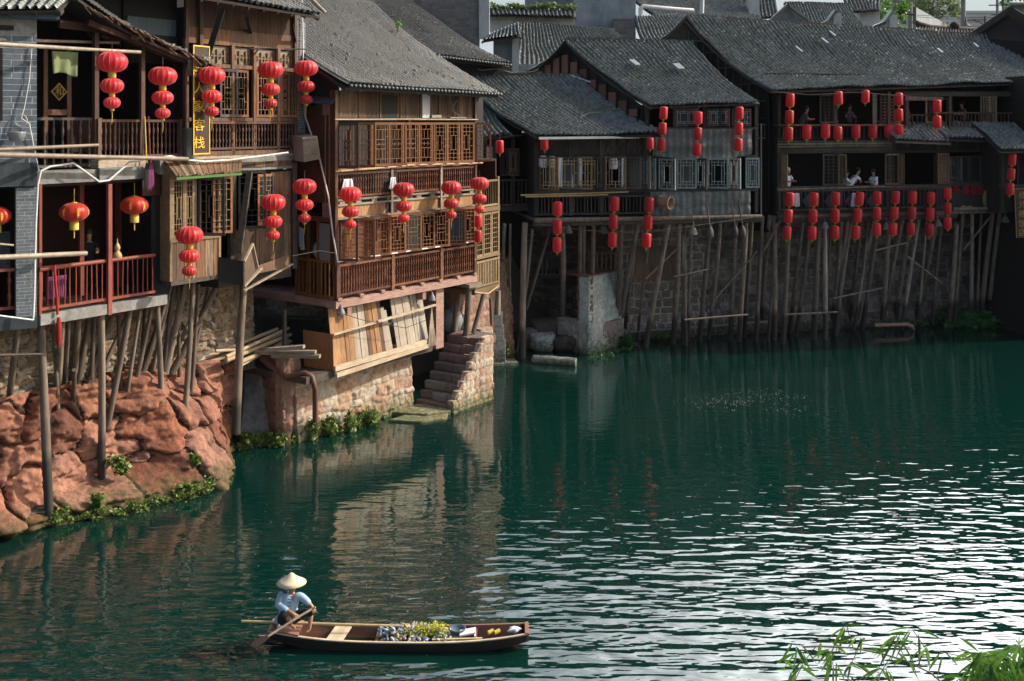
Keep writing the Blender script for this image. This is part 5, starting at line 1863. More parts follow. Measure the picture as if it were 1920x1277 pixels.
# boards under the eave
boards(h2, F2, .06, U - .07, z_t, z_e, -.03, 'board_brown', .17, name='eave_boards', battens=True)
mb = MB()
mb.ub(F2, F2.u(791), F2.u(805), z_t + .01, z_e, .004, .03)
mb.build('white_board', MAT['plaster_white'], h2)
mb = MB()
mb.tube([F2.p(846, 190, .1), F2.p(853, 217, .12)], .02, 5)
mb.tube([F2.p(857, 188, .1), F2.p(845, 205, .1), F2.p(862, 218, .14)], .018, 5)
mb.ub(F2, F2.u(806), F2.u(824), z_t + .02, z_t + .12, .03, .1)
mb.ub(F2, F2.u(838), F2.u(868), z_t - .0, z_t + .05, .03, .16)
mb.build('wall_bracket', MAT['beam'], h2)
# roof
E0 = P(652, 160, 32.9)
E1 = P(940, 177, 39.4)
inl = V((-.82, .57, 0)).normalized()
R0 = E0 + inl * 6.4 + V((0, 0, 3.75))
R1 = E1 + inl * 6.4 + V((0, 0, 3.75))
tile_roof(h2, E0, E1, R0, R1, 'tile', .19, .105, seed=31, wav=.09, sag=.22, loose=.02)
ridge(h2, R0, R1, seed=2)
mb = MB()
for a_, b_ in ((E0, R0), (E1, R1)):
    if a_ is E1:
        mb.build('gable_wall', MAT['board_dark'], h2)
        mb = MB()
    a2, b2_ = a_ + inl * .7 - F2.d3 * (-.25 if a_ is E0 else .45), b_ - F2.d3 * (-.25 if a_ is E0 else .45)
    mb.plate([V((a2.x, a2.y, 10.8)), V((b2_.x, b2_.y, 9.5)), b2_ - V((0, 0, .5)), a2 + V((0, 0, .1))], F2.d3 * (.1 if a_ is E0 else -.1))
mb.build('gable_wall', MAT['board_dark'], h2)
# eave end tiles
mb = MB()
n = int((E1 - E0).length / .19)
for i in range(n):
    q = E0.lerp(E1, (i + .5) / n) - inl * .03
    mb.lathe(q + V((0, 0, -.03)), [(.02, -.03), (.075, -.01), (.07, .05), (.02, .08)], 7, random.uniform(.5, .95))
mb.build('eave_tiles', MAT['tile'], h2)
# side face: brown corner boards, brick patch, dark doorway, awning
US = S2.L
z_fs = 4.40
boards(h2, S2, US - .62, US - .04, z_t - 3.2, z_e, -.06, 'beam_pink', .16, name='side_boards')
boards(h2, S2, -.3, US - .64, 6.9, 7.6, -.5, 'black', .2, name='side_boards')
boards(h2, S2, -.3, US - .64, z_t - .25, 10.9, -.2, 'board_old', .35, name='side_panel')
mb = MB()
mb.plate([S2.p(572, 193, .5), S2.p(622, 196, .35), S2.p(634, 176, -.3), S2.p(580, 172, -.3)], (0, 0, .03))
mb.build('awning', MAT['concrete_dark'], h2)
room(h2, S2, -.8, US - .1, 6.95, 10.9, -.3, 2.5, 'black')
room(h2, S2, -.1, US - .2, z_fs, 6.9, -.25, 2.0, 'interior_red')
mb = MB()
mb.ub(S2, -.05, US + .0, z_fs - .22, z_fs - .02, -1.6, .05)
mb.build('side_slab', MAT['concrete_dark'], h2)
mb = MB()
for u in (.0, .55, 1.05, US - .1):
    mb.ub(S2, u, u + .08, z_fs, 6.85, -.08, .0)
mb.ub(S2, .09, US - .12, z_fs, z_fs + .12, -.07, -.01)
mb.ub(S2, .09, US - .12, z_r1 + .02, z_r1 + .1, -.07, -.01)
mb.ub(S2, 0, US, 6.852, 7.0, -.1, .02)
for i in range(9):
    u = .14 + i * (US - .3) / 9
    mb.ub(S2, u, u + .055, z_fs + .125, z_r1 + .015, -.05, -.02)
mb.build('side_frame', MAT['window_wood'], h2)
mb = MB()
mb.ub(S2, 1.14, US - .16, z_r1 + .15, 6.8, -.06, -.04)
mb.build('glass_door', MAT['glass_pale'], h2)
mb = MB()
mb.lathe(S2.pt(.75, z_r1 - .1, -.8), [(.05, 0), (.4, .1), (.55, .35), (.5, .6), (.25, .8), (.03, .85)], 14)
lone(mb, 'white_bundle', MAT['cloth_white'], 'rounded white bundle inside the side balcony doorway', 'bundle', S2.pt(.75, z_r1 - .1, -.8))
cloth('hanging_shirt', [S2.p(562, 425, -.02), S2.p(570, 430, .0), S2.p(572, 468, .0), S2.p(562, 465, -.02)], 'cloth_white', 'pale blue-white shirt hanging at the side balcony opening', 'shirt')
cloth('hanging_shirt', [F2.p(645, 336, .16), F2.p(660, 335, .16), F2.p(665, 358, .16), F2.p(641, 358, .16)], 'cloth_white', 'off-white shirt hung on the rail above the first lower lantern', 'shirt', group='laundry on the window rail')
cloth('hanging_shirt', [F2.p(732, 333, .16), F2.p(741, 332, .16), F2.p(741, 356, .16), F2.p(728, 356, .16)], 'cloth_white', 'narrow white undershirt hung beside the second lower lantern', 'shirt', group='laundry on the window rail')

# right bay of house two
F2b = F((889, 39.2), (935, 40.9))
railing(h2, F2b, 0, F2b.L, F2b.z(890, 543), F2b.z(890, 492), 0, 'lattice_tan', 'slat', .12)
mb = MB()
mb.ub(F2b, -.05, F2b.L, F2b.z(890, 553), F2b.z(890, 543) - .003, -1.8, .05)
mb.ub(F2b, -.05, F2b.L, F2b.z(890, 488) + .002, F2b.z(890, 488) + .09, -.06, .06)
mb.ub(F2b, -.05, F2b.L, F2b.z(890, 400), F2b.z(890, 392), -.3, .06)
mb.ub(F2b, F2b.L - .1, F2b.L + .02, F2b.z(890, 553), F2b.z(890, 335), -.1, .03)
mb.build('bay_rail', MAT['lattice_tan'], h2)
zb_, zt_ = F2b.z(890, 487) + .06, F2b.z(890, 402)
for k in range(3):
    casement(h2, F2b.pt(.05 + k * F2b.L / 3, zb_, 0), F2b.d3, F2b.L / 3 - .04, zt_ - zb_, 'lattice_tan', 'lattice_tan', 3, 'lattice_panel')
railing(h2, F2b, 0, F2b.L, F2b.z(890, 392) + .003, F2b.z(890, 340), -.02, 'lattice_tan', 'stick', .16)
room(h2, F2b, 0, F2b.L, F2b.z(890, 543), F2b.z(890, 300), -.1, 2.5, 'interior_brown')
boards(h2, F2b, -.1, F2b.L, z_t - 1.8, z_e, -.7, 'board_dark', .2, name='end_boards')
mb = MB()
mb.tube([F2b.p(890, 548, .1), F2b.p(915, 551, .2), F2b.p(935, 536, .15)], .03, 6)
mb.build('hanging_hose', MAT['plank_pale'], h2)

# plank screen under the floor
ps = T('plank_screen', 'leaning screen of bright orange and bleached grey planks under the sunlit balustrade', 'screen', F2.pt(2.4, 2.2, -.1))
zt_, zb_ = 4.12, 2.25
rs = random.Random(11)
u = -.05
uE = F2.u(803, -.1)
cols = ['orange', 'orange', 'grey', 'grey', 'orange', 'orange', 'dark', 'orange', 'orange', 'greyd', 'greyd', 'gap'] 
k = 0
while u < uE - .05:
    w = rs.uniform(.12, .2)
    t = u / uE
    if t < .18: m, top = 'orange', zt_
    elif t < .34: m, top = 'board_grey', zt_
    elif t < .50: m, top = ('orange' if k % 3 else 'board_old'), zt_ - .05
    elif t < .58: m, top = 'board_grey', zt_ - rs.uniform(.1, .5)
    elif t < .62: u += w; k += 1; continue
    else: m, top = 'board_grey', zt_ - rs.uniform(.02, .35) * (1 if t < .85 else .3)
    if .79 < t < .82: m = 'orange'
    w = min(w * (1.3 if m == 'orange' else 1), uE - u)
    mb = MB()
    ln = -.10 * min(1, t * 1.6) + rs.uniform(-.02, .02)
    zb2 = zb_ + .02 + .0 * t
    mb.obox(F2.pt(u, zb2, -.05 + rs.uniform(-.01, .02)), F2.d3 * (w - .012), V((0, 0, top - zb2)) + F2.d3 * ln - F2.n3 * .25, F2.n3 * .028, rs.random())
    mb.build('plank', MAT[m], ps)
    u += w
    k += 1
mb = MB()
mb.beam(F2.pt(-.1, 3.36, .02), F2.pt(F2.u(712), 3.46, .02), .05, .10, F2.n3)
mb.beam(F2.pt(F2.u(705), 3.48, .06), F2.pt(F2.u(817, .1), 3.62, .08), .06, .11, F2.n3)
mb.build('cross_rail', MAT['plank_pale'], ps)
mb = MB()
mb.beam(F2.pt(-.12, 2.30, .10), F2.pt(F2.u(805, .1), 2.42, .1), .10, .16)
mb.beam(F2.pt(-.10, 2.10, .14), F2.pt(F2.u(800, .1), 2.28, .14), .12, .13)
mb.build('sill_beam', MAT['plank_pale'], ps)
mb = MB()
q = [F2.pt(-.05, 2.2, .0), F2.pt(-.05, 3.35, -.05)]
mb.plate([q[0], q[1], q[1] + V((-1.0, .35, .08)), q[0] + V((-1.0, .35, .08))], V((.0, .03, 0)))
mb.build('side_panel', MAT['window_wood'], ps)
mb = MB()
mb.ub(F2, -1.2, F2.u(812), 2.0, 2.22, -4.5, -.02)
mb.ub(F2, -1.1, -1.0, 2.23, 4.15, -1.2, -1.1)
mb.build('deck', MAT['beam_dark'], ps)
mb = MB()
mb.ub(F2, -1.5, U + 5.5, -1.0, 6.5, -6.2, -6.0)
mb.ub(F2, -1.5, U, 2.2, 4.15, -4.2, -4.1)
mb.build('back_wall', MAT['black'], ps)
# column and props by the steps
mb = MB()
mb.ub(F2, F2.u(822), F2.u(836), 2.0, 4.16, -.6, -.1)
mb.build('red_column', MAT['beam_pink'], h2)
for a, b, off, r in (((861, 545), (849, 642), -.9, .13), ((880, 530), (873, 640), .0, .12), ((907, 550), (887, 625), .1, .09), ((919, 560), (922, 610), -.6, .06), ((934, 545), (932, 590), -.3, .12)):
    mb = MB()
    mb.pole(F2.p(a[0], a[1], off), F2.p(b[0], b[1], off), r * .9, r, 9, .01)
    mb.build('stilt', MAT['stilt'], h2)
mb = MB()
mb.ub(F2, F2.u(868), F2.u(892), 4.0, 4.14, -.3, .3)
mb.build('step_plank', MAT['beam'], h2)
mb = MB()
q = F2.p(808, 600, .1)
for k in range(10):
    a = -.22 + k * .045
    mb.tube([F2.pt(F2.u(803), 3.55, .15), F2.pt(F2.u(803) + a * .5, 2.9, .15), F2.pt(F2.u(803) + a, 2.25, .2)], .02, 4)
lone(mb, 'drying_net', MAT['bamboo'], 'bundle of pale netting hanging from the screen rail beside the red column', 'net', F2.pt(F2.u(803), 2.25, .15))
mb = MB()
q = F2.p(848, 600, -1.2)
mb.lathe(q, [(.02, -.5), (.3, -.38), (.42, 0), (.3, .38), (.02, .5)], 12)
lone(mb, 'grey_basin', MAT['plaster'], 'round grey basin standing in the dark entrance at the top of the steps', 'basin', q - V((0, 0, .5)))
for q, lab in ((F2.p(640, 590, .15), 'small metal lamp under the left end of the pinkish beam'), (F2.p(810, 563, .15), 'small metal lamp under the beam above the steps')):
    mb = MB()
    mb.lathe(q, [(.13, 0), (.10, .12), (.05, .2), (.03, .28)], 10)
    mb.tube([q + V((0, 0, .28)), q + V((0, 0, .45)) - F2.n3 * .2], .012, 5)
    lone(mb, 'lamp', MAT['grey_metal'], lab, 'lamp', q, 'small lamps under the floor beam')

# brown drain pipe, plank stack, boards in the recess
mb = MB()
mb.tube([P(490, 672, 33.4), P(537, 707, 32.9), P(572, 699, 32.8), P(585, 706, 32.75), P(591, 730, 32.7), PW(591, 790, .6), PW(591, 815, .1)], .085, 10)
lone(mb, 'drain_pipe', MAT['pipe_brown'], 'rusty brown drain pipe elbowing across the red buttress into the river', 'pipe', PW(591, 815, .1))
grp = 'long poles stacked on the ledge'
pk = [((366, 678), (520, 617), .07), ((372, 688), (535, 622), .08), ((424, 669), (541, 615), .06), ((424, 676), (545, 627), .075), ((443, 682), (545, 640), .075), ((442, 690), (540, 636), .06), ((404, 658), (560, 650), .05)]
labs = ['lowest left pole of the stack, its end nearest the rubble wall', 'thick pole lying just under the left-most pole of the stack', 'thin upper pole of the stack beside the dark stilt', 'pole lying across the middle of the stack',
        'thick pole on the right side of the stack', 'pole whose sawn end sticks out furthest towards the river', 'thin pole lying flatter than the others behind the stack']
for i, ((a, b, r), lab) in enumerate(zip(pk, labs)):
    mb = MB()
    mb.pole(P(a[0], a[1], 32.0 + .05 * i), P(b[0], b[1], 34.6 + .05 * i), r, r * .8, 9, .008)
    lone(mb, 'stacked_pole', MAT['plank_pale'], lab, 'pole', P(b[0], b[1], 34.5), grp)
for i, (a, b, lab) in enumerate((((478, 661), (592, 660), 'pale sawn beam laid level under the stacked poles'), ((510, 667), (600, 668), 'shorter sawn beam laid on the red buttress'), ((505, 655), (570, 650), 'split plank lying on top of the sawn beams'))):
    mb = MB()
    mb.beam(P(a[0], a[1], 33.2 - .1 * i), P(b[0], b[1], 33.0 - .1 * i), .2, .10)
    lone(mb, 'sawn_beam', MAT['beam'], lab, 'beam', P(a[0], a[1], 33.2), 'sawn beams on the buttress')
rb = T('shed', 'dark plank shed front in the recess behind the stacked poles', 'shed', P(550, 655, 35.0))
Fr = F((488, 35.4), (597, 34.9))
boards(rb, Fr, 0, Fr.L, Zc(655, 35), Zc(600, 35), -.2, 'board_dark', .25, name='plank_front')
mb = MB()
mb.ub(Fr, -.1, Fr.L + .1, Zc(601, 35), Zc(597, 35), -.3, -.1)
mb.ub(Fr, -.8, Fr.L + .3, Zc(660, 35), Zc(655, 35), -1.0, -.05)
mb.build('shed_beam', MAT['concrete_dark'], rb)
mb = MB()
mb.ub(Fr, -1.0, Fr.L + .5, Zc(660, 35), Zc(450, 35), -1.6, -1.5)
mb.build('back_wall', MAT['black'], rb)
# ================================================================ HOUSE THREE (front, tiled roof, dark windows)
F3 = F((1008, 45.0), (1420, 46.8))
h3 = T('stilt_house', 'shaded timber house on stilts with white curtains in its open windows and low tiled roof', 'house', F3.pt(2.5, 0, 0))
h3b = T('stilt_house', 'shaded timber house on stilts with grey plastic sheeting under both window rows', 'house', F3.pt(7.5, 0, 0))
for o in (h3, h3b): pass
u_a, u_b, u_c, u_d = F3.u(1005), F3.u(1212), F3.u(1420), F3.u(1216)
f0, f1 = F3.z(1010, 418), F3.z(1010, 405)
zr = F3.z(1010, 368)
w0, w1 = F3.z(1010, 357), F3.z(1010, 292)
l0, l1 = F3.z(1010, 290), F3.z(1010, 260)
def pole_beam(par, f, ua, ub_, z, off, r=.09, mat='stilt', name='floor_beam'):
    mb = MB()
    mb.pole(f.pt(ua, z, off), f.pt(ub_, z, off), r, r * .85, 8, .006)
    mb.pole(f.pt(ua, z - .17, off - .15), f.pt(ub_, z - .15, off - .15), r, r, 8, .006)
    mb.ub(f, ua, ub_, z - .06, z + .05, -6.5, off - .3)
    mb.build(name, MAT[mat], par)
pole_beam(h3, F3, u_a - .1, u_b - .02, f0 + .12, .15, .11)
pole_beam(h3b, F3, u_b + .02, u_c + .15, f0 + .12, .15, .11)
railing(h3, F3, u_a, u_b - .05, f1, zr, .05, 'rail_dark', 'stick', .15, r=.045)
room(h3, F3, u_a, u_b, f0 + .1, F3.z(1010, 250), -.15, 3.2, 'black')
boards(h3, F3, u_a, u_b, zr + .02, w0, -.02, 'board_dark', .3, name='sill_boards')
mb = MB()
for p_ in (1005, 1070, 1127, 1209):
    mb.ub(F3, F3.u(p_) - .09, F3.u(p_) + .09, f1, F3.z(1010, 252), -.1, .1)
mb.ub(F3, u_a, u_b, w0 - .1, w0, -.08, .09)
mb.ub(F3, u_a, u_b, w1, l0, -.08, .09)
mb.ub(F3, u_a, u_b, l1, F3.z(1010, 250), -.08, .12)
mb.build('post', MAT['beam_dark'], h3)
mb = MB()
mb.ub(F3, u_a, u_b + .02, F3.z(1010, 259), F3.z(1010, 254), .125, .5)
mb.build('eave_fascia', MAT['beam'], h3)
mb = MB()     # diamond lattice
n = 44
for i in range(n):
    u = u_a + (i + .5) * (u_b - u_a) / n
    for s in (-1, 1):
        mb.beam(F3.pt(u - .25 * s, l0 + .02, .0 + .012 * s), F3.pt(u + .25 * s, l1 - .02, .0 + .012 * s), .02, .012, F3.n3)
mb.build('diamond_lattice', MAT['stilt'], h3)
hh = w1 - w0 - .08
for i, (px, w, ang, lm) in enumerate(((1011, .95, 45, 'lattice_gold'), (1026, .6, 62, 'lattice_gold'), (1046, .85, 14, 'lattice_gold'), (1072, .9, 35, 'lattice_gold'), (1088, .9, 12, 'lattice_gold'), (1110, .7, 50, 'lattice_dark'),
                                   (1134, .95, 40, 'lattice_gold'), (1160, .95, 25, 'lattice_dark'), (1180, .85, 20, 'lattice_dark'), (1200, .5, 50, 'lattice_teal'))):
    a = R(ang)
    casement(h3, F3.pt(F3.u(px), w0 + .04, .06), F3.d3 * math.cos(a) + F3.n3 * math.sin(a), w, hh, 'rail_dark' if i % 3 else 'lattice_tan', lm, 2, bar=.028, glass='glass' if i in (2, 7) else None)
for i, (px, w, lab) in enumerate(((1043, .28, 'narrow patterned white curtain in the second open window from the hanging lantern'), (1070, .3, 'patterned white curtain gathered beside the middle post'), (1083, .22, 'thin white curtain just right of the middle post'), (1165, .25, 'white curtain strip in the right window pair'), (1186, .25, 'blue-white curtain strip nearest the basket'))):
    cloth('curtain', [F3.p(px, 296, .16), F3.p(px, 296, .16) + F3.d3 * w, F3.p(px, 350, .16) + F3.d3 * w * .8, F3.p(px, 350, .16)], 'cloth_white', lab, 'curtain', fold=.05, group='curtains in the shaded windows')
for i, (px, py) in enumerate(((1018, 300), (1035, 301), (1150, 303), (1182, 303))):
    mb = MB()
    q = F3.p(px, py + 14, .0)
    mb.lathe(q, [(.16, 0), (.2, .08), (.2, .35), (.12, .5)], 10)
    lone(mb, 'paper_lamp', MAT['cloth_white'], ['white paper lamp nearest the hanging red lantern', 'white paper lamp between the first two open windows', 'white paper lamp in the fourth window', 'white paper lamp beside the blue-white curtain'][i], 'lamp', q, 'white paper lamps in the windows')
mb = MB()
mb.pole(F3.p(976, 366, .3), F3.p(1178, 360, .3), .04, .03, 7, .012)
mb.pole(F3.p(985, 369, .35), F3.p(1140, 365, .35), .035, .03, 7, .012)
lone(mb, 'bamboo_pole', MAT['bamboo_fresh'], 'long yellowish bamboo pole laid along the shaded window sill', 'pole', F3.p(1080, 366, .3))
mb = MB()
mb.lathe((0, 0, 0), [(.16, 0), (.19, .05), (.17, .2), (.15, .4), (.19, .58), (.2, .6), (.17, .6), (.12, .4)], 16)
q = F3.p(1246, 379, .45)
mb.v = [tuple(q + V((y * .9 + z * .9, -x * .3 - z * .35 , x * 1.1 + z * .05))) for x, y, z in mb.v]
# wicker fish basket seen into its mouth
bk = MB()
ax_ = V((.75, -.62, -.08)).normalized()
s1 = ax_.cross(V((0, 0, 1))).normalized()
s2 = s1.cross(ax_)
prof = [(.16, -.35), (.26, -.3), (.27, -.05), (.25, .1), (.28, .28), (.30, .32), (.25, .32), (.22, .1), (.2, -.25)]
vs, fs = [], []
for r_, z_ in prof:
    for k in range(18):
        a = 2 * math.pi * k / 18
        vs.append(q + ax_ * z_ + s1 * math.cos(a) * r_ + s2 * math.sin(a) * r_)
for i in range(len(prof) - 1):
    for k in range(18):
        fs.append((i * 18 + k, i * 18 + (k + 1) % 18, (i + 1) * 18 + (k + 1) % 18, (i + 1) * 18 + k))
fs.append(tuple(range(18))); fs.append(tuple(range(8 * 18, 9 * 18)))
bk._add(vs, fs, True)
lone(bk, 'wicker_basket', MAT['wicker'], 'round wicker fish basket hanging mouth outwards on the plastic sheeting', 'basket', q)

# section with sheeting
room(h3b, F3, u_b + .05, u_c, f0 + .1, F3.z(1215, 196), -.15, 3.5, 'black')
def tarp(name, par, f, ua, ub_, za, zb, off, sag=0.0, seed=0):
    n, m = 60, 14
    vs = []
    for j in range(m + 1):
        for i in range(n + 1):
            s, t = i / n, j / n * n / m
            u, z = ua + (ub_ - ua) * s, za + (zb - za) * t + sag * math.sin(math.pi * s) * (1 - t)
            vs.append((u, z))
    A = np.array(vs)
    h = off + .10 * fbm(A[:, 0] * .9 + seed, A[:, 1] * 3.0, seed=seed) + .05 * fbm(A[:, 0] * 4, A[:, 1] * 1.0, seed=seed + 2) + .018 * np.sin(A[:, 0] * 21)
    pts = [f.pt(u, z, o_) for (u, z), o_ in zip(vs, h)]
    return mesh_obj(name, pts, grid_faces(m + 1, n + 1), MAT['tarp'], par, [.5] * (m * n), True)
tarp('lower_sheeting', h3b, F3, u_b + .12, F3.u(1405), F3.z(1215, 409), F3.z(1215, 360), .12, .12, 1)
tarp('upper_sheeting', h3b, F3, F3.u(1222), F3.u(1408), F3.z(1222, 290), F3.z(1222, 242), .15, -.25, 2)
mb = MB()
for p_ in (1214, 1268, 1320, 1378, 1418):
    mb.ub(F3, F3.u(p_) - .07, F3.u(p_) + .07, f1, F3.z(1215, 198), -.12, .04)
mb.ub(F3, u_b, u_c, F3.z(1215, 360), F3.z(1215, 357), -.1, .1)
mb.ub(F3, u_b, u_c, F3.z(1215, 295), F3.z(1215, 292), -.1, .06)
mb.ub(F3, u_b, u_c, F3.z(1215, 242), F3.z(1215, 239), -.1, .1)
mb.build('timber_frame', MAT['beam_dark'], h3b)
hh = F3.z(1215, 296) - F3.z(1215, 356) - .05
for i, (px, w, ang) in enumerate(((1216, .35, 50), (1234, .95, 60), (1268, .85, 15), (1300, .75, 62), (1326, .9, 30), (1362, .7, 55), (1397, .62, 8))):
    a = R(ang)
    casement(h3b, F3.pt(F3.u(px), F3.z(1215, 356) + .03, .05), F3.d3 * math.cos(a) + F3.n3 * math.sin(a), w, hh, 'lattice_teal' if i != 3 else 'rail_dark', 'lattice_teal', 2, bar=.03, glass='glass' if i in (2, 6) else None)
hh = F3.z(1215, 202) - F3.z(1215, 238) - .05
for i, (px, w, ang) in enumerate(((1262, .95, 10), (1285, .6, 50), (1325, .6, 30), (1345, .6, 50), (1372, .85, 10))):
    a = R(ang)
    casement(h3b, F3.pt(F3.u(px), F3.z(1215, 238) + .02, .0), F3.d3 * math.cos(a) + F3.n3 * math.sin(a), w, hh, 'rail_dark', 'lattice_teal', 2, bar=.025, glass='glass')

# roofs of house three
def roof3(par, e0, e1, r0, r1, **k):
    return tile_roof(par, e0, e1, r0, r1, 'tile_blue', **k)
E0, E1 = P(1006, 252, 44.2), P(1242, 250, 45.4)
R0, R1 = P(848, 136, 49.5), P(1088, 143, 50.5)
mb = MB()
mb.beam(E0 + V((.1, -.08, -.16)), E1 + V((-1.0, -.08, -.16)), .05, .10)
mb.build('eave_gutter', MAT['white'], h3)
roof3(h3, E0, E1, R0, R1, seed=41, pitch=.21, exp=.13, wav=.14, sag=.3, loose=.02)
ridge(h3, R0, R1, seed=4)
mb = MB()
mb.tube([P(1065, 140, 50.4), P(1110, 155, 49.9), P(1160, 185, 49), P(1200, 198, 48), P(1222, 203, 46.5)], .05, 6)
lone(mb, 'white_cable', MAT['white'], 'thick white cable sagging over the low tiled roof', 'cable', P(1160, 185, 49))
mb = MB()
q = [(945, 205), (980, 212), (1010, 222), (1050, 226), (1090, 225), (1105, 217), (1125, 216)]
mb.tube([(E0.lerp(E1, .0)).lerp(R0, .0) * 0 + P(x, y, 45.6 + (250 - y) * .043) + V((0, -.05, .12)) for x, y in q], .025, 5)
lone(mb, 'brown_cable', MAT['bamboo'], 'thin tan cable lying loose across the low tiled roof', 'cable', P(1050, 226, 46.5))
mb = MB()
mb.tube([P(x, y, 49.5) + V((0, -.1, .2)) for x, y in [(880, 134), (905, 140), (930, 137), (960, 145), (1000, 143), (1010, 138)]], .03, 5)
lone(mb, 'ridge_cable', MAT['bamboo'], 'tan cable trailing along the ridge of the low tiled roof', 'cable', P(930, 137, 49.5))
E0, E1 = P(1220, 197, 45.5), P(1424, 190, 46.2)
R0, R1 = P(1058, 73, 51), P(1300, 80, 52)
roof3(h3b, E0, E1, R0, R1, seed=43, pitch=.21, exp=.13, wav=.14, sag=.3, loose=.02)
ridge(h3b, R0, R1, seed=5)
SKY = [(h3b, E0, E1, R0, R1, [(.30, .56, 3), (.62, .50, 4)])]
# back slope and timber gable facing left
Bk0, Bk1 = P(984, 137, 55.5), P(1230, 140, 57)
roof3(h3b, Bk0, Bk1, R0, R1, seed=44, pitch=.21, exp=.13, wav=.1, sag=.2, name='back_roof')
A_, C_ = P(1205, 197, 46.4), P(990, 140, 55)
low = 7.0
Fg = F.__new__(F)
Fg.A, Fg.B = V((C_.x, C_.y)), V((A_.x, A_.y))
Fg.L = (Fg.B - Fg.A).length; Fg.d = (Fg.B - Fg.A) / Fg.L; Fg.n = V((Fg.d.y, -Fg.d.x)); Fg.d3 = V((Fg.d.x, Fg.d.y, 0)); Fg.n3 = V((Fg.n.x, Fg.n.y, 0))
B_ = Fg.p(1060, 84)
mb = MB()
mb.plate([V((A_.x, A_.y, low)), V((C_.x, C_.y, low)), C_ - V((0, 0, .12)), B_ - V((0, 0, .2)), A_ - V((0, 0, .12))], -Fg.n3 * .12)
mb.build('gable_wall', MAT['board_dark'], h3b)
uB = (V((B_.x, B_.y)) - Fg.A).dot(Fg.d)
def gtop(u): 
    return (C_.z + (B_.z - C_.z) * u / uB if u < uB else B_.z + (A_.z - B_.z) * (u - uB) / (Fg.L - uB)) - .25
mb = MB()
u = .1
while u < Fg.L - .2:
    w = .8
    for z0_, z1_ in ((8.5, 10.2), (10.28, 12.0), (12.08, 13.9), (13.98, 15)):
        zt_ = min(z1_, gtop(u + .1), gtop(min(u + w, Fg.L)))
        if zt_ > z0_ + .2:
            mb.ub(Fg, u, u + w - .1, z0_, zt_, .01, .04)
    u += w
mb.build('gable_panels', MAT['gable_board'], h3b)
mb = MB()
u = .05
while u < Fg.L:
    mb.ub(Fg, u - .05, u + .05, 8.4, gtop(min(u, Fg.L)), .04, .12)
    u += .8
mb.build('gable_posts', MAT['black'], h3b)

# left wing of house three
wg = F((905, 46.3), (1003, 46.9))
zf0 = wg.z(905, 388)
railing(h3, wg, 0, wg.L, zf0, wg.z(905, 337), .0, 'rail_dark', 'stick', .16, r=.045)
mb = MB()
mb.ub(wg, -.2, wg.L, zf0 - .2, zf0, -2.5, .1)
for p_ in (928, 962, 1000):
    mb.ub(wg, wg.u(p_) - .07, wg.u(p_) + .07, zf0, wg.z(905, 262), -.1, .05)
mb.build('wing_frame', MAT['beam_dark'], h3)
room(h3, wg, -.2, wg.L, zf0, wg.z(905, 255), -.3, 2.8, 'black', 'wing_interior')
casement(h3, wg.pt(wg.u(937), wg.z(905, 330), .02), wg.d3, .55, 1.2, 'lattice_dark', 'lattice_dark', 2, bar=.03)
casement(h3, wg.pt(wg.u(950), wg.z(905, 330), .02), wg.d3 * .8 + wg.n3 * .6, .6, 1.2, 'rail_dark', 'lattice_tan', 2, bar=.03)
cloth('curtain', [wg.p(912, 275, -.1), wg.p(925, 275, -.1), wg.p(924, 328, -.1), wg.p(912, 328, -.1)], 'cloth_white', 'blue-white patterned curtain beside the sunlit timber house', 'curtain', fold=.05, group='curtains in the shaded windows')
E0, E1 = P(880, 258, 44.8), P(962, 250, 45.0)
roof3(h3, E0, E1, P(870, 190, 48), P(915, 200, 48), seed=47, wav=.12, sag=.1, name='wing_roof', loose=.1)

mb = MB()
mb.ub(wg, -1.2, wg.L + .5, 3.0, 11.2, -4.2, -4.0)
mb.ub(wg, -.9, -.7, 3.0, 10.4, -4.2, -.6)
mb.build('back_wall', MAT['black'], h3)  # black filler added to keep the gap behind the wing dark
# under house three
mb = MB()
q = P(1192, 465, 47.2)
Ff = F((1192, 47.2), (1272, 47.5))
mb.ub(Ff, 0, Ff.L, Ff.z(1192, 526), Ff.z(1192, 461), -.05, 0)
lone(mb, 'plywood_board', MAT['board_old'], 'large square weathered plywood board fixed among the stilts', 'board', Ff.pt(Ff.L / 2, Ff.z(1192, 526)))
mb = MB()
mb.pole(P(1211, 523, 46.9), P(1281, 455, 46.9), .04, .03, 6)
lone(mb, 'leaning_pole', MAT['plank_pale'], 'pale thin pole leaning diagonally across the plywood board', 'pole', P(1211, 523, 46.9))
Fq = F((990, 48.6), (1160, 48.2))
ub_ = T('lower_balcony', 'small hidden balcony with sunlit turned balusters behind the stilts', 'balcony', Fq.pt(Fq.L - 1, Fq.z(1155, 520)))
railing(ub_, Fq, Fq.u(1098), Fq.u(1158), Fq.z(1155, 519), Fq.z(1155, 473), 0, 'lattice_tan', 'turned', .19, r=.07)  # tan here, dark further left: lit and shaded look put into the railing colours
railing(ub_, Fq, Fq.u(1005), Fq.u(1060), Fq.z(1155, 519), Fq.z(1155, 480), 0, 'rail_dark', 'turned', .19, r=.07)
mb = MB()
mb.ub(Fq, Fq.u(1000), Fq.u(1160), Fq.z(1155, 524), Fq.z(1155, 519) - .002, -2.0, .05)
mb.build('floor_boards', MAT['beam_dark'], ub_)
cloth('red_cloth', [P(1108, 512, 46.2), P(1112, 512, 46.2), P(1110, 556, 46.2), P(1106, 552, 46.2)], 'cloth_red', 'red cloth strip hanging from a stilt beside the grey pier', 'cloth')

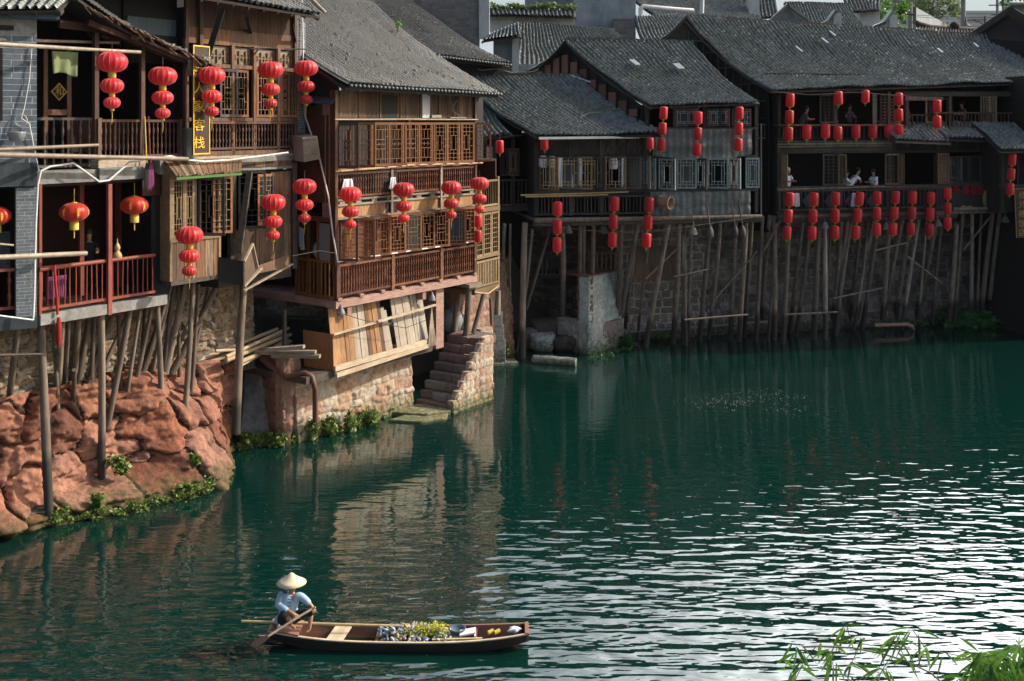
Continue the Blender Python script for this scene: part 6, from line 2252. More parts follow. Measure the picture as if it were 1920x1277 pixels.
ST3 = [((1222, 415), (1195, 640), .07), ((946, 420), (938, 628), .09), ((957, 420), (956, 549), .06), ((984, 418), (980, 672), .15), ((998, 430), (967, 660), .1), ((1034, 420), (986, 581), .08), ((1054, 420), (1052, 607), .14), ((1088, 418), (1086, 607), .11), ((1095, 418), (1094, 607), .11),
       ((1113, 418), (1110, 522), .12), ((1165, 415), (1158, 610), .14), ((1198, 412), (1163, 610), .13), ((1190, 460), (1172, 613), .09), ((1256, 412), (1210, 651), .13), ((1273, 412), (1261, 645), .12), ((1280, 440), (1280, 645), .07),
       ((1284, 412), (1286, 648), .09), ((1298, 412), (1291, 640), .08), ((1333, 412), (1312, 640), .12), ((1351, 412), (1329, 622), .10), ((1380, 412), (1369, 638), .12), ((1400, 408), (1386, 640), .13), ((1410, 412), (1396, 613), .10)]
ST4 = [((1462, 405), (1440, 640), .07), ((1560, 405), (1545, 620), .07), ((1630, 405), (1600, 620), .07), ((1738, 405), (1722, 600), .07), ((1840, 398), (1832, 580), .08), ((1430, 405), (1418, 640), .1), ((1444, 405), (1430, 620), .12), ((1452, 405), (1451, 637), .13), ((1480, 405), (1468, 645), .12), ((1507, 405), (1481, 624), .11), ((1523, 405), (1492, 632), .11), ((1536, 405), (1526, 637), .13),
       ((1547, 405), (1548, 637), .12), ((1578, 405), (1560, 612), .12), ((1591, 400), (1568, 626), .12), ((1599, 400), (1566, 629), .12), ((1616, 405), (1592, 610), .10), ((1642, 400), (1606, 612), .11), ((1648, 400), (1616, 618), .12), ((1668, 405), (1655, 600), .13),
       ((1694, 400), (1653, 607), .12), ((1712, 400), (1680, 606), .13), ((1725, 400), (1693, 604), .11), ((1757, 400), (1715, 606), .13), ((1765, 420), (1748, 600), .09), ((1805, 395), (1790, 605), .12), ((1794, 420), (1780, 600), .14), ((1823, 400), (1821, 585), .10),
       ((1862, 395), (1841, 577), .13), ((1876, 392), (1856, 562), .12), ((1881, 400), (1881, 578), .09), ((1907, 400), (1896, 575), .10), ((1925, 400), (1918, 580), .11), ((1905, 440), (1885, 480), .07)]
def skylights(par, e0, e1, r0, r1, lst):
    nn = (e1 - e0).cross(r0 - e0).normalized()
    for s_, t_, k in lst:
        for q in range(k):
            a = e0.lerp(e1, s_ + q * .012).lerp(r0.lerp(r1, s_ + q * .012), t_) + nn * .02
            b = e0.lerp(e1, s_ + q * .012).lerp(r0.lerp(r1, s_ + q * .012), t_ + .085) + nn * .02
            mb = MB()
            mb.beam(a, b, .12, .14, nn)
            mb.build('glass_tile', MAT['plaster'], par)
def stilts(par, f, lst, base=0):
    for a, b, r in lst:
        p0 = f.p(a[0], a[1], -.1 - (.5 if r < .1 else 0))
        Yb = 20000 / (b[1] - 230) if b[1] > 605 else f.p(a[0], a[1], 0).y + 1.5
        Yb = min(Yb, p0.y + 2.6)
        p1 = P(b[0], b[1], Yb)
        dd = p1 - p0
        if p1.z > -.2 and b[1] > 600:
            p1 = p1 + dd * ((p1.z + .4) / max(1, -dd.z))
        mb = MB()
        mb.pole(p0, p1, r * random.uniform(.65, .85), r * random.uniform(.95, 1.12), 9, random.choice((.01, .02, .035)), seg=7)
        mb.build('stilt', MAT['stilt_lit'], par)

# ================================================================ HOUSE FOUR (long teahouse)
F4 = F((1458, 48.4), (1900, 51.4))
h4 = T('teahouse', 'long shaded two-storey teahouse on many leaning stilts, hung with rows of red lanterns', 'teahouse', F4.pt(F4.L / 2, 0, 0))
stilts(h3, F3, [s for s in ST3 if s[0][0] < 1210])
stilts(h3b, F3, [s for s in ST3 if s[0][0] >= 1210])
stilts(h4, F4, ST4)
for par, f, a, b, o1, o2 in ((h3b, F3, (1262, 520), (1330, 505), .3, .1), (h3b, F3, (1340, 560), (1420, 470), .1, .0), (h3b, F3, (1283, 600), (1402, 590), .9, .7), (h4, F4, (1432, 470), (1462, 415), .1, .2), (h4, F4, (1560, 560), (1655, 540), .3, .2),
                             (h4, F4, (1470, 590), (1570, 585), .8, .7), (h4, F4, (1700, 480), (1765, 530), .1, .2), (h4, F4, (1806, 470), (1862, 400), .0, .0), (h4, F4, (1640, 470), (1700, 455), -.1, -.1)):
    mb = MB()
    mb.pole(f.p(a[0], a[1], o1), f.p(b[0], b[1], o2), .05, .04, 7, .01)
    mb.build('brace', MAT['stilt'], par)
a0 = -.1
aE = F4.u(1780)
aM = F4.u(1668)
zf = F4.z(1460, 408)
pole_beam(h4, F4, a0, F4.u(1790), zf + .05, .25, .12)
pole_beam(h4, F4, a0, F4.u(1770), zf + .35, .3, .06, 'beam_dark', 'lower_pole')
zr0, zr1 = zf + .42, F4.z(1460, 357)
railing(h4, F4, a0, aE, zf + .2, zr1, .12, 'rail_dark', 'stick', .22, r=.05)
mb = MB()
mb.pole(F4.pt(a0, zr1 + .03, .18), F4.pt(aE * .6, zr1 + .1, .2), .05, .045, 7, .01)
mb.pole(F4.pt(aE * .5, zr1 + .08, .2), F4.pt(aE, zr1 + .05, .18), .05, .04, 7, .01)
mb.build('handrail', MAT['stilt'], h4)
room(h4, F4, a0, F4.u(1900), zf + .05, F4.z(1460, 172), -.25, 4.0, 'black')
zw0, zw1 = F4.z(1460, 350), F4.z(1460, 288)
zb0, zb1 = F4.z(1460, 284), F4.z(1460, 268)
zu0 = F4.z(1460, 265)
zu1 = F4.z(1460, 236)
ztop = F4.z(1460, 170)
mb = MB()
for p_ in (1460, 1470, 1575, 1667, 1757):
    mb.ub(F4, F4.u(p_) - .1, F4.u(p_) + .1, zf, zu0 + .2, -.15, .08)
for p_ in (1460, 1566, 1666, 1700, 1781, 1862):
    mb.ub(F4, F4.u(p_) - .08, F4.u(p_) + .08, zu0 - .3, ztop, -.15, .06)
mb.ub(F4, a0, F4.u(1870), zw0 - .12, zw0, -.12, .1)
mb.ub(F4, a0, F4.u(1870), zw1, zb0 - .003, -.12, .1)
mb.ub(F4, F4.u(1680), F4.u(1930), ztop - .2, ztop, -.1, .1)
mb.build('timber_frame', MAT['beam_dark'], h4)
boards(h4, F4, a0, aM, zb0, zb1, .02, 'beam_dark', 1.8, name='band_boards')
boards(h4, F4, aM, F4.u(1870), zb0, zb0 + .75, .0, 'board_dark', .25, name='upper_boards')
boards(h4, F4, a0, F4.u(1870), zf + .1, zw0 - .12, -.12, 'board_dark', .3, name='sill_boards')
mb = MB()
for k in range(3):
    mb.pole(F4.pt(a0, zu0 - .02 - k * .12, .2 - .03 * k), F4.pt(aM, zu0 - .0 - k * .10, .2 - .03 * k), .055, .05, 7, .008)
mb.build('balcony_beam', MAT['stilt'], h4)
railing(h4, F4, a0, aM, zu0 + .05, zu1, .1, 'rail_dark', 'stick', .21, r=.05)
mb = MB()
mb.ub(F4, a0, aM, zu1 + .002, zu1 + .07, -.1, .35)
mb.build('shelf_rail', MAT['board_old'], h4)
# shutters and panels
for i, (px, w, z0_, z1_, ang, fm, lm, off) in enumerate(((1462, .35, zw0, zw1, 60, 'lattice_tan', 'lattice_tan', .1), (1541, .85, zw0, zw1, 0, 'rail_dark', 'lattice_dark', .08), (1569, .4, zw0, zw1, 50, 'lattice_tan', 'lattice_dark', .1),
        (1657, .72, zw0, zw1, 0, 'board_old', 'lattice_dark', .1), (1684, .25, zw0, zw1, 60, 'board_old', 'lattice_tan', .1), (1755, .55, zw0, zw1, 8, 'window_wood', 'lattice', .13), (1537, .75, zu1 + .1, ztop - .1, 0, 'rail_dark', 'lattice_dark', .0),
        (1650, .75, zu1 + .1, ztop - .1, 0, 'lattice_dark', 'lattice_tan', .0), (1838, .5, zu1 + .1, ztop - .15, 10, 'lattice_tan', 'lattice_tan', .0), (1852, .4, zu1 + .1, ztop - .15, 40, 'lattice_tan', 'lattice_tan', .0), (1738, .75, zu1 + .1, ztop - .2, 0, 'lattice_tan', 'lattice_dark', -.1))):
    a = R(ang)
    casement(h4, F4.pt(F4.u(px), z0_ + .02, off), F4.d3 * math.cos(a) + F4.n3 * math.sin(a), w, z1_ - z0_ - .06, fm, lm, 3 if i in (1, 3, 6, 7) else 1, 'shutter', bar=.03, glass='glass' if i == 5 else None)
mb = MB()
mb.ub(F4, F4.u(1640), F4.u(1648), zu1 + .1, ztop - .1, -.2, -.15)
mb.build('pale_panel', MAT['beam'], h4)
# glazed windows at the right of the lower floor
for px in (1776, 1792, 1815, 1840):
    casement(h4, F4.pt(F4.u(px), zw0 + .02, .08), F4.d3, F4.u(px + 24) - F4.u(px) - .05, zw1 - zw0 - .2, 'beam_dark', 'beam_dark', 2, 'window', bar=.0, glass='glass')
# hanging glass baubles row: scalloped trim
mb = MB()
for i in range(26):
    u = F4.u(1697) + i * (F4.u(1768) - F4.u(1697)) / 26
    mb.lathe(F4.pt(u, ztop - .42, .05), [(.03, 0), (.05, .08), (.02, .2)], 6)
mb.build('scalloped_trim', MAT['beam'], h4)
# sign board on the lower rail
sb = T('restaurant_banner', 'row of red characters on dark boards fixed to the teahouse rail', 'sign', F4.p(1815, 395, .2))
mb = MB()
mb.ub(F4, F4.u(1780), F4.u(1880), zf + .1, zr1 - .05, .12, .16)
mb.build('board', MAT['board_dark'], sb)
for ch, px in (('外', 1794), ('樓', 1811), ('菜', 1826), ('館', 1840)):
    text_mesh(sb, ch, F4.p(px, 358, .2), F4.d3, (0, 0, 1), .50, 'sign_red', .02, 'character', .8)
mb = MB()
q = F4.p(1856, 370, .3)
mb.plate([q + F4.d3 * (math.cos(a) * .45) + V((0, 0, math.sin(a) * .55 + .1 * math.cos(a))) for a in [i * math.pi / 8 for i in range(16)]], F4.n3 * .12)
o = lone(mb, 'winnowing_tray', MAT['wicker'], 'round brown woven tray propped on the rail beside the red characters', 'tray', q - V((0, 0, .5)))
bv = o.modifiers.new('bevel', 'BEVEL'); bv.width = .04; bv.segments = 2
mb = MB()
for k in range(5):
    mb.beam(F4.p(1797 + k * 2, 391 - k * 1.5, .35), F4.p(1822 + k * 2, 386 + k * 2, .4), .06, .04)
lone(mb, 'wood_offcuts', MAT['orange'], 'small heap of orange wood offcuts on the ledge below the red characters', 'offcuts', F4.p(1805, 392, .35))
pole_beam(h4, F4, F4.u(1776), F4.u(1888), zf + .25, .45, .09, 'stilt', 'ledge_beam')
mb = MB()
mb.ub(F4, a0, F4.u(1930), ztop - .12, ztop + .85, -3, -1.0)
mb.ub(F4, a0, F4.u(1930), ztop - .02, ztop + .06, -1.0, .0)
mb.build('loft_wall', MAT['black'], h4)
# middle canopy roofs
e0, e1 = F4.p(1678, 262, 1.0), F4.p(1782, 266, 1.0)
roof3(h4, e0, e1, e0 - F4.n3 * 1.4 + V((0, 0, .85)), e1 - F4.n3 * 1.4 + V((0, 0, .85)), seed=51, name='canopy_roof', wav=.06, sag=.03, loose=.15)
mb = MB()
mb.beam(e0 + V((0, 0, -.1)), e1 + V((0, 0, -.1)), .08, .1)
mb.build('canopy_fascia', MAT['beam_dark'], h4)
e0, e1 = F4.p(1775, 258, 1.0), F4.p(1885, 262, 1.0)
roof3(h4, e0, e1, e0 - F4.n3 * 1.5 + V((0, 0, .75)), e1 - F4.n3 * 1.5 + V((0, 0, .75)), seed=52, name='canopy_roof', wav=.12, sag=.0, loose=.2)
zq0, zq1 = F4.z(1700, 243), F4.z(1700, 210)
railing(h4, F4, F4.u(1745), F4.u(1930), zq0, zq1, .15, 'rail_brown', 'stick', .2, r=.05)
railing(h4, F4, F4.u(1690), F4.u(1745), zq0, zq1 - .1, -.1, 'rail_dark', 'stick', .25, r=.05)
# main roof
E0, E1 = P(1448, 168, 47.6), P(2010, 150, 52.0)
R0, R1 = P(1284, 32, 53), P(1925, 74, 58.0)
roof3(h4, E0, E1, R0, R1, seed=55, pitch=.21, exp=.14, wav=.16, sag=.35, loose=.02)
ridge(h4, R0, R1, seed=6, h=.2)
SKY.append((h4, E0, E1, R0, R1, [(.33, .66, 1), (.38, .8, 1), (.66, .55, 1), (.22, .5, 1), (.8, .7, 1)]))
for k in SKY: skylights(*k)
Bk0, Bk1 = P(1236, 74, 57), P(1500, 74, 60)
roof3(h4, Bk0, Bk1, R0, R0.lerp(R1, .4), seed=56, pitch=.21, exp=.14, name='back_roof')
A_, B_, C_ = P(1440, 170, 48.6), P(1288, 42, 53.1), P(1243, 78, 56.5)
mb = MB()
mb.plate([V((A_.x, A_.y, 5)), V((C_.x, C_.y, 5)), C_ - V((0, 0, .15)), B_ - V((0, 0, .3)), A_ - V((0, 0, .15))], V((.1, .1, 0)))
mb.build('gable_wall', MAT['black'], h4)
mb = MB()
for t0 in np.linspace(.1, .95, 10):
    q = A_.lerp(B_, t0)
    mb.obox(V((q.x - .12, q.y - .05, 9.5)), (.06, 0, 0), (0, .06, 0), (0, 0, q.z - 9.8))
for z_ in (10.2, 11.0, 11.8, 12.6, 13.4, 14.0):
    t1 = min(.95, (z_ - A_.z) / (B_.z - A_.z)) if z_ > A_.z else 0
    q0, q1 = A_.lerp(B_, max(0, t1)), B_
    mb.beam(V((q0.x - .15, q0.y, z_)), V((q1.x - .15, q1.y, z_)), .05, .07)
mb.build('gable_battens', MAT['beam_dark'], h4)
# narrow part between house three and four
mb = MB()
mb.ub(F4, -1.0, -.12, F4.z(1440, 400), ztop, -3.0, -.9)
mb.build('link_wall', MAT['black'], h4)
railing(h4, F4, -1.1, -.15, F4.z(1440, 262), F4.z(1440, 232), -.5, 'rail_dark', 'stick', .14, r=.04)
mb = MB()
mb.tube([F4.p(1427, 410, .1), F4.p(1427, 292, .1), F4.p(1427, 232, .1)], .035, 6)
mb.build('down_pipe', MAT['grey_metal'], h4)

# ================================================================ right edge house
F5 = F((1880, 49.4), (2080, 50.6))
h5 = T('corner_house', 'dark timber house at the right with a tall gable and lower tiled canopy', 'house', F5.pt(2, 0, 0))
mb = MB()
mb.ub(F5, 0, F5.L, F5.z(1880, 400), F5.z(1880, 270), -4, -.3)
mb.build('lower_wall', MAT['board_dark'], h5)
mb = MB()
mb.ub(F5, 0, F5.L, F5.z(1880, 352), F5.z(1880, 346), -.3, .05)
for p_ in (1883, 1912):
    mb.ub(F5, F5.u(p_) - .06, F5.u(p_) + .06, F5.z(1880, 400), F5.z(1880, 275), -.28, -.1)
mb.build('timber_frame', MAT['beam_dark'], h5)
e0, e1 = F5.p(1878, 282, .8), F5.p(2080, 280, .8)
roof3(h5, e0, e1, e0 + V((-.4, 2.2, 1.25)), e1 + V((0, 2.2, 1.25)), seed=61, name='canopy_roof', wav=.08, sag=0)
# tall gable behind
A_, B_, C_ = P(1826, 66, 57.5), P(1888, 20, 57.5), P(1975, 75, 54.5)
apx2 = B_ + V((9, 1.5, 0))
mb = MB()
mb.plate([V((A_.x, A_.y, 8)), A_ - V((0, 0, .1)), B_ - V((0, 0, .25)), C_ + V((0, .2, -.2)), V((C_.x, C_.y, 8))], (.05, .2, 0))
mb.build('gable_wall', MAT['black'], h5)
roof3(h5, C_ + V((.2, -.6, -.1)), C_ + V((9, -.6, -.1)), B_ + V((0, -.4, .1)), B_ + V((9, -.4, .1)), seed=62, sag=.15)
roof3(h5, A_ + V((-.3, 0, 0)), A_ + V((6, 2, 0)), B_ + V((0, 0, .1)), B_ + V((6, 2, .1)), seed=63, name='back_roof')
mb = MB()
mb.tube([B_ + V((-.1, -.5, .3)), B_ + V((4, -.5, .25))], .14, 8)
mb.build('ridge', MAT['tile_blue'], h5)
mb = MB()
mb.beam(A_ + V((-.2, -.3, 0)), B_ + V((0, -.4, .05)), .1, .3)
mb.beam(B_ + V((0, -.42, .04)), C_ + V((.1, -.5, 0)), .1, .3)
mb.build('bargeboard', MAT['beam_dark'], h5)
# unseen mass added out of frame on the right to shade the lower teahouse
mb = MB()
mb.ub(F5, 1.6, F5.L + 6, 0, 12.2, -6, .6)
mb.build('shading_mass', MAT['board_dark'], h5)
s5 = F((1902, 49.2), (1925, 49.25))
sn5 = T('vertical_sign', 'dark vertical sign board with dull gold characters at the right edge of the photo', 'sign', s5.p(1912, 445))
mb = MB()
mb.hexa([s5.p(1905, 446), s5.p(1928, 446), s5.p(1928, 446, -.06), s5.p(1905, 446, -.06), s5.p(1901, 353), s5.p(1926, 353), s5.p(1926, 353, -.06), s5.p(1901, 353, -.06)])
mb.build('board', MAT['sign_brown'], sn5)
mb = MB()
mb.beam(s5.p(1902, 354, .01), s5.p(1906, 446, .01), .02, .03)
mb.beam(s5.p(1902, 354, .01), s5.p(1926, 354, .01), .02, .03)
mb.build('border', MAT['gold_dim'], sn5)
for ch, py in (('楼', 367), ('外', 384), ('樓', 402), ('饭', 420), ('店', 437)):
    text_mesh(sn5, ch, s5.p(1917, py, .02), s5.d3, (0, 0, 1), .38, 'gold_dim', .015, 'character')
# ================================================================ lanterns
TP = tier_proto()
def place(proto, q, s, rot, name, label, group):
    global _used
    if proto.name in _used:
        o = copy_tree(proto)
    else:
        o = proto
        _used.add(proto.name)
    o.location = q
    o.scale = (s, s, s)
    o.rotation_euler = rot
    return tag(o, label, 'lantern', group)
_used = set()
tiers = [
    (210, 97, 57, L, .75, 'three-tier red lantern nearest the towel, first of the upper balcony'),
    (305, 125, 52, L, .75, 'three-tier red lantern hanging in front of the second bay of the upper balcony'),
    (397, 125, 50, L, .80, 'three-tier red lantern partly covering the brown sign with yellow characters'),
    (507, 115, 47, L, .70, 'three-tier red lantern in front of the upper carved windows, right of the sign'),
    (574, 113, 44, L, .60, 'three-tier red lantern at the brick corner above the outdoor unit'),
    (355, 424, 50, L, .95, 'three-tier red lantern in front of the plank bay above the stilts'),
    (512, 364, 46, L, .80, 'three-tier red lantern above the hanging plank trough'),
    (571, 335, 44, L, .95, 'three-tier red lantern below the outdoor unit, over the side balcony'),
    (657, 350, 42, F2, .60, 'three-tier red lantern nearest the white conduit on the sunlit house'),
    (757, 342, 40, F2, .60, 'three-tier red lantern in the middle of the orange band'),
    (846, 339, 38, F2, .60, 'three-tier red lantern near the right end of the orange band'),
    (899, 332, 36, F2, .70, 'three-tier red lantern above two cylinder lanterns at the house corner'),
]
for px, py, w, f, off, lab in tiers:
    q = f.p(px, py, off)
    place(TP, q, w * q.y / FP, (0, 0, random.uniform(0, 3)), 'lantern', lab, 'three-tier red lanterns')
OP = oval_proto()
for px, py, w, off, lab in ((139, 380, 52, -.1, 'glossy oval red lantern with gold pattern nearest the brick pier'), (252, 368, 50, -.1, 'glossy oval red lantern with gold pattern right of the red post'), (-6, 388, 50, -.3, 'glossy oval red lantern cut by the edge of the photo')):
    q = L.p(px, py, off) if px > 0 else BF.p(px, py, -.3)
    place(OP, q, w * q.y / FP, (0, 0, random.uniform(0, 3)), 'lantern', lab, 'oval balcony lanterns')
CPs = {n: cyl_proto(n) for n in (1, 2, 3)}
cyl = [
    (937, 263, 15, 1, 937, F3, .9, 'single cylinder lantern in the gap right of the sunlit house'),
    (1021, 257, 15, 1, 1021, F3, .7, 'single cylinder lantern under the low roof at the left end of the diamond lattice'),
    (1219, 258, 14, 1, 1219, F3, .7, 'single cylinder lantern under the low roof corner at the right end of the diamond lattice'),
    (897, 404, 14, 2, 896, F2b, .5, 'two-lantern string directly under the three-tier lantern at the house corner'),
    (1046, 378, 17, 3, 1044, F3, .6, 'string of three cylinder lanterns below the bamboo pole, nearest the sunlit house'),
    (1153, 369, 17, 3, 1147, F3, .6, 'string of three cylinder lanterns hanging below the rail, just right of the bamboo pole'),
    (1219, 370, 17, 3, 1211, F3, .6, 'string of three cylinder lanterns beside the wicker basket'),
    (1245, 200, 15, 3, 1239, F3, .6, 'string of three cylinder lanterns at the left end of the upper grey sheeting'),
    (1310, 209, 15, 3, 1307, F3, .6, 'string of three cylinder lanterns in the middle of the upper grey sheeting'),
    (1387, 200, 15, 3, 1384, F3, .6, 'string of three cylinder lanterns at the right end of the upper grey sheeting'),
    (1482, 175, 16, 3, 1478, F4, .6, 'upper string of three cylinder lanterns at the left corner of the teahouse'),
    (1572, 171, 16, 1, 1572, F4, .6, 'single lantern under the teahouse eave beside the dark shutter'),
    (1623, 169, 15, 1, 1622, F4, .6, 'single lantern under the teahouse eave left of the pale panel'),
    (1685, 174, 15, 3, 1686, F4, .6, 'upper string of three cylinder lanterns above the small canopy roof'),
    (1757, 187, 15, 2, 1757, F4, .9, 'string of two cylinder lanterns over the canopy roof of the teahouse'),
    (1513, 234, 17, 1, 1512, F4, .35, 'small lantern on the upper teahouse rail, first after the corner string'),
    (1548, 232, 17, 1, 1547, F4, .35, 'small lantern on the upper teahouse rail, second after the corner string'),
    (1571, 237, 16, 1, 1571, F4, .35, 'small lantern on the upper teahouse rail, third after the corner string'),
    (1605, 234, 16, 1, 1605, F4, .35, 'small lantern on the upper teahouse rail, fourth after the corner string'),
    (1637, 234, 16, 1, 1636, F4, .35, 'small lantern on the upper teahouse rail, fifth after the corner string'),
    (1666, 233, 15, 1, 1666, F4, .35, 'small lantern at the right end of the upper teahouse rail'),
    (1482, 361, 16, 3, 1474, F4, .6, 'first string of the long lower lantern row, at the teahouse corner'),
    (1527, 361, 16, 3, 1522, F4, .6, 'second string of the long lower lantern row'),
    (1567, 360, 16, 3, 1565, F4, .6, 'third string of the long lower lantern row'),
    (1613, 360, 16, 3, 1602, F4, .6, 'fourth, tilted string of the long lower lantern row'),
    (1645, 359, 15, 3, 1644, F4, .6, 'fifth string of the long lower lantern row'),
    (1680, 358, 15, 3, 1673, F4, .6, 'sixth string of the long lower lantern row'),
    (1712, 358, 15, 3, 1707, F4, .6, 'seventh string of the long lower lantern row'),
    (1746, 360, 15, 3, 1743, F4, .6, 'eighth string of the long lower lantern row'),
    (1777, 352, 14, 3, 1777, F4, .9, 'last string of the lower row, just left of the red characters'),
    (1899, 288, 14, 3, 1892, F5, .5, 'string of three cylinder lanterns at the corner house, right of the woven tray'),
]
for px, py, w, n, pe, f, off, lab in cyl:
    q = f.p(px, py, off)
    s = w * q.y / FP
    dy = n * 1.98 * w
    place(CPs[n], q, s, (0, math.atan2(px - pe, dy), random.uniform(-.1, .1)), 'lantern', lab, 'cylinder lantern strings')

# small lamps and brooms hanging below the floors
for i, (f, px, py, lab) in enumerate(((F3, 1065, 424, 'dark metal lamp below the rail between the first two lantern strings'), (F3, 1131, 425, 'dark metal lamp below the rail, left of the second lantern string'), (F3, 1300, 427, 'metal lamp below the lower grey sheeting'), (F4, 1547, 416, 'metal lamp under the teahouse floor beside the third stringed lanterns'),
                                      (F4, 1662, 418, 'metal lamp under the middle of the teahouse floor'), (F4, 1758, 412, 'metal lamp under the teahouse floor near the last strings'), (F4, 1885, 405, 'metal lamp under the ledge left of the vertical sign'))):
    q = f.p(px, py + 8, .3)
    mb = MB()
    mb.lathe(q - V((0, 0, .1)), [(.2, 0), (.17, .1), (.1, .25), (.06, .3)], 10)
    mb.tube([q + V((0, 0, .15)), q + V((0, 0, .45))], .02, 5)
    lone(mb, 'lamp', MAT['grey_metal'] if i > 1 else MAT['rail_dark'], lab, 'lamp', q, 'small lamps under the shaded houses')
for px, lab in ((1331, 'mop hanging head down in front of the stilts under the sheeting'), (1378, 'mop hanging head down left of the corner broom'), (1392, 'dark broom hanging at the right end of the sheeting')):
    mb = MB()
    q = F3.p(px, 425, .45)
    mb.tube([F3.p(px - 7, 375, .35), q], .03, 5)
    mb.lathe(q - V((0, 0, .5)), [(.06, 0), (.17, .1), (.15, .35), (.05, .55)], 8)
    lone(mb, 'mop', MAT['rail_dark'], lab, 'mop', q, 'mops hanging under the sheeting')
for px, lab in ((1490, 'white dust cloth tied on the lower teahouse rail by the corner string'), (1598, 'white cloth hanging on the lower teahouse rail by the tilted string')):
    cloth('white_cloth', [F4.p(px, 362, .3), F4.p(px + 8, 362, .3), F4.p(px + 10, 388, .3), F4.p(px - 2, 386, .3)], 'cloth_white', lab, 'cloth')
for px, lab in ((1519, 'dark diamond board on the teahouse rail behind the second lantern string'), (1560, 'dark diamond board behind the third lantern string'), (1598, 'dark diamond board behind the tilted lantern string'), (1638, 'dark diamond board behind the fifth lantern string')):
    q = F4.p(px, 377, .22)
    mb = MB()
    s = .42
    mb.plate([q - F4.d3 * s, q - V((0, 0, s)), q + F4.d3 * s, q + V((0, 0, s))], F4.n3 * .03)
    lone(mb, 'diamond_board', MAT['concrete_dark'], lab, 'board', q, 'diamond boards on the teahouse rail')

# ================================================================ people in the windows
def bust(name, label, c, face, shirt, lean=0.0, head=True, arms=1, scale=1.0, hair='hair'):
    """seated or leaning person, c = hip centre, face = heading"""
    t = T(name, label, 'person', c)
    ca, sa = math.cos(face), math.sin(face)
    def q(x, y, z):
        return V(c) + V((ca * x - sa * y, sa * x + ca * y, z)) * scale
    l = lean
    body = [q(0, 0, 0), q(l * .3, 0, .22), q(l * .7, 0, .42), q(l, 0, .56), q(l * 1.15 + .02, 0, .66), q(l * 1.2 + .03, 0, .76), q(l * 1.2 + .03, 0, .84)]
    rad = [.15, .13, .14, .06, .055, .095, .075]
    edges = [(i, i + 1) for i in range(6)]
    for s in (-1, 1):
        b = len(body)
        body += [q(l * .9, .17 * s, .5), q(l + .12, .22 * s, .3), q(l + .32 * arms, .16 * s, .2 + .1 * arms), q(l + .40 * arms, .14 * s, .2 + .12 * arms)]
        rad += [.065, .05, .036, .03]
        edges += [(2, b), (b, b + 1), (b + 1, b + 2), (b + 2, b + 3)]
    skin_obj('body', body, edges, rad, MAT['skin'], t, 1)
    tb = [q(0, 0, -.02), q(l * .3, 0, .22), q(l * .7, 0, .42), q(l * .95, 0, .53)]
    te = [(0, 1), (1, 2), (2, 3)]
    tr = [.17, .15, .16, .09]
    for s in (-1, 1):
        b = len(tb)
        tb += [q(l * .9, .17 * s, .5), q(l + .08, .21 * s, .37)]
        tr += [.085, .07]
        te += [(2, b), (b, b + 1)]
    skin_obj('shirt', tb, te, tr, MAT[shirt], t, 1)
    mb = MB()
    h = q(l * 1.2 + .0, 0, .83)
    mb.lathe(h, [(.02, -.09), (.085, -.06), (.105, 0), (.09, .07), (.03, .105)], 12)
    mb.build('hair', MAT[hair], t)
    return t
MAT['pink'] = M_rnd('pink_shirt', [(0, (.35, .07, .09)), (1, (.38, .09, .1))], (.2, .04, .05), .4, grain=(8, 8, 8), rough=.9)
MAT['dull'] = M_rnd('dull_shirt', [(0, (.08, .07, .07)), (1, (.1, .09, .09))], (.04, .04, .04), .4, grain=(8, 8, 8), rough=.9)
MAT['wshirt'] = M_rnd('white_shirt', [(0, (.72, .74, .80)), (1, (.76, .78, .82))], (.55, .57, .65), .3, grain=(8, 8, 8), rough=.9)
bust('person', 'person in a white shirt sitting at the open lower teahouse window, turned to the right', F4.p(1640, 354, -.15), R(200), 'wshirt', .05)
bust('person', 'person in white bending low over the sill of the same teahouse window', F4.p(1590, 352, -.15), R(10), 'wshirt', .42, arms=.3)
bust('person', 'person in pale clothes at the far left of the lower teahouse windows', F4.p(1476, 352, -.25), R(-60), 'wshirt', .05, hair='straw')
bust('person', 'person in white mostly hidden by the narrow shutter of the teahouse window', F4.p(1582, 356, -.3), R(0), 'wshirt', .1)
bust('person', 'person in a pink shirt seated on the upper teahouse balcony', F4.p(1704, 226, -.6), R(170), 'pink', .12)
bust('person', 'person in dull brown leaning an arm on the upper teahouse rail', F4.p(1500, 236, -.3), R(-10), 'dull', .25)
bust('person', 'person in dark clothes standing inside the upper teahouse room', F4.p(1592, 232, -1.0), R(-80), 'dull', .03)
bust('person', 'person in dark clothes sitting in the shade behind the red balcony railing', L.p(165, 492, -1.5), R(-60), 'cloth_black', .1, scale=1.0)
bust('person', 'person in grey seated at the far right of the upper balcony', F4.p(1808, 226, -.7), R(190), 'dull', .1)

# ================================================================ boat
BY = 20.45
bx0, bx1 = (506 - 960) / FP * BY, (988 - 960) / FP * BY
LB = bx1 - bx0
boat = T('rowing_boat', 'narrow flat-bottomed wooden boat with a heap of litter and yellow weed amidships', 'boat', (bx0 + LB / 2, BY, 0))
def bsec(s):
    e = abs(2 * s - 1)
    hw = .36 - .13 * e ** 3
    g = .20 + .13 * e ** 2.6
    b = -.10 + .24 * max(0, e - .35) ** 1.6 / .65 ** 1.6
    bw = hw - .10
    cy = BY - .12 * (s - .5)
    return hw, g, b, bw, cy
n = 40
def bp(s, k, inset=0.0, zf=0.0):
    hw, g, b, bw, cy = bsec(s)
    x = bx0 + LB * s
    rake = (-.06 if s < .02 else .0)
    pts = {0: (x, cy - hw + inset, g), 1: (x, cy - bw + inset, b + zf), 2: (x, cy + bw - inset, b + zf), 3: (x, cy + hw - inset, g)}
    return pts[k]
mb = MB()
vs, fs = [], []
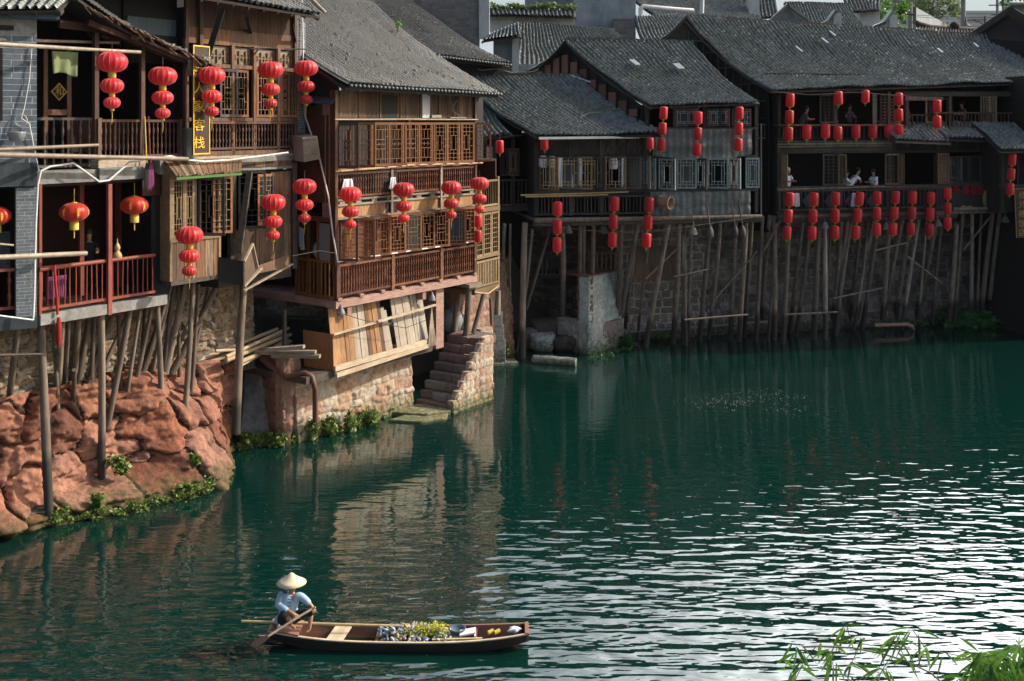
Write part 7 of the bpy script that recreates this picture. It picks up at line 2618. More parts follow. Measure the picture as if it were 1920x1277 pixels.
for i in range(n + 1):
    vs += [bp(i / n, k) for k in range(4)]
for i in range(n):
    for k in range(3):
        a = i * 4 + k
        fs.append((a, a + 1, a + 5, a + 4))
fs += [(3, 2, 1, 0), (n * 4, n * 4 + 1, n * 4 + 2, n * 4 + 3)]
mb._add(vs, fs)
mb.build('hull', MAT['boat_out'], boat)
mb = MB()
vs, fs = [], []
for i in range(n + 1):
    s = .02 + .955 * i / n
    vs += [bp(s, k, .03, .04) for k in range(4)]
for k in range(3):
    mb._add([vs[i * 4 + j] for i in range(n + 1) for j in (k, k + 1)], [(2 * i, 2 * i + 2, 2 * i + 3, 2 * i + 1) for i in range(n)])
mb._add(vs[:4], [(0, 1, 2, 3)]); mb._add(vs[-4:], [(3, 2, 1, 0)])
mb.build('inner_planking', MAT['boat_in'], boat)
for k, nm in ((0, 'near'), (3, 'far')):
    mb = MB()
    for i in range(n):
        a, b = V(bp(i / n, k, .015)), V(bp((i + 1) / n, k, .015))
        mb.beam(a, b + (b - a) * .02, .05, .022, rnd=.8)
    mb.build('gunwale', MAT['plank_pale'] if k == 0 else MAT['boat_in'], boat)
mb = MB()
e1_ = [V(bp(1, k)) for k in range(4)]
mb.plate([e1_[0] + V((-.04, 0, .02)), e1_[3] + V((-.04, 0, .02)), e1_[3] + V((.02, 0, .03)), e1_[0] + V((.02, 0, .03))], (0, 0, -.04))
mb.plate([e1_[0] + V((.003, 0, .02)), e1_[1] + V((.003, 0, 0)), e1_[2] + V((.003, 0, 0)), e1_[3] + V((.003, 0, .02))], (.03, 0, 0))
mb.build('bow_board', MAT['boat_red'], boat)
mb = MB()
e0_ = [V(bp(.0, k)) for k in range(4)]
mb.plate([V(bp(.0, 0)) + V((0, .0, .005)), V(bp(.12, 0)) + V((0, 0, .005)), V(bp(.12, 3)) + V((0, 0, .005)), V(bp(.0, 3)) + V((0, 0, .005))], (0, 0, .03))
mb.build('stern_deck', MAT['boat_in'], boat)
mb = MB()
for k in range(3):
    a, b = V(bp(.235 + .022 * k, 0, .05)), V(bp(.255 + .022 * k, 3, .05))
    mb.beam(a + V((0, 0, -.03)), b + V((0, 0, -.03)), .10, .02)
mb.build('seat_board', MAT['plank_pale'], boat)
for s in (.42, .66, .80):
    mb = MB()
    mb.beam(V(bp(s, 0, .04)) - V((0, 0, .06)), V(bp(s, 3, .04)) - V((0, 0, .06)), .06, .05)
    mb.build('thwart', MAT['boat_in'], boat)
# pole lying along the boat
mb = MB()
mb.tube([P(453, 1165, 20.55), P(600, 1170, 20.5), P(750, 1174, 20.55), P(893, 1181, 20.72)], [.026, .028, .026, .02], 8)
lone(mb, 'punt_pole', MAT['bamboo_fresh'], 'long bamboo punt pole lying along the boat past the boatman', 'pole', P(600, 1170, 20.5))
# cargo
hp = T('litter_heap', 'heap of plastic bottles and bags gathered in the middle of the boat', 'litter', (P(780, 1200, BY).x, BY, .0))
mb = MB()
rs = random.Random(4)
for i in range(360):
    s = .43 + .30 * rs.random()
    hw, g, b, bw, cy = bsec(s)
    env = 1 - ((s - .53) / .2) ** 2
    y = cy + rs.uniform(-1, 1) * (hw - .07)
    z = .02 + max(.02, (.18 + .17 * max(0, env)) * (1 - ((y - cy) / hw) ** 2 * .6)) * rs.uniform(.4, 1)
    c = V((bx0 + LB * s, y, z))
    d = V((rs.uniform(-1, 1), rs.uniform(-1, 1), rs.uniform(-.3, .8))).normalized()
    if rs.random() < .5:
        mb.tube([c - d * .05, c - d * .03, c + d * .03, c + d * .06, c + d * .08], [.01, .028, .03, .012, .012], 7, rs.random())
    else:
        a = d.cross(V((0, 0, 1))).normalized()
        bb = a.cross(d)
        k = rs.uniform(.018, .036)
        mb._add([c + d * k, c + a * k, c - d * k, c - a * k, c + bb * k * .7, c - bb * k * .6], [(0, 1, 4), (1, 2, 4), (2, 3, 4), (3, 0, 4), (1, 0, 5), (2, 1, 5), (3, 2, 5), (0, 3, 5)], False, rs.random())
o = mb.build('bottles_and_bags', MAT['litter'], hp)
o['kind'] = 'stuff'
mb = MB()
cx = P(812, 1190, BY).x
for k in range(7):
    leaves(mb, (cx + (k - 3) * .07, BY - .02 + .05 * math.sin(k * 2), .29 + .05 * math.cos(k * 3)), (.11, .16, .10), 90, .045)
leaves(mb, (cx - .35, BY - .1, .3), (.25, .15, .1), 90, .04)
wd = mb.build('water_weed', MAT['leaf_yellow'], None, (cx, BY, .1))
tag(wd, 'bright yellow-green clump of pulled water weed on the litter heap', 'weed')
mb = MB()
q = V((P(857, 1187, BY).x, BY + .05, .24))
mb.lathe(q, [(.08, -.05), (.15, .0), (.17, .05), (.15, .055), (.12, .01), (.02, -.01)], 16)
lone(mb, 'teal_basin', MAT['tin'], 'small teal basin behind the litter heap', 'basin', q)
mb = MB()
q = V((P(878, 1192, BY).x, BY - .05, .22))
mb.obox(q - V((.16, .12, 0)), (.3, .02, .05), (0, .22, .0), (0, 0, .03))
mb.obox(q + V((.12, -.12, -.1)), (.02, .0, .0), (0, .22, .0), (0, 0, .12))
lone(mb, 'low_stool', MAT['cloth_white'], 'small tipped stool lying beside the teal basin', 'stool', q)
mb = MB()
mb.beam(V((P(812, 1203, BY).x, BY - .27, .22)), V((P(905, 1206, BY).x, BY - .22, .22)), .05, .02)
lone(mb, 'loose_plank', MAT['bamboo_fresh'], 'loose pale plank laid along the near side of the boat', 'plank', V((P(850, 1203, BY).x, BY - .25, .2)))
for px, lab in ((920, 'dented yellow can lying near the bow'), (932, 'second yellow can, the one nearer the white bag')):
    mb = MB()
    q = V((P(px, 1193, BY).x, BY - .02, .24))
    mb.tube([q - V((.05, .03, 0)), q + V((.05, .03, .02))], .04, 9)
    lone(mb, 'can', MAT['yellow'], lab, 'can', q, 'yellow cans near the bow')
mb = MB()
q = V((P(964, 1187, BY).x, BY + .0, .31))
vs, fs = [], []
for j in range(9):
    for i in range(16):
        a, b = i * math.pi / 8, j * math.pi / 8
        r = 1 + .25 * math.sin(3 * a + 2 * b) * math.sin(b)
        r *= 1 + .3 * math.sin(5 * a + b)
        vs.append(q + V((math.cos(a) * math.sin(b) * .11 * r, math.sin(a) * math.sin(b) * .09 * r, math.cos(b) * .055 - .03)))
for j in range(8):
    for i in range(16):
        fs.append((j * 16 + i, j * 16 + (i + 1) % 16, (j + 1) * 16 + (i + 1) % 16, (j + 1) * 16 + i))
mb._add(vs, fs, True)
lone(mb, 'white_bag', MAT['cloth_white'], 'crumpled white bag tucked behind the bow board', 'bag', q)

# ---------------------------------------------------------------- boatman
def W3(px, py, dy=0.0):
    return P(px, py, BY + dy)
man = T('person', 'person in a conical straw hat, blue-grey shirt and black trousers sitting on the stern, holding a paddle', 'person', W3(543, 1166) )
man['label'] = 'boatman in conical straw hat, blue-grey shirt and black trousers, paddling from the stern'
hip = W3(541, 1161)
joints = [hip, W3(540, 1148), W3(541, 1132), W3(544, 1117), W3(547, 1108.5), W3(549.5, 1101, -.03), W3(550, 1094, -.02)]
rad = [.13, .125, .14, .055, .052, .082, .085]
edges = [(i, i + 1) for i in range(6)]
def add(chain, r, root):
    b = len(joints)
    joints.extend(chain); rad.extend(r)
    edges.append((root, b))
    for i in range(len(chain) - 1):
        edges.append((b + i, b + i + 1))
    return b + len(chain) - 1
# arms (viewer-left arm nearer the camera)
hl = add([W3(528, 1116, -.02), W3(524, 1134, -.12), W3(541, 1146, -.26), W3(552, 1152, -.30)], [.065, .05, .036, .034], 2)
hr = add([W3(560, 1115, -.02), W3(576, 1128, -.05), W3(585, 1137, -.08), W3(588, 1142, -.10)], [.065, .048, .035, .034], 2)
def fingers(root, pts, tip, curl):
    for i in range(4):
        a = pts[0].lerp(pts[1], i / 3)
        add([a, a + tip * (.9 + .12 * math.sin(i * 1.6)), a + tip * 1.3 + curl], [.010, .009, .007], root)
h = joints[hl]
fingers(hl, (W3(553, 1156, -.34), W3(560, 1154, -.30)), V((.03, 0, -.035)), V((-.01, .03, -.02)))
add([W3(550, 1157, -.28), W3(552, 1160, -.27)], [.011, .008], hl)
fingers(hr, (W3(586, 1145, -.14), W3(592, 1144, -.08)), V((.012, 0, -.04)), V((-.02, .02, -.012)))
add([W3(584, 1146, -.06), W3(583, 1149, -.07)], [.011, .008], hr)
# legs
k1 = add([W3(552, 1156, -.05), W3(583, 1145, -.02), W3(582, 1163, -.05), W3(580, 1181, -.08), W3(573, 1186, -.12)], [.085, .065, .048, .032, .028], 0)
k2 = add([W3(531, 1158, -.12), W3(533, 1150, -.30), W3(542, 1163, -.27), W3(547, 1174, -.24), W3(554, 1178, -.28)], [.085, .07, .05, .034, .028], 0)
add([W3(553.5, 1099.5, -.085)], [.016], 5)      # nose
add([W3(546, 1100, -.1)], [.018], 5)            # ear
skin_obj('body', joints, edges, rad, MAT['skin'], man, 2)
sj = [W3(540, 1164), W3(540, 1148), W3(541, 1131), W3(544, 1117), W3(545.5, 1112)]
sr = [.165, .15, .165, .10, .07]
se = [(i, i + 1) for i in range(4)]
b = 5
sj += [W3(526, 1117, -.02), W3(521, 1135, -.12), W3(534, 1143, -.22), W3(541, 1147, -.26)]; sr += [.088, .075, .065, .062]
se += [(2, b), (b, b + 1), (b + 1, b + 2), (b + 2, b + 3)]
b = 9
sj += [W3(562, 1116, -.02), W3(575, 1127, -.05), W3(582, 1134, -.07)]; sr += [.085, .070, .062]
se += [(2, b), (b, b + 1), (b + 1, b + 2)]
b = 12
sj += [W3(522, 1162, .02), W3(515, 1168, .03)]; sr += [.10, .06]
se += [(0, b), (b, b + 1)]
skin_obj('shirt', sj, se, sr, MAT['shirt'], man, 2)
mb = MB()
for py in (1124, 1130, 1136):
    q = W3(543, py, -.175)
    mb.tube([q - V((.035, 0, 0)), q + V((.035, 0, 0))], .006, 5)
mb.build('shirt_toggle', MAT['cloth_black'], man)
tj = [W3(542, 1163, -.02), W3(552, 1157, -.07), W3(583, 1145, -.03), W3(583, 1157, -.05), W3(530, 1160, -.14), W3(532, 1151, -.31), W3(539, 1160, -.30)]
skin_obj('trousers', tj, [(0, 1), (1, 2), (2, 3), (0, 4), (4, 5), (5, 6)], [.15, .115, .088, .075, .115, .10, .08], MAT['cloth_black'], man, 2)
mb = MB()
mb.lathe(W3(550, 1094, -.02), [(.07, -.06), (.095, -.02), (.09, .04), (.04, .08)], 14)
mb.build('hair', MAT['hair'], man)
hat = MB()
hq = W3(546.5, 1093, -.03)
hat.lathe(hq, [(.275, .0), (.285, .006), (.20, .055), (.10, .12), (.045, .175), (.008, .20), (.0, .195), (.10, .10), (.2, .04), (.26, 0)], 36)
mm = MAT['straw']
o = lone(hat, 'straw_hat', mm, 'wide pale conical straw hat worn by the boatman', 'hat', hq)
# paddle
pd_ = T('paddle', 'wooden paddle with red-stained blade held across the stern', 'paddle', W3(560, 1157, -.3))
a_, b_, c_ = W3(590, 1139, -.13), W3(556, 1159, -.33), P(503, 1193, BY - .62)
tip = PW(473, 1211, .0)
mb = MB()
mb.tube([a_, b_, c_], [.022, .022, .024], 8)
mb.tube([a_ + V((.0, -.04, .02)), a_ + V((.0, .04, -.02))], .02, 6)
mb.build('shaft', MAT['bamboo'], pd_)
mb = MB()
dd = (tip - c_)
sd_ = dd.cross(V((.3, -.8, .5))).normalized()
nn = sd_.cross(dd).normalized() * .012
pl = []
for t, w in ((0, .025), (.25, .055), (.7, .065), (.95, .05), (1.02, .02)):
    pl.append((c_ + dd * t, w))
poly = [p + sd_ * w for p, w in pl] + [p - sd_ * w for p, w in reversed(pl)]
mb.plate(poly, nn)
mb.build('blade', MAT['paddle'], pd_)

# ================================================================ plants
for i, (px, py, rx, rz, mat, Y, lab) in enumerate((
    (470, 822, .45, .28, 'leaf', None, 'low leafy clump at the foot of the cement slope'), (512, 822, .40, .25, 'leaf', None, 'leafy clump under the red buttress corner'), (578, 805, .45, .38, 'leaf', None, 'bushy clump beside the rusty drain pipe'),
    (618, 798, .3, .35, 'leaf', None, 'leafy clump just right of the rusty drain pipe'), (655, 788, .25, .45, 'leaf', None, 'upright fern clump on the orange rubble base'), (690, 780, .4, .35, 'leaf', None, 'spreading clump on the right half of the rubble base'),
    (718, 768, .3, .2, 'leaf', None, 'small clump near the flat pale slabs'), (112, 968, .4, .15, 'leaf', None, 'low weeds on the kerb at the waterline'), (183, 945, .15, .35, 'leaf', None, 'bright upright weeds beside the straight stilt foot'),
    (221, 872, .35, .28, 'leaf', 28.2, 'round bush growing on the red rock shelf'), (346, 918, .25, .15, 'leaf', None, 'small bright weeds at the rock foot'), (362, 862, .2, .18, 'leaf', 29.3, 'tuft of weeds in the rock crevice'),
    (903, 655, .3, .35, 'leaf', 42.0, 'weeds hanging past the corner of the block face'), (948, 655, .25, .3, 'leaf', 44.5, 'weeds behind the block pedestal'), (1176, 640, .5, .45, 'leaf_dark', 48, 'dark bush at the foot of the grey corner pier'),
    (1240, 632, .9, .25, 'leaf_dark', 48.8, 'dark creeping plants low on the shaded wall'), (1730, 602, 1.6, .25, 'leaf_dark', 53, 'dark low plants below the leaning stilts'))):
    c = PW(px, py, .1 + rz * .6) if Y is None else P(px, py, Y)
    bush('weed_clump', lab, 'plant', [(c, (rx, rx * .5, rz))], mat, 260, .13, 'weeds on the bank')
bush('fern_bank', 'large mass of drooping ferns at the waterline under the corner house', 'plant', [(P(px, 600 + 5 * math.sin(px), 52.6), (1.3, .8, .6)) for px in range(1800, 1960, 28)], 'leaf_dark', 1800, .3)
rs = random.Random(77)
for k, (pts, n_, lab) in enumerate((
    ([(x, 985 - (x - 60) * .17 + rs.uniform(-4, 3)) for x in range(75, 250, 9)], 900, 'straggling strip of moss and weeds along the kerb below the red rock'),
    ([(x, 955 - (x - 250) * .27 + rs.uniform(-5, 3)) for x in range(255, 400, 9)], 700, 'dark mossy fringe where the red rock meets the water'),
    ([(x, 838 - (x - 450) * .17 + rs.uniform(-6, 3)) for x in range(450, 560, 7)], 1100, 'thick leafy fringe at the foot of the cement slope and buttress'),
    ([(x, 815 - (x - 600) * .3 + rs.uniform(-8, 4)) for x in range(600, 745, 7)], 1300, 'thick leafy fringe along the orange rubble base'),
    ([(x, 765 - (x - 850) * .38 + rs.uniform(-4, 3)) for x in range(852, 905, 7)], 300, 'thin mossy fringe under the block face of the steps'),
    ([(x, 672 - (x - 1110) * .3 + rs.uniform(-4, 3)) for x in range(1112, 1200, 8)], 400, 'dark fringe of moss around the grey corner pier'))):
    bush('moss_fringe', lab, 'moss', [(PW(x, y, .1), (.2 * rs.uniform(.5, 1.4), .12, rs.choice((.05, .08, .12, .2, .38)))) for x, y in pts if rs.random() < .8], 'leaf' if k < 5 else 'leaf_dark', n_, .085, 'weeds at the waterline')
for pts, off, lab in (([(548, 480), (600, 470), (628, 475)], .6, 'thin wire crossing the side balcony'),
                      ([(640, 400), (720, 412), (820, 400), (885, 385)], .35, 'thin wire along the orange band'), ([(625, 583), (680, 600), (760, 615), (800, 600)], .35, 'thin wire drooping across the plank screen')):
    mb = MB()
    mb.tube([F2.p(x, y, off) for x, y in pts], .011, 4)
    lone(mb, 'wire', MAT['rail_dark'], lab, 'wire', F2.p(pts[0][0], pts[0][1], off), 'wires on the sunlit house')
for pts, f_, off, lab in (([(1010, 420), (1100, 432), (1200, 436), (1290, 425), (1410, 408)], F3, .5, 'thin wire sagging below the lower grey sheeting'), ([(1450, 172), (1520, 178), (1600, 173), (1700, 180), (1780, 186), (1790, 170)], F4, .9, 'thin wire looping under the teahouse eave'),
                      ([(1462, 400), (1560, 408), (1650, 400), (1760, 402)], F4, .5, 'thin wire along the lower teahouse beam')):
    mb = MB()
    mb.tube([f_.p(x, y, off) for x, y in pts], .012, 4)
    lone(mb, 'wire', MAT['stilt'], lab, 'wire', f_.p(pts[0][0], pts[0][1], off), 'wires on the shaded houses')
bush('roof_plant', 'small bright sapling growing out of the sunlit tiled roof', 'plant', [(P(747, 46, 41.0), (.12, .12, .28))], 'leaf_willow', 60, .12)

# willow branch near the camera
wb = T('willow_branch', 'leafy bamboo-like branch reaching into the lower right corner', 'branch', P(1775, 1290, 4.6))
twigs = [([(1790, 1300), (1745, 1262), (1700, 1240), (1655, 1226), (1600, 1215), (1540, 1212), (1505, 1213)], .004),
         ([(1600, 1215), (1592, 1190), (1588, 1172)], .0018), ([(1700, 1240), (1685, 1210), (1680, 1185)], .002), ([(1720, 1250), (1735, 1215), (1712, 1182)], .002),
         ([(1845, 1255), (1800, 1230), (1760, 1222)], .002), ([(1530, 1212), (1508, 1240), (1490, 1277)], .0018), ([(1570, 1213), (1562, 1240), (1552, 1280)], .0016), ([(1610, 1216), (1598, 1240), (1590, 1275)], .0016),
         ([(1670, 1232), (1655, 1255), (1640, 1285)], .0018), ([(1900, 1300), (1870, 1250), (1835, 1225)], .003), ([(1930, 1290), (1905, 1240), (1880, 1218)], .003), ([(1860, 1300), (1830, 1270), (1815, 1262)], .002),
         ([(1940, 1240), (1915, 1215), (1905, 1200)], .002)]
mb = MB()
for pts, r in twigs:
    yy = 4.5 + random.uniform(-.15, .2)
    mb.tube([P(x, y, 4.6) for x, y in pts], r, 5)
mb.build('twigs', MAT['stilt'], wb)
mb = MB()
def blade(p, d, ln, w):
    d = V(d).normalized()
    s = d.cross(V((random.uniform(-.5, .5), -1, random.uniform(-.5, .5)))).normalized()
    n_ = s.cross(d)
    q = random.random()
    pr = [(0, 0), (.15, .55), (.4, 1), (.7, .7), (1, 0)]
    vs, fs = [], []
    for t, k in pr:
        c = p + d * ln * t + V((0, 0, -.25 * ln * t * t))
        vs += [c - s * w * k + n_ * w * .35 * k, c, c + s * w * k + n_ * w * .35 * k]
    for i in range(len(pr) - 1):
        fs += [(3 * i, 3 * i + 1, 3 * i + 4, 3 * i + 3), (3 * i + 1, 3 * i + 2, 3 * i + 5, 3 * i + 4)]
    mb._add(vs, fs, True, q)
lf = [(1500, 1215, 12, 22, 40), (1495, 1240, 10, 20, 40), (1490, 1262, 10, 16, 40), (1552, 1212, 12, 26, 36), (1560, 1240, 8, 14, 42), (1553, 1265, 8, 12, 40), (1592, 1178, 9, 16, 52), (1606, 1195, 8, 14, 44), (1592, 1245, 9, 12, 36), (1588, 1268, 6, 10, 36),
      (1620, 1195, 5, 8, 36), (1680, 1190, 9, 14, 54), (1712, 1184, 9, 16, 52), (1660, 1225, 6, 14, 34), (1656, 1255, 12, 16, 44), (1640, 1275, 8, 14, 40), (1730, 1215, 6, 14, 36), (1765, 1224, 5, 14, 48), (1700, 1240, 7, 24, 32),
      (1835, 1232, 22, 26, 50), (1862, 1250, 26, 28, 46), (1880, 1232, 20, 24, 46), (1905, 1262, 34, 28, 44), (1860, 1272, 22, 24, 44), (1830, 1270, 16, 20, 44), (1912, 1215, 10, 16, 40), (1915, 1240, 14, 18, 40), (1800, 1275, 8, 16, 40)]
for x, y, k, sp, ln in lf:
    for i in range(max(3, int(k * (.72 if x < 1800 else 1.6)))):
        p = P(x + random.uniform(-sp, sp) * .6, y + random.uniform(-sp, sp) * .45, 4.6 + random.uniform(-.12, .12))
        blade(p, (random.uniform(-1.1, .9), random.uniform(-.5, .5), random.uniform(-1.3, .35)), ln * 4.6 / FP * random.uniform(.65, 1.1), .0078 * random.uniform(.5, 1.15))
mb.build('leaves', MAT['leaf_willow'], wb)
# ================================================================ roofs and walls behind
def wallbox(par, px0, px1, pt, pb, Y, th, mat, name='wall', Y2=None):
    f = F((px0, Y), (px1, Y if Y2 is None else Y2))
    mb = MB()
    mb.ub(f, 0, f.L, f.z(px0, pb), f.z(px0, pt), -th, 0)
    mb.build(name, MAT[mat], par)
    return f
b1 = T('back_house', 'tiled house rising behind the sunlit timber house, with a dark timber eave wall', 'house', P(880, 130, 49))
E0, E1 = P(770, 100, 46.5), P(958, 122, 49.5)
R0, R1 = P(590, -70, 53), P(738, -20, 55)
tile_roof(b1, E0, E1, R0, R1, 'tile', .21, .12, seed=71, wav=.12, sag=.2, loose=.02)
mb = MB()
n_ = 34
for i in range(n_):
    q = E0.lerp(E1, (i + .5) / n_)
    mb.lathe(q + V((.03, -.05, -.04)), [(.02, -.03), (.08, -.01), (.075, .06), (.02, .09)], 7, random.uniform(.6, .97))
mb.build('eave_tiles', MAT['tile'], b1)
wallbox(b1, 780, 954, 112, 160, 48.2, .3, 'board_dark', Y2=50.0)
b2 = T('brick_gable_wall', 'tall weathered brick firewall with a pale end pillar, above the sunlit roof', 'wall', P(850, 70, 56))
f = F((700, 55), (899, 56.2))
mb = MB()
mb.plate([P(640, -60, 56), P(899, -60, 56.2), P(899, 170, 56.2), P(640, 170, 56)][::-1], (0, .5, 0))
mb.build('brickwork', MAT['brick_wall'], b2)
mb = MB()
mb.obox(P(898, 72, 56.1), (.55, 0, 0), (0, .6, 0), (0, 0, 6))
mb.build('pillar', MAT['plaster_white'], b2)
b3 = T('tiled_house', 'low tiled roof with stub firewall behind the brown gable panels', 'house', P(1050, 120, 58))
E0, E1 = P(960, 126, 55.5), P(1250, 128, 58)
R0, R1 = P(968, 44, 60), P(1150, 56, 61.5)
tile_roof(b3, E0, E1, R0, R1, 'tile_blue', .22, .14, seed=72, wav=.1, sag=.15)
ridge(b3, R0, R1, seed=8)
wallbox(b3, 955, 1020, 120, 200, 55.6, .5, 'plaster')
wallbox(b3, 925, 962, 66, 150, 54.6, .4, 'plaster', 'stub_wall')
mb = MB()
mb.obox(P(960, 150, 54.4), (.35, 0, 0), (0, .5, 0), (0, 0, 2.4))
mb.build('stub_pillar', MAT['plaster_white'], b3)
tile_roof(b3, P(903, 74, 53.6), P(976, 66, 53.6), P(912, 66, 55.2), P(975, 42, 55.2), 'tile_blue', .2, .12, seed=73, name='wall_cap')
b4 = T('coping_wall', 'white wall topped by a row of grey coping tiles and weeds', 'wall', P(990, 50, 64))
f = wallbox(b4, 917, 1078, 27, 60, 64, .4, 'plaster_white')
tile_roof(b4, P(912, 27, 63.4), P(1080, 31, 63.4), P(912, 14, 64.6), P(1080, 18, 64.6), 'tile_blue', .26, .14, seed=74, name='coping', sag=0)
bush('weeds', 'grassy weeds growing on the coping tiles of the white wall', 'plant', [(P(px, 12 + random.uniform(-3, 3), 64.3), (.5, .3, .22)) for px in range(925, 1075, 18)], 'leaf_far', 900, .2)
b5 = T('plaster_house', 'blue-grey plastered house wall with patchy render behind the low tiled roof', 'house', P(1130, 80, 67))
wallbox(b5, 1076, 1192, -60, 90, 67, 6, 'plaster')
wallbox(b5, 985, 1078, -60, 12, 69, 3, 'plaster')
wallbox(b5, 1150, 1192, 35, 90, 66.5, .4, 'brick_wall', 'brick_patch')
b6 = T('tiled_house', 'pair of tiled roof slopes with a white drain pipe above the brown gable', 'house', P(1280, 70, 64))
tile_roof(b6, P(1205, 78, 60), P(1330, 82, 61), P(1188, 30, 64), P(1275, 28, 65), 'tile_blue', .22, .14, seed=75, sag=.1)
tile_roof(b6, P(1230, 30, 66), P(1440, 44, 68), P(1160, -30, 71), P(1370, -25, 72), 'tile_blue', .22, .14, seed=76, sag=.15)
wallbox(b6, 1210, 1330, 60, 110, 65, .5, 'plaster')
wallbox(b6, 1405, 1424, -30, 42, 69, .8, 'plaster_white', 'white_pillar')
mb = MB()
mb.tube([P(1201, 30, 62), P(1201, 16, 62), P(1206, 12, 62), P(1260, 17, 62.5), P(1300, 20, 63)], .13, 8)
lone(mb, 'white_pipe', MAT['white'], 'white plastic drain pipe with elbow on the roofs above the brown gable', 'pipe', P(1201, 20, 62))
mb = MB()
mb.tube([P(1316, 25, 61), P(1317, -20, 61)], .12, 8)
lone(mb, 'vent_pipe', MAT['white'], 'upright white vent pipe standing behind the teahouse ridge', 'pipe', P(1316, 25, 61))
b7 = T('tiled_house', 'tiled house with small plastered gable behind the middle of the teahouse ridge', 'house', P(1520, 60, 72))
tile_roof(b7, P(1490, 66, 69), P(1640, 70, 70), P(1470, 6, 74), P(1592, 8, 75), 'tile_blue', .23, .14, seed=77, sag=.12)
ridge(b7, P(1470, 6, 74), P(1592, 8, 75), seed=9)
mb = MB()
mb.plate([P(1446, 60, 69.5), P(1512, 60, 69.5), P(1512, 40, 69.5), P(1476, 10, 69.5), P(1446, 38, 69.5)], (0, .4, 0))
mb.build('gable', MAT['plaster'], b7)
mb = MB()
mb.beam(P(1440, 42, 69.2), P(1477, 8, 69.2), .5, .14, (0, 0, 1))
mb.beam(P(1475, 8, 69.2), P(1520, 42, 69.2), .5, .14, (0, 0, 1))
mb.build('gable_cap', MAT['tile_blue'], b7)
tile_roof(b7, P(1380, 38, 74), P(1460, 30, 74), P(1372, -30, 79), P(1450, -30, 79), 'tile_blue', .23, .15, seed=78)
for k, (px, py, lab) in enumerate(((1530, 60, 'upturned firewall end with eave tiles, the one nearer the small gable'), (1635, 62, 'upturned firewall end standing before the green tree'))):
    t = T('firewall_end', lab, 'wall', P(px + 20, py, 66), 'upturned firewall ends above the teahouse ridge')
    mb = MB()
    Y = 66 + k
    mb.plate([P(px, py, Y), P(px + 38, py, Y), P(px + 38, py - 32, Y), P(px + 22, py - 17, Y), P(px, py - 8, Y)], (0, .45, 0))
    mb.build('wall', MAT['plaster_white'], t)
    mb = MB()
    mb.beam(P(px - 4, py - 8, Y + .2), P(px + 22, py - 19, Y + .2), .9, .2)
    mb.beam(P(px + 20, py - 18, Y + .2), P(px + 36, py - 40, Y + .2), .8, .16)
    mb.build('cap', MAT['tile_blue'], t)
    mb = MB()
    mb.obox(P(px + 33, py + 1, Y - .1), (.5, 0, 0), (0, .65, 0), (0, 0, 1.2))
    mb.build('pier', MAT['plaster_white'], t)
b8 = T('small_white_house', 'small white-walled building with dark tile edge behind the second upturned firewall', 'house', P(1632, 45, 80))
wallbox(b8, 1612, 1650, 22, 60, 80, 2, 'plaster_white')
tile_roof(b8, P(1595, 22, 79.3), P(1652, 18, 79.3), P(1580, -6, 82), P(1650, -6, 82), 'tile_blue', .26, .16, seed=79)
b9 = T('town_building', 'pale flat-roofed building with window openings and overhanging slab', 'building', P(1685, 60, 112))
wallbox(b9, 1650, 1712, 2, 70, 112, 10, 'plaster_white')
wallbox(b9, 1644, 1722, -8, 3, 111, 12, 'concrete', 'slab')
for px in (1676, 1690, 1708):
    mb = MB()
    mb.obox(P(px, 45, 111.9), (.5, 0, 0), (0, .15, 0), (0, 0, 1.8))
    mb.build('window', MAT['glass'], b9)
b10 = T('grey_building', 'long grey rendered building fading in the haze beside the power pole', 'building', P(1750, 60, 150))
wallbox(b10, 1718, 1800, 14, 70, 150, 15, 'plaster', Y2=190)
b11 = T('low_ridge_house', 'low tiled house with ornamented brown ridge behind the right end of the teahouse', 'house', P(1780, 75, 66))
tile_roof(b11, P(1690, 90, 63), P(1850, 90, 64), P(1722, 50, 67), P(1832, 56, 68), 'tile_blue', .23, .14, seed=80)
mb = MB()
mb.tube([P(1716, 40, 67), P(1722, 46, 67), P(1745, 51, 67.2), P(1832, 56, 68)], [.12, .22, .16, .14], 8)
mb.lathe(P(1790, 52, 67.6), [(.3, 0), (.35, .15), (.2, .35), (.05, .4)], 8)
mb.build('ridge', MAT['board_brown'], b11)
def pole_thing(name, lab, px, pb, pt, Y, r, arms=()):
    t = T(name, lab, 'pole', P(px, pb, Y))
    mb = MB()
    mb.tube([P(px, pb, Y), P(px, pt, Y)], [r, r * .85], 8)
    mb.build('post', MAT['concrete'], t)
    for a, b in arms:
        mb = MB()
        mb.tube([P(a[0], a[1], Y - .2), P(b[0], b[1], Y - .2)], r * .4, 6)
        mb.build('crossarm', MAT['concrete_dark'], t)
    return t
pole_thing('utility_pole', 'thick pale concrete pole fading into the bright sky', 1806, 60, -40, 110, .28)
pole_thing('utility_pole', 'dark utility pole in front of the pale flat-roofed building', 1707, 60, 4, 95, .22, [((1700, 26), (1716, 27))])
pole_thing('utility_pole', 'hazy power pole with crossarms left of the tall gable', 1870, 60, -20, 170, .25, [((1854, 10), (1886, 9)), ((1858, 28), (1882, 27))])
pole_thing('utility_pole', 'second hazy power pole, the one touching the tall gable', 1881, 60, -30, 180, .25, [((1872, 6), (1890, 8))])
lp = T('street_lamp', 'street lamp with conical shade and scrolled arm above the low ridge house', 'street lamp', P(1847, 70, 82))
mb = MB()
mb.tube([P(1847, 75, 82), P(1847, 30, 82)], .09, 8)
mb.build('post', MAT['rail_dark'], lp)
mb = MB()
mb.tube([P(1811, 38, 82), P(1850, 37, 82)], .045, 6)
mb.tube([P(1825, 38, 82), P(1838, 42, 82), P(1845, 48, 82)], .04, 6)
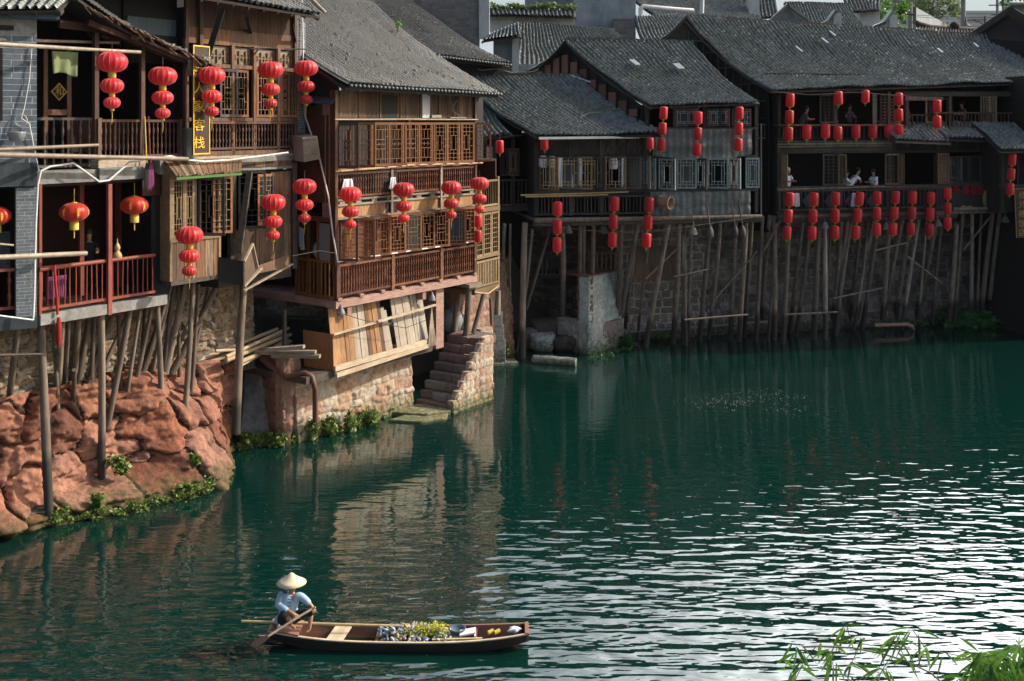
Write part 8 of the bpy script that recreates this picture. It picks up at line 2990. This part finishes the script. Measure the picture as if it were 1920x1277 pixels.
mb.build('arm', MAT['rail_dark'], lp)
mb = MB()
mb.lathe(P(1811, 49, 82), [(.36, 0), (.3, .08), (.1, .3), (.04, .7)], 12)
mb.build('lamp_shade', MAT['rail_dark'], lp)
for a, b, lab, r in (((1690, 27), (1900, 33), 'thin power line running from the dark utility pole', .02), ((1700, 30), (1830, 36), 'lower thin power line above the low ridge house', .018)):
    mb = MB()
    mb.tube([P(a[0], a[1], 95), P((a[0] + b[0]) / 2, (a[1] + b[1]) / 2 + 2, 95), P(b[0], b[1], 95)], r, 4)
    lone(mb, 'power_line', MAT['rail_dark'], lab, 'cable', P(a[0], a[1], 95))
def tree(label, px, py, Y, rx, rz, mat, n, size):
    base = P(px, py + 40, Y)
    t = T('tree', label, 'tree', base)
    mb = MB()
    top = P(px, py, Y)
    mb.tube([base, base.lerp(top, .5) + V((.2, 0, 0)), top], [rx * .10, rx * .07, rx * .03], 7)
    for k in range(7):
        a = k * .9
        mb.tube([base.lerp(top, .5 + .06 * k), top + V((math.cos(a) * rx * .7, math.sin(a) * rx * .6, (k % 3 - 1) * rz * .5))], [rx * .04, rx * .01], 5)
    mb.build('trunk', MAT['stilt'], t)
    mb = MB()
    for k in range(16):
        c = top + V((random.uniform(-.75, .75) * rx, random.uniform(-.6, .6) * rx, random.uniform(-.8, .8) * rz))
        leaves(mb, c, (rx * .34, rx * .34, rz * .3), n // 16, size)
    mb.build('crown', MAT[mat], t)
tree('bright green leafy tree between the upturned firewall and the flat-roofed building', 1674, 34, 88, 1.3, 1.5, 'leaf_willow', 1100, .28)
tree('hazy yellowish tree behind the long grey building', 1748, 12, 175, 4.0, 4.2, 'leaf_far', 1600, .6)
tree('hazy tree crown beside the tall dark gable', 1912, 0, 140, 2.6, 2.2, 'leaf_dark', 700, .45)
for k, (px0, px1, pt, Y, lab) in enumerate(((1770, 1850, 44, 700, 'low pale block at the foot of the thick concrete pole, almost lost in haze'), (1790, 1905, 20, 850, 'wide pale tower block behind the power poles, almost lost in haze'), (1720, 1800, -20, 1000, 'tallest far block left of the thick concrete pole, almost lost in haze'))):
    t = T('far_building', lab, 'building', P((px0 + px1) / 2, 80, Y), 'far buildings in the haze')
    wallbox(t, px0, px1, pt, 90, Y, 20, 'plaster_white')  # pale wall colour stands in for the distance haze
    rows, cols_ = 3, 6
    mb = MB()
    f = F((px0, Y - .4), (px1, Y - .4))
    zt_, zb_ = f.z(px0, pt), f.z(px0, 90)
    for r_ in range(rows):
        mb.ub(f, f.L * .06, f.L * .94, zt_ - (r_ + 1) * 3.2, zt_ - (r_ + 1) * 3.2 + 1.5, 0, .1)
    mb.build('window_band', MAT['glass_pale'], t)
# ================================================================ air
def haze():
    m = bpy.data.materials.new('haze_air')
    m.use_nodes = True
    t = m.node_tree
    t.nodes.remove(t.nodes['Principled BSDF'])
    v = N(t, 'ShaderNodeVolumePrincipled')
    v.inputs['Color'].default_value = (.86, .93, 1, 1)
    v.inputs['Density'].default_value = .00005
    v.inputs['Anisotropy'].default_value = 0
    t.links.new(v.outputs[0], t.nodes['Material Output'].inputs['Volume'])
    mb = MB()
    mb.obox((-905, -205, -4), (1810, 0, 0), (0, 1610, 0), (0, 0, 110))
    o = mb.build('haze', m)
    tag(o, kind='stuff')
haze()
